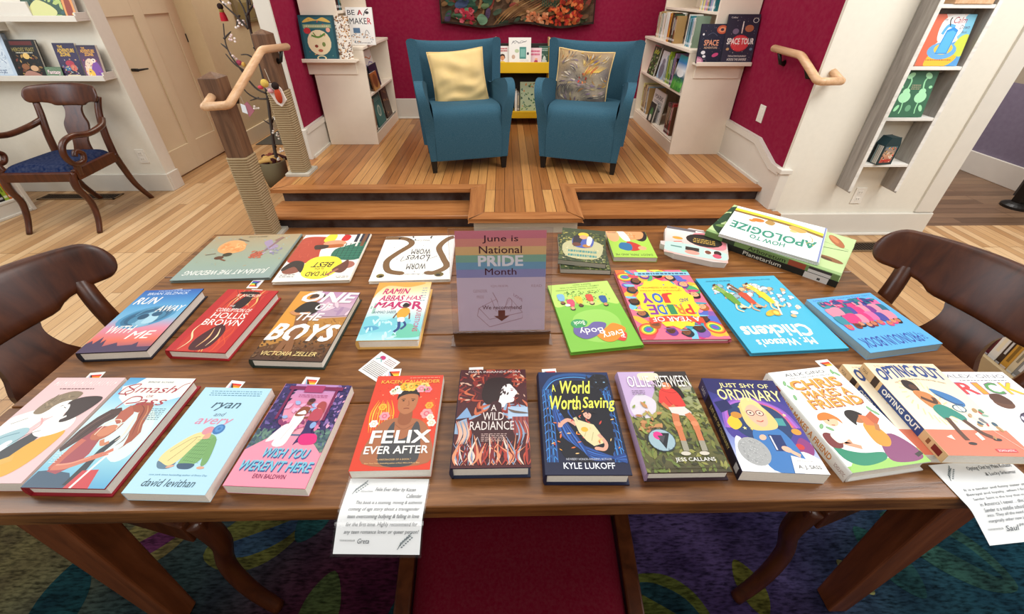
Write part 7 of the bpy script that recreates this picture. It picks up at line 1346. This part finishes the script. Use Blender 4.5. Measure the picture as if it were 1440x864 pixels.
def diamond(t):
    m = MB('#a86a78'); m.prism([(-.01, -.07), (.045, -.02), (.01, .05), (-.03, .02)], lambda p, k: (p[0], .004 * k, p[1])); m.build('pink_card', M_paper, t)
    m = MB('#dfe6ec'); m.prism([(-.05, -.03), (-.012, -.045), (-.012, .02), (-.045, .035)], lambda p, k: (p[0], .004 * k - .004, p[1])); m.build('white_card', M_paper, t)
    m = MB('#cfc8b8'); m.tube([(-.02, .0, .03), (-.03, .0, .12)], .0012, 5); m.build('string', M_matt, t)
orn('pair of pink and white paper cards hanging on the left of the branch', diamond, (-2.02, 3.38, .66))
def fabric(t):
    m = MB('#e4dcd4'); m.prism([(-.06, .055), (-.03, .01), (.0, -.07), (.03, -.09), (.07, -.05), (.055, .02), (.03, .05)], lambda p, k: (p[0], .012 * k, p[1])); m.build('white_cloth', M_matt, t)
    m = MB('#b8452a'); m.ball((.03, -.004, -.02), (.022, .018, .05), 10); m.build('red_figure', M_matt, t, smooth=True)
    m = MB('#2a1c1a'); m.ball((.028, -.006, .04), (.024, .02, .024), 10); m.build('dark_hair', M_matt, t, smooth=True)
    m = MB('#d8b85a'); m.ball((-.035, -.004, .055), (.026, .018, .026), 10); m.build('yellow_ball', M_matt, t, smooth=True)
    m = MB('#c84a5a'); m.ball((-.07, .0, .03), (.02, .012, .012), 8); m.ball((-.01, -.006, .01), (.02, .014, .016), 8, '#d8a0a8'); m.build('pink_trim', M_matt, t, smooth=True)
    m = MB('#d8d0c0'); m.tube([(.0, 0, .06), (-.01, 0, .14)], .0015, 5); m.build('string', M_matt, t)
orn('cloth doll ornament with red and white fabric hanging before the rear newel post', fabric, (-1.49, 2.82, .89))
def bouquet(t):
    rnd = random.Random(4); m = MB('#e8dcd8')
    for i in range(34): m.ball((rnd.uniform(-.06, .06), rnd.uniform(-.03, .03), rnd.uniform(-.05, .06)), rnd.uniform(.012, .02), 6, rnd.choice(['#e8dcd8', '#d8a0a8', '#7a9a7a', '#a8c0b0', '#c88a8a', '#f0ece6', '#5a7a64']))
    m.build('flowers', M_matt, t)
    m = MB('#e0e2e2'); m.prism([(.05, -.09), (.075, -.10), (.085, -.04), (.06, -.03)], lambda p, k: (p[0], .003 * k, p[1])); m.build('gift_tag', M_paper, t)
orn('flower bunch with a white tag at the top of the branch', bouquet, (-1.66, 3.36, 1.37))
def rosebud(t):
    m = MB('#b8506a'); m.ball((0, 0, 0), (.022, .018, .02), 8); m.ball((.03, 0, -.012), (.016, .014, .018), 8, '#d8b05a'); m.build('rosebud', M_matt, t)
orn('pink and gold rosebud ornament on the middle left twig of the branch', rosebud, (-1.985, 3.40, .985))
# framed art on the left rear wall and dark mat below it
def frame_art():
    t = thing('framed_picture', 'dim framed picture on the beige wall behind the branch', 'picture', (-2.797, 5.22, 1.14))
    f = MB('#7a6a48'); f.box(0, -.24, 0, .018, .24, .03); f.box(0, -.24, .61, .018, .24, .64); f.box(0, -.24, .03, .018, -.21, .61); f.box(0, .21, .03, .018, .24, .61); f.build('frame', M_matt, t, bevel=.003)
    m = MB('#a89878'); p = Print(.42, .58, m, lambda u, v, z: (.006 + z, (u - .5) * .42, .03 + v * .58)); p.bg('#b8a888', '#9a8a6a', '#7a6a50'); p.S([(.1, .1), (.3, .3), (.6, .26), (.9, .12), (.8, .02), (.2, .02)], '#8a7a50'); p.S([(.2, .3), (.4, .6), (.7, .5), (.8, .3)], '#a89a70'); m.build('print', M_matt, t)
frame_art()
tag(MB('#5a564e').box(-.35, -.5, 0, .35, .5, .006).build('door_mat', M_cloth, None, (-2.40, 5.02, .0005)), 'dark grey floor mat against the beige wall behind the branch', 'mat')
# ------------------------------------------------------------------ ladder shelf on the right wall
def ladder():
    t = thing('ladder_shelf', 'weathered grey wooden ladder shelf on the cream wall at the right', 'shelf', (2.355, 2.44, .36))
    for x in (-.16, .14):
        m = MB(); m.hexa([(x, -.055, 0.012), (x + .02, -.055, 0), (x + .02, .055, .0), (x, .055, .012)], [(x, -.055, 1.6), (x + .02, -.055, 1.6), (x + .02, .055, 1.6), (x, .055, 1.6)]); m.build('side_board', M_grey, t, bevel=.002)
        m = MB(); m.box(x - .001, -.058, .015, x + .021, -.0552, 1.6); m.build('white_edge', M_wshelf, t)
    for z in (.195, .475, .748, 1.038, 1.33):
        m = MB(); m.box(-.14, -.055, z - .018, .14, .055, z); m.build('shelf_board', M_wshelf, t, bevel=.0015)
        m = MB(); m.box(-.135, .035, z - .045, .135, .054, z - .018); m.build('cleat', M_grey, t)
ladder()
a_calm = simple(['#e8d8d0'], [('S', [(-.1, .0), (0, .9), (.3, 1), (.4, .6), (.2, .3), (.3, 0)], '#d86a4a'), ('S', [(.5, 0), (.6, .4), (.9, .5), (1.1, .3), (1.05, -.1)], '#5a9ad0'), ('S', [(.2, 0), (.3, .3), (.6, .36), (.9, .2), (.7, 0)], '#e8b83a'), ('S', [(.7, .7), (.8, 1.0), (1.1, 1.05), (1.05, .5), (.8, .5)], '#7ab8d0'), ('S', [(.3, .5), (.3, .9), (.7, 1), (.8, .7), (.6, .5)], '#eceae6'), ('S', [(.72, .3), (.8, .56), (1, .6), (1, .2)], '#c8d04a'), ('E', .5, .3, .34, .18, '#6aa8d8'), ('E', .52, .34, .22, .12, '#e0c04a'), ('L', [(.36, .62), (.44, .78), (.60, .76)], .07, '#5aa8dc'), ('P', [(.36, .24), (.64, .24), (.70, .70), (.58, .76), (.44, .70)], '#2f8ad0'), ('P', [(.38, .26), (.62, .26), (.67, .66), (.58, .70), (.46, .66)], '#58aee4'), ('L', [(.48, .78), (.44, .88), (.46, .94)], .025, '#2a2a2a', ), ('T', 'my', .30, .86, .38, .91, '#4a3a4a', 0), ('T', 'Calm', .52, .83, .82, .95, '#a83a4a', .01, .1), ('T', 'Down', .72, .72, .94, .80, '#4a3a5a', .0, .1), ('T', 'Book', .80, .64, .92, .69, '#4a3a5a', 0), ('lines', .2, .1, .8, .14, 1, '#c05a3a', .5)])
a_pear = simple(['#3f6a50'], [('E', .28, .56, .10, .09, '#a8e0b0'), ('E', .28, .44, .17, .15, '#a8e0b0'), ('E', .74, .56, .10, .09, '#a8e0b0'), ('E', .74, .44, .17, .15, '#a8e0b0'), ('L', [(.28, .6), (.32, .78), (.24, .9)], .04, '#9ad8a4'), ('L', [(.74, .6), (.7, .78), (.78, .9)], .04, '#9ad8a4'), ('E', .26, .90, .11, .07, '#a8e0b0', 30), ('E', .76, .90, .11, .07, '#a8e0b0', -30), ('L', [(.28, .36), (.3, .2), (.28, .08)], .03, '#9ad8a4'), ('L', [(.74, .36), (.72, .2), (.74, .08)], .03, '#9ad8a4'), ('E', .16, .2, .1, .05, '#9ad8a4', 60), ('E', .86, .2, .1, .05, '#9ad8a4', 120), ('lines', .38, .6, .64, .72, 3, '#b09a80', .4), ('E', .5, .2, .08, .09, '#6aa07a'), ('E', .1, .66, .05, .04, '#9ad8a4'), ('E', .92, .66, .05, .04, '#9ad8a4')])
standing('bright picture book with a blue tag shape on the second ladder shelf', .232, .245, .014, (2.352, 2.425), 1.108, 8, 0, a_calm, '#d8a08a', 'hard')
standing('dark green book with pale mirrored pear shapes on the third ladder shelf', .200, .245, .014, (2.324, 2.425), .835, 8, 0, a_pear, '#2f5540', 'hard')
tag(MB('#b8935f').box(-.10, -.04, 0, .10, .04, .03).build('wooden_tray', M_rail, None, (2.37, 2.42, 1.3985), bevel=.003), 'flat pale wooden tray on the top visible ladder shelf', 'tray')
def toy_house():
    t = thing('boxed_book_set', 'small dark boxed set with a gabled top on the lowest ladder shelf', 'box', (2.325, 2.41, .5555), R(8))
    out = [(-.052, 0), (.052, 0), (.052, .12), (.036, .165), (-.026, .165), (-.052, .12)]
    m = MB('#22383c'); m.prism(out, lambda p, k: (p[0], (-.03, .03)[k], p[1])); m.build('case', M_print, t, bevel=.002)
    m = MB('#8a5a44'); p = Print(.08, .10, m, lambda u, v, z: ((u - .5) * .08, -.0305 - z, .012 + v * .10)); p.bg('#4a6a78', '#c89a7a', '#a8483a'); p.scat(40, 3, (.05, .05, .95, .95), ['#e8dcc8', '#c84a3a', '#3a5a4a', '#d8a84a', '#2a2a30'], .05, .12, 'leaf'); p.B(.1, .08, .9, .2, '#b83a34'); m.build('cover_picture', M_print, t)
    m = MB('#d8d4c8'); rnd = random.Random(2)
    for i in range(5): m.box(-.0535, -.026 + i * .0105, .006, -.0522, -.018 + i * .0105, .115, rnd.choice(['#d8d4c8', '#2a2a2a', '#8aa0a0', '#e8e0d0']))
    m.build('spine_strip', M_print, t)
toy_house()
# ------------------------------------------------------------------ things at the right frame edge
def right_bin():
    t = thing('low_book_bin', 'low beige wooden book bin behind the right dining chair', 'bookcase', (2.05, 1.06, 0), R(-3))
    M_b = mat_plain('beige_bin_paint', '#b09a74', .6, .3, 12, .06)
    def B(nm, a, b): m = MB(); m.box(*a, *b); m.build(nm, M_b, t, bevel=.003)
    B('front_panel', (-.05, -.42, 0), (-.03, .25, .165)); B('bottom_board', (-.03, -.40, .12), (.24, .23, .14)); B('end_panel', (-.03, .23, 0), (.26, .25, .26)); B('end_panel', (-.03, -.42, 0), (.26, -.40, .26)); B('back_panel', (.24, -.40, 0), (.26, .23, .34))
right_bin()
names = [('black', .022), ('teal', .032), ('maroon', .018), ('white', .030), ('dark brown', .018), ('ochre', .026), ('cream', .022), ('grey', .026), ('tan', .02), ('teal', .03), ('lime', .02), ('blue', .024), ('red', .02), ('white', .024)]
yy = 1.27
for i, (c, d) in enumerate(names):
    yy -= d / 2 + .0015
    o = spine_book(f'{c} paperback spine, {ORD[i]} from the far end of the beige bin', .11, d, .15, (2.035 + (1.27 - yy) * -.05 + .01, yy, .1405), CN[c], 0, 0, 'paperbacks in the beige bin'); yy -= d / 2
def stand():
    t = thing('display_stand', 'black metal display stand foot with a dark post at the right edge of the passage', 'stand', (4.09, 2.90, 0))
    m = MB('#15120f'); m.lathe([(.09, 0), (.09, .02), (.07, .035), (.045, .045)], 24); m.build('foot', M_black, t, smooth=False)
    m = MB(); m.box(-.03, -.03, .04, .03, .03, 1.6); m.build('post', M_black, t, bevel=.004)
    m = MB('#55524e'); m.box(.05, -.12, .06, .07, .10, 1.5); m.build('side_panel', mat_plain('smoked_panel', '#4a4744', .25, .5), t)
    m = MB(); m.box(.045, -.13, .05, .075, -.118, 1.5); m.build('panel_edge', M_plate, t)
stand()
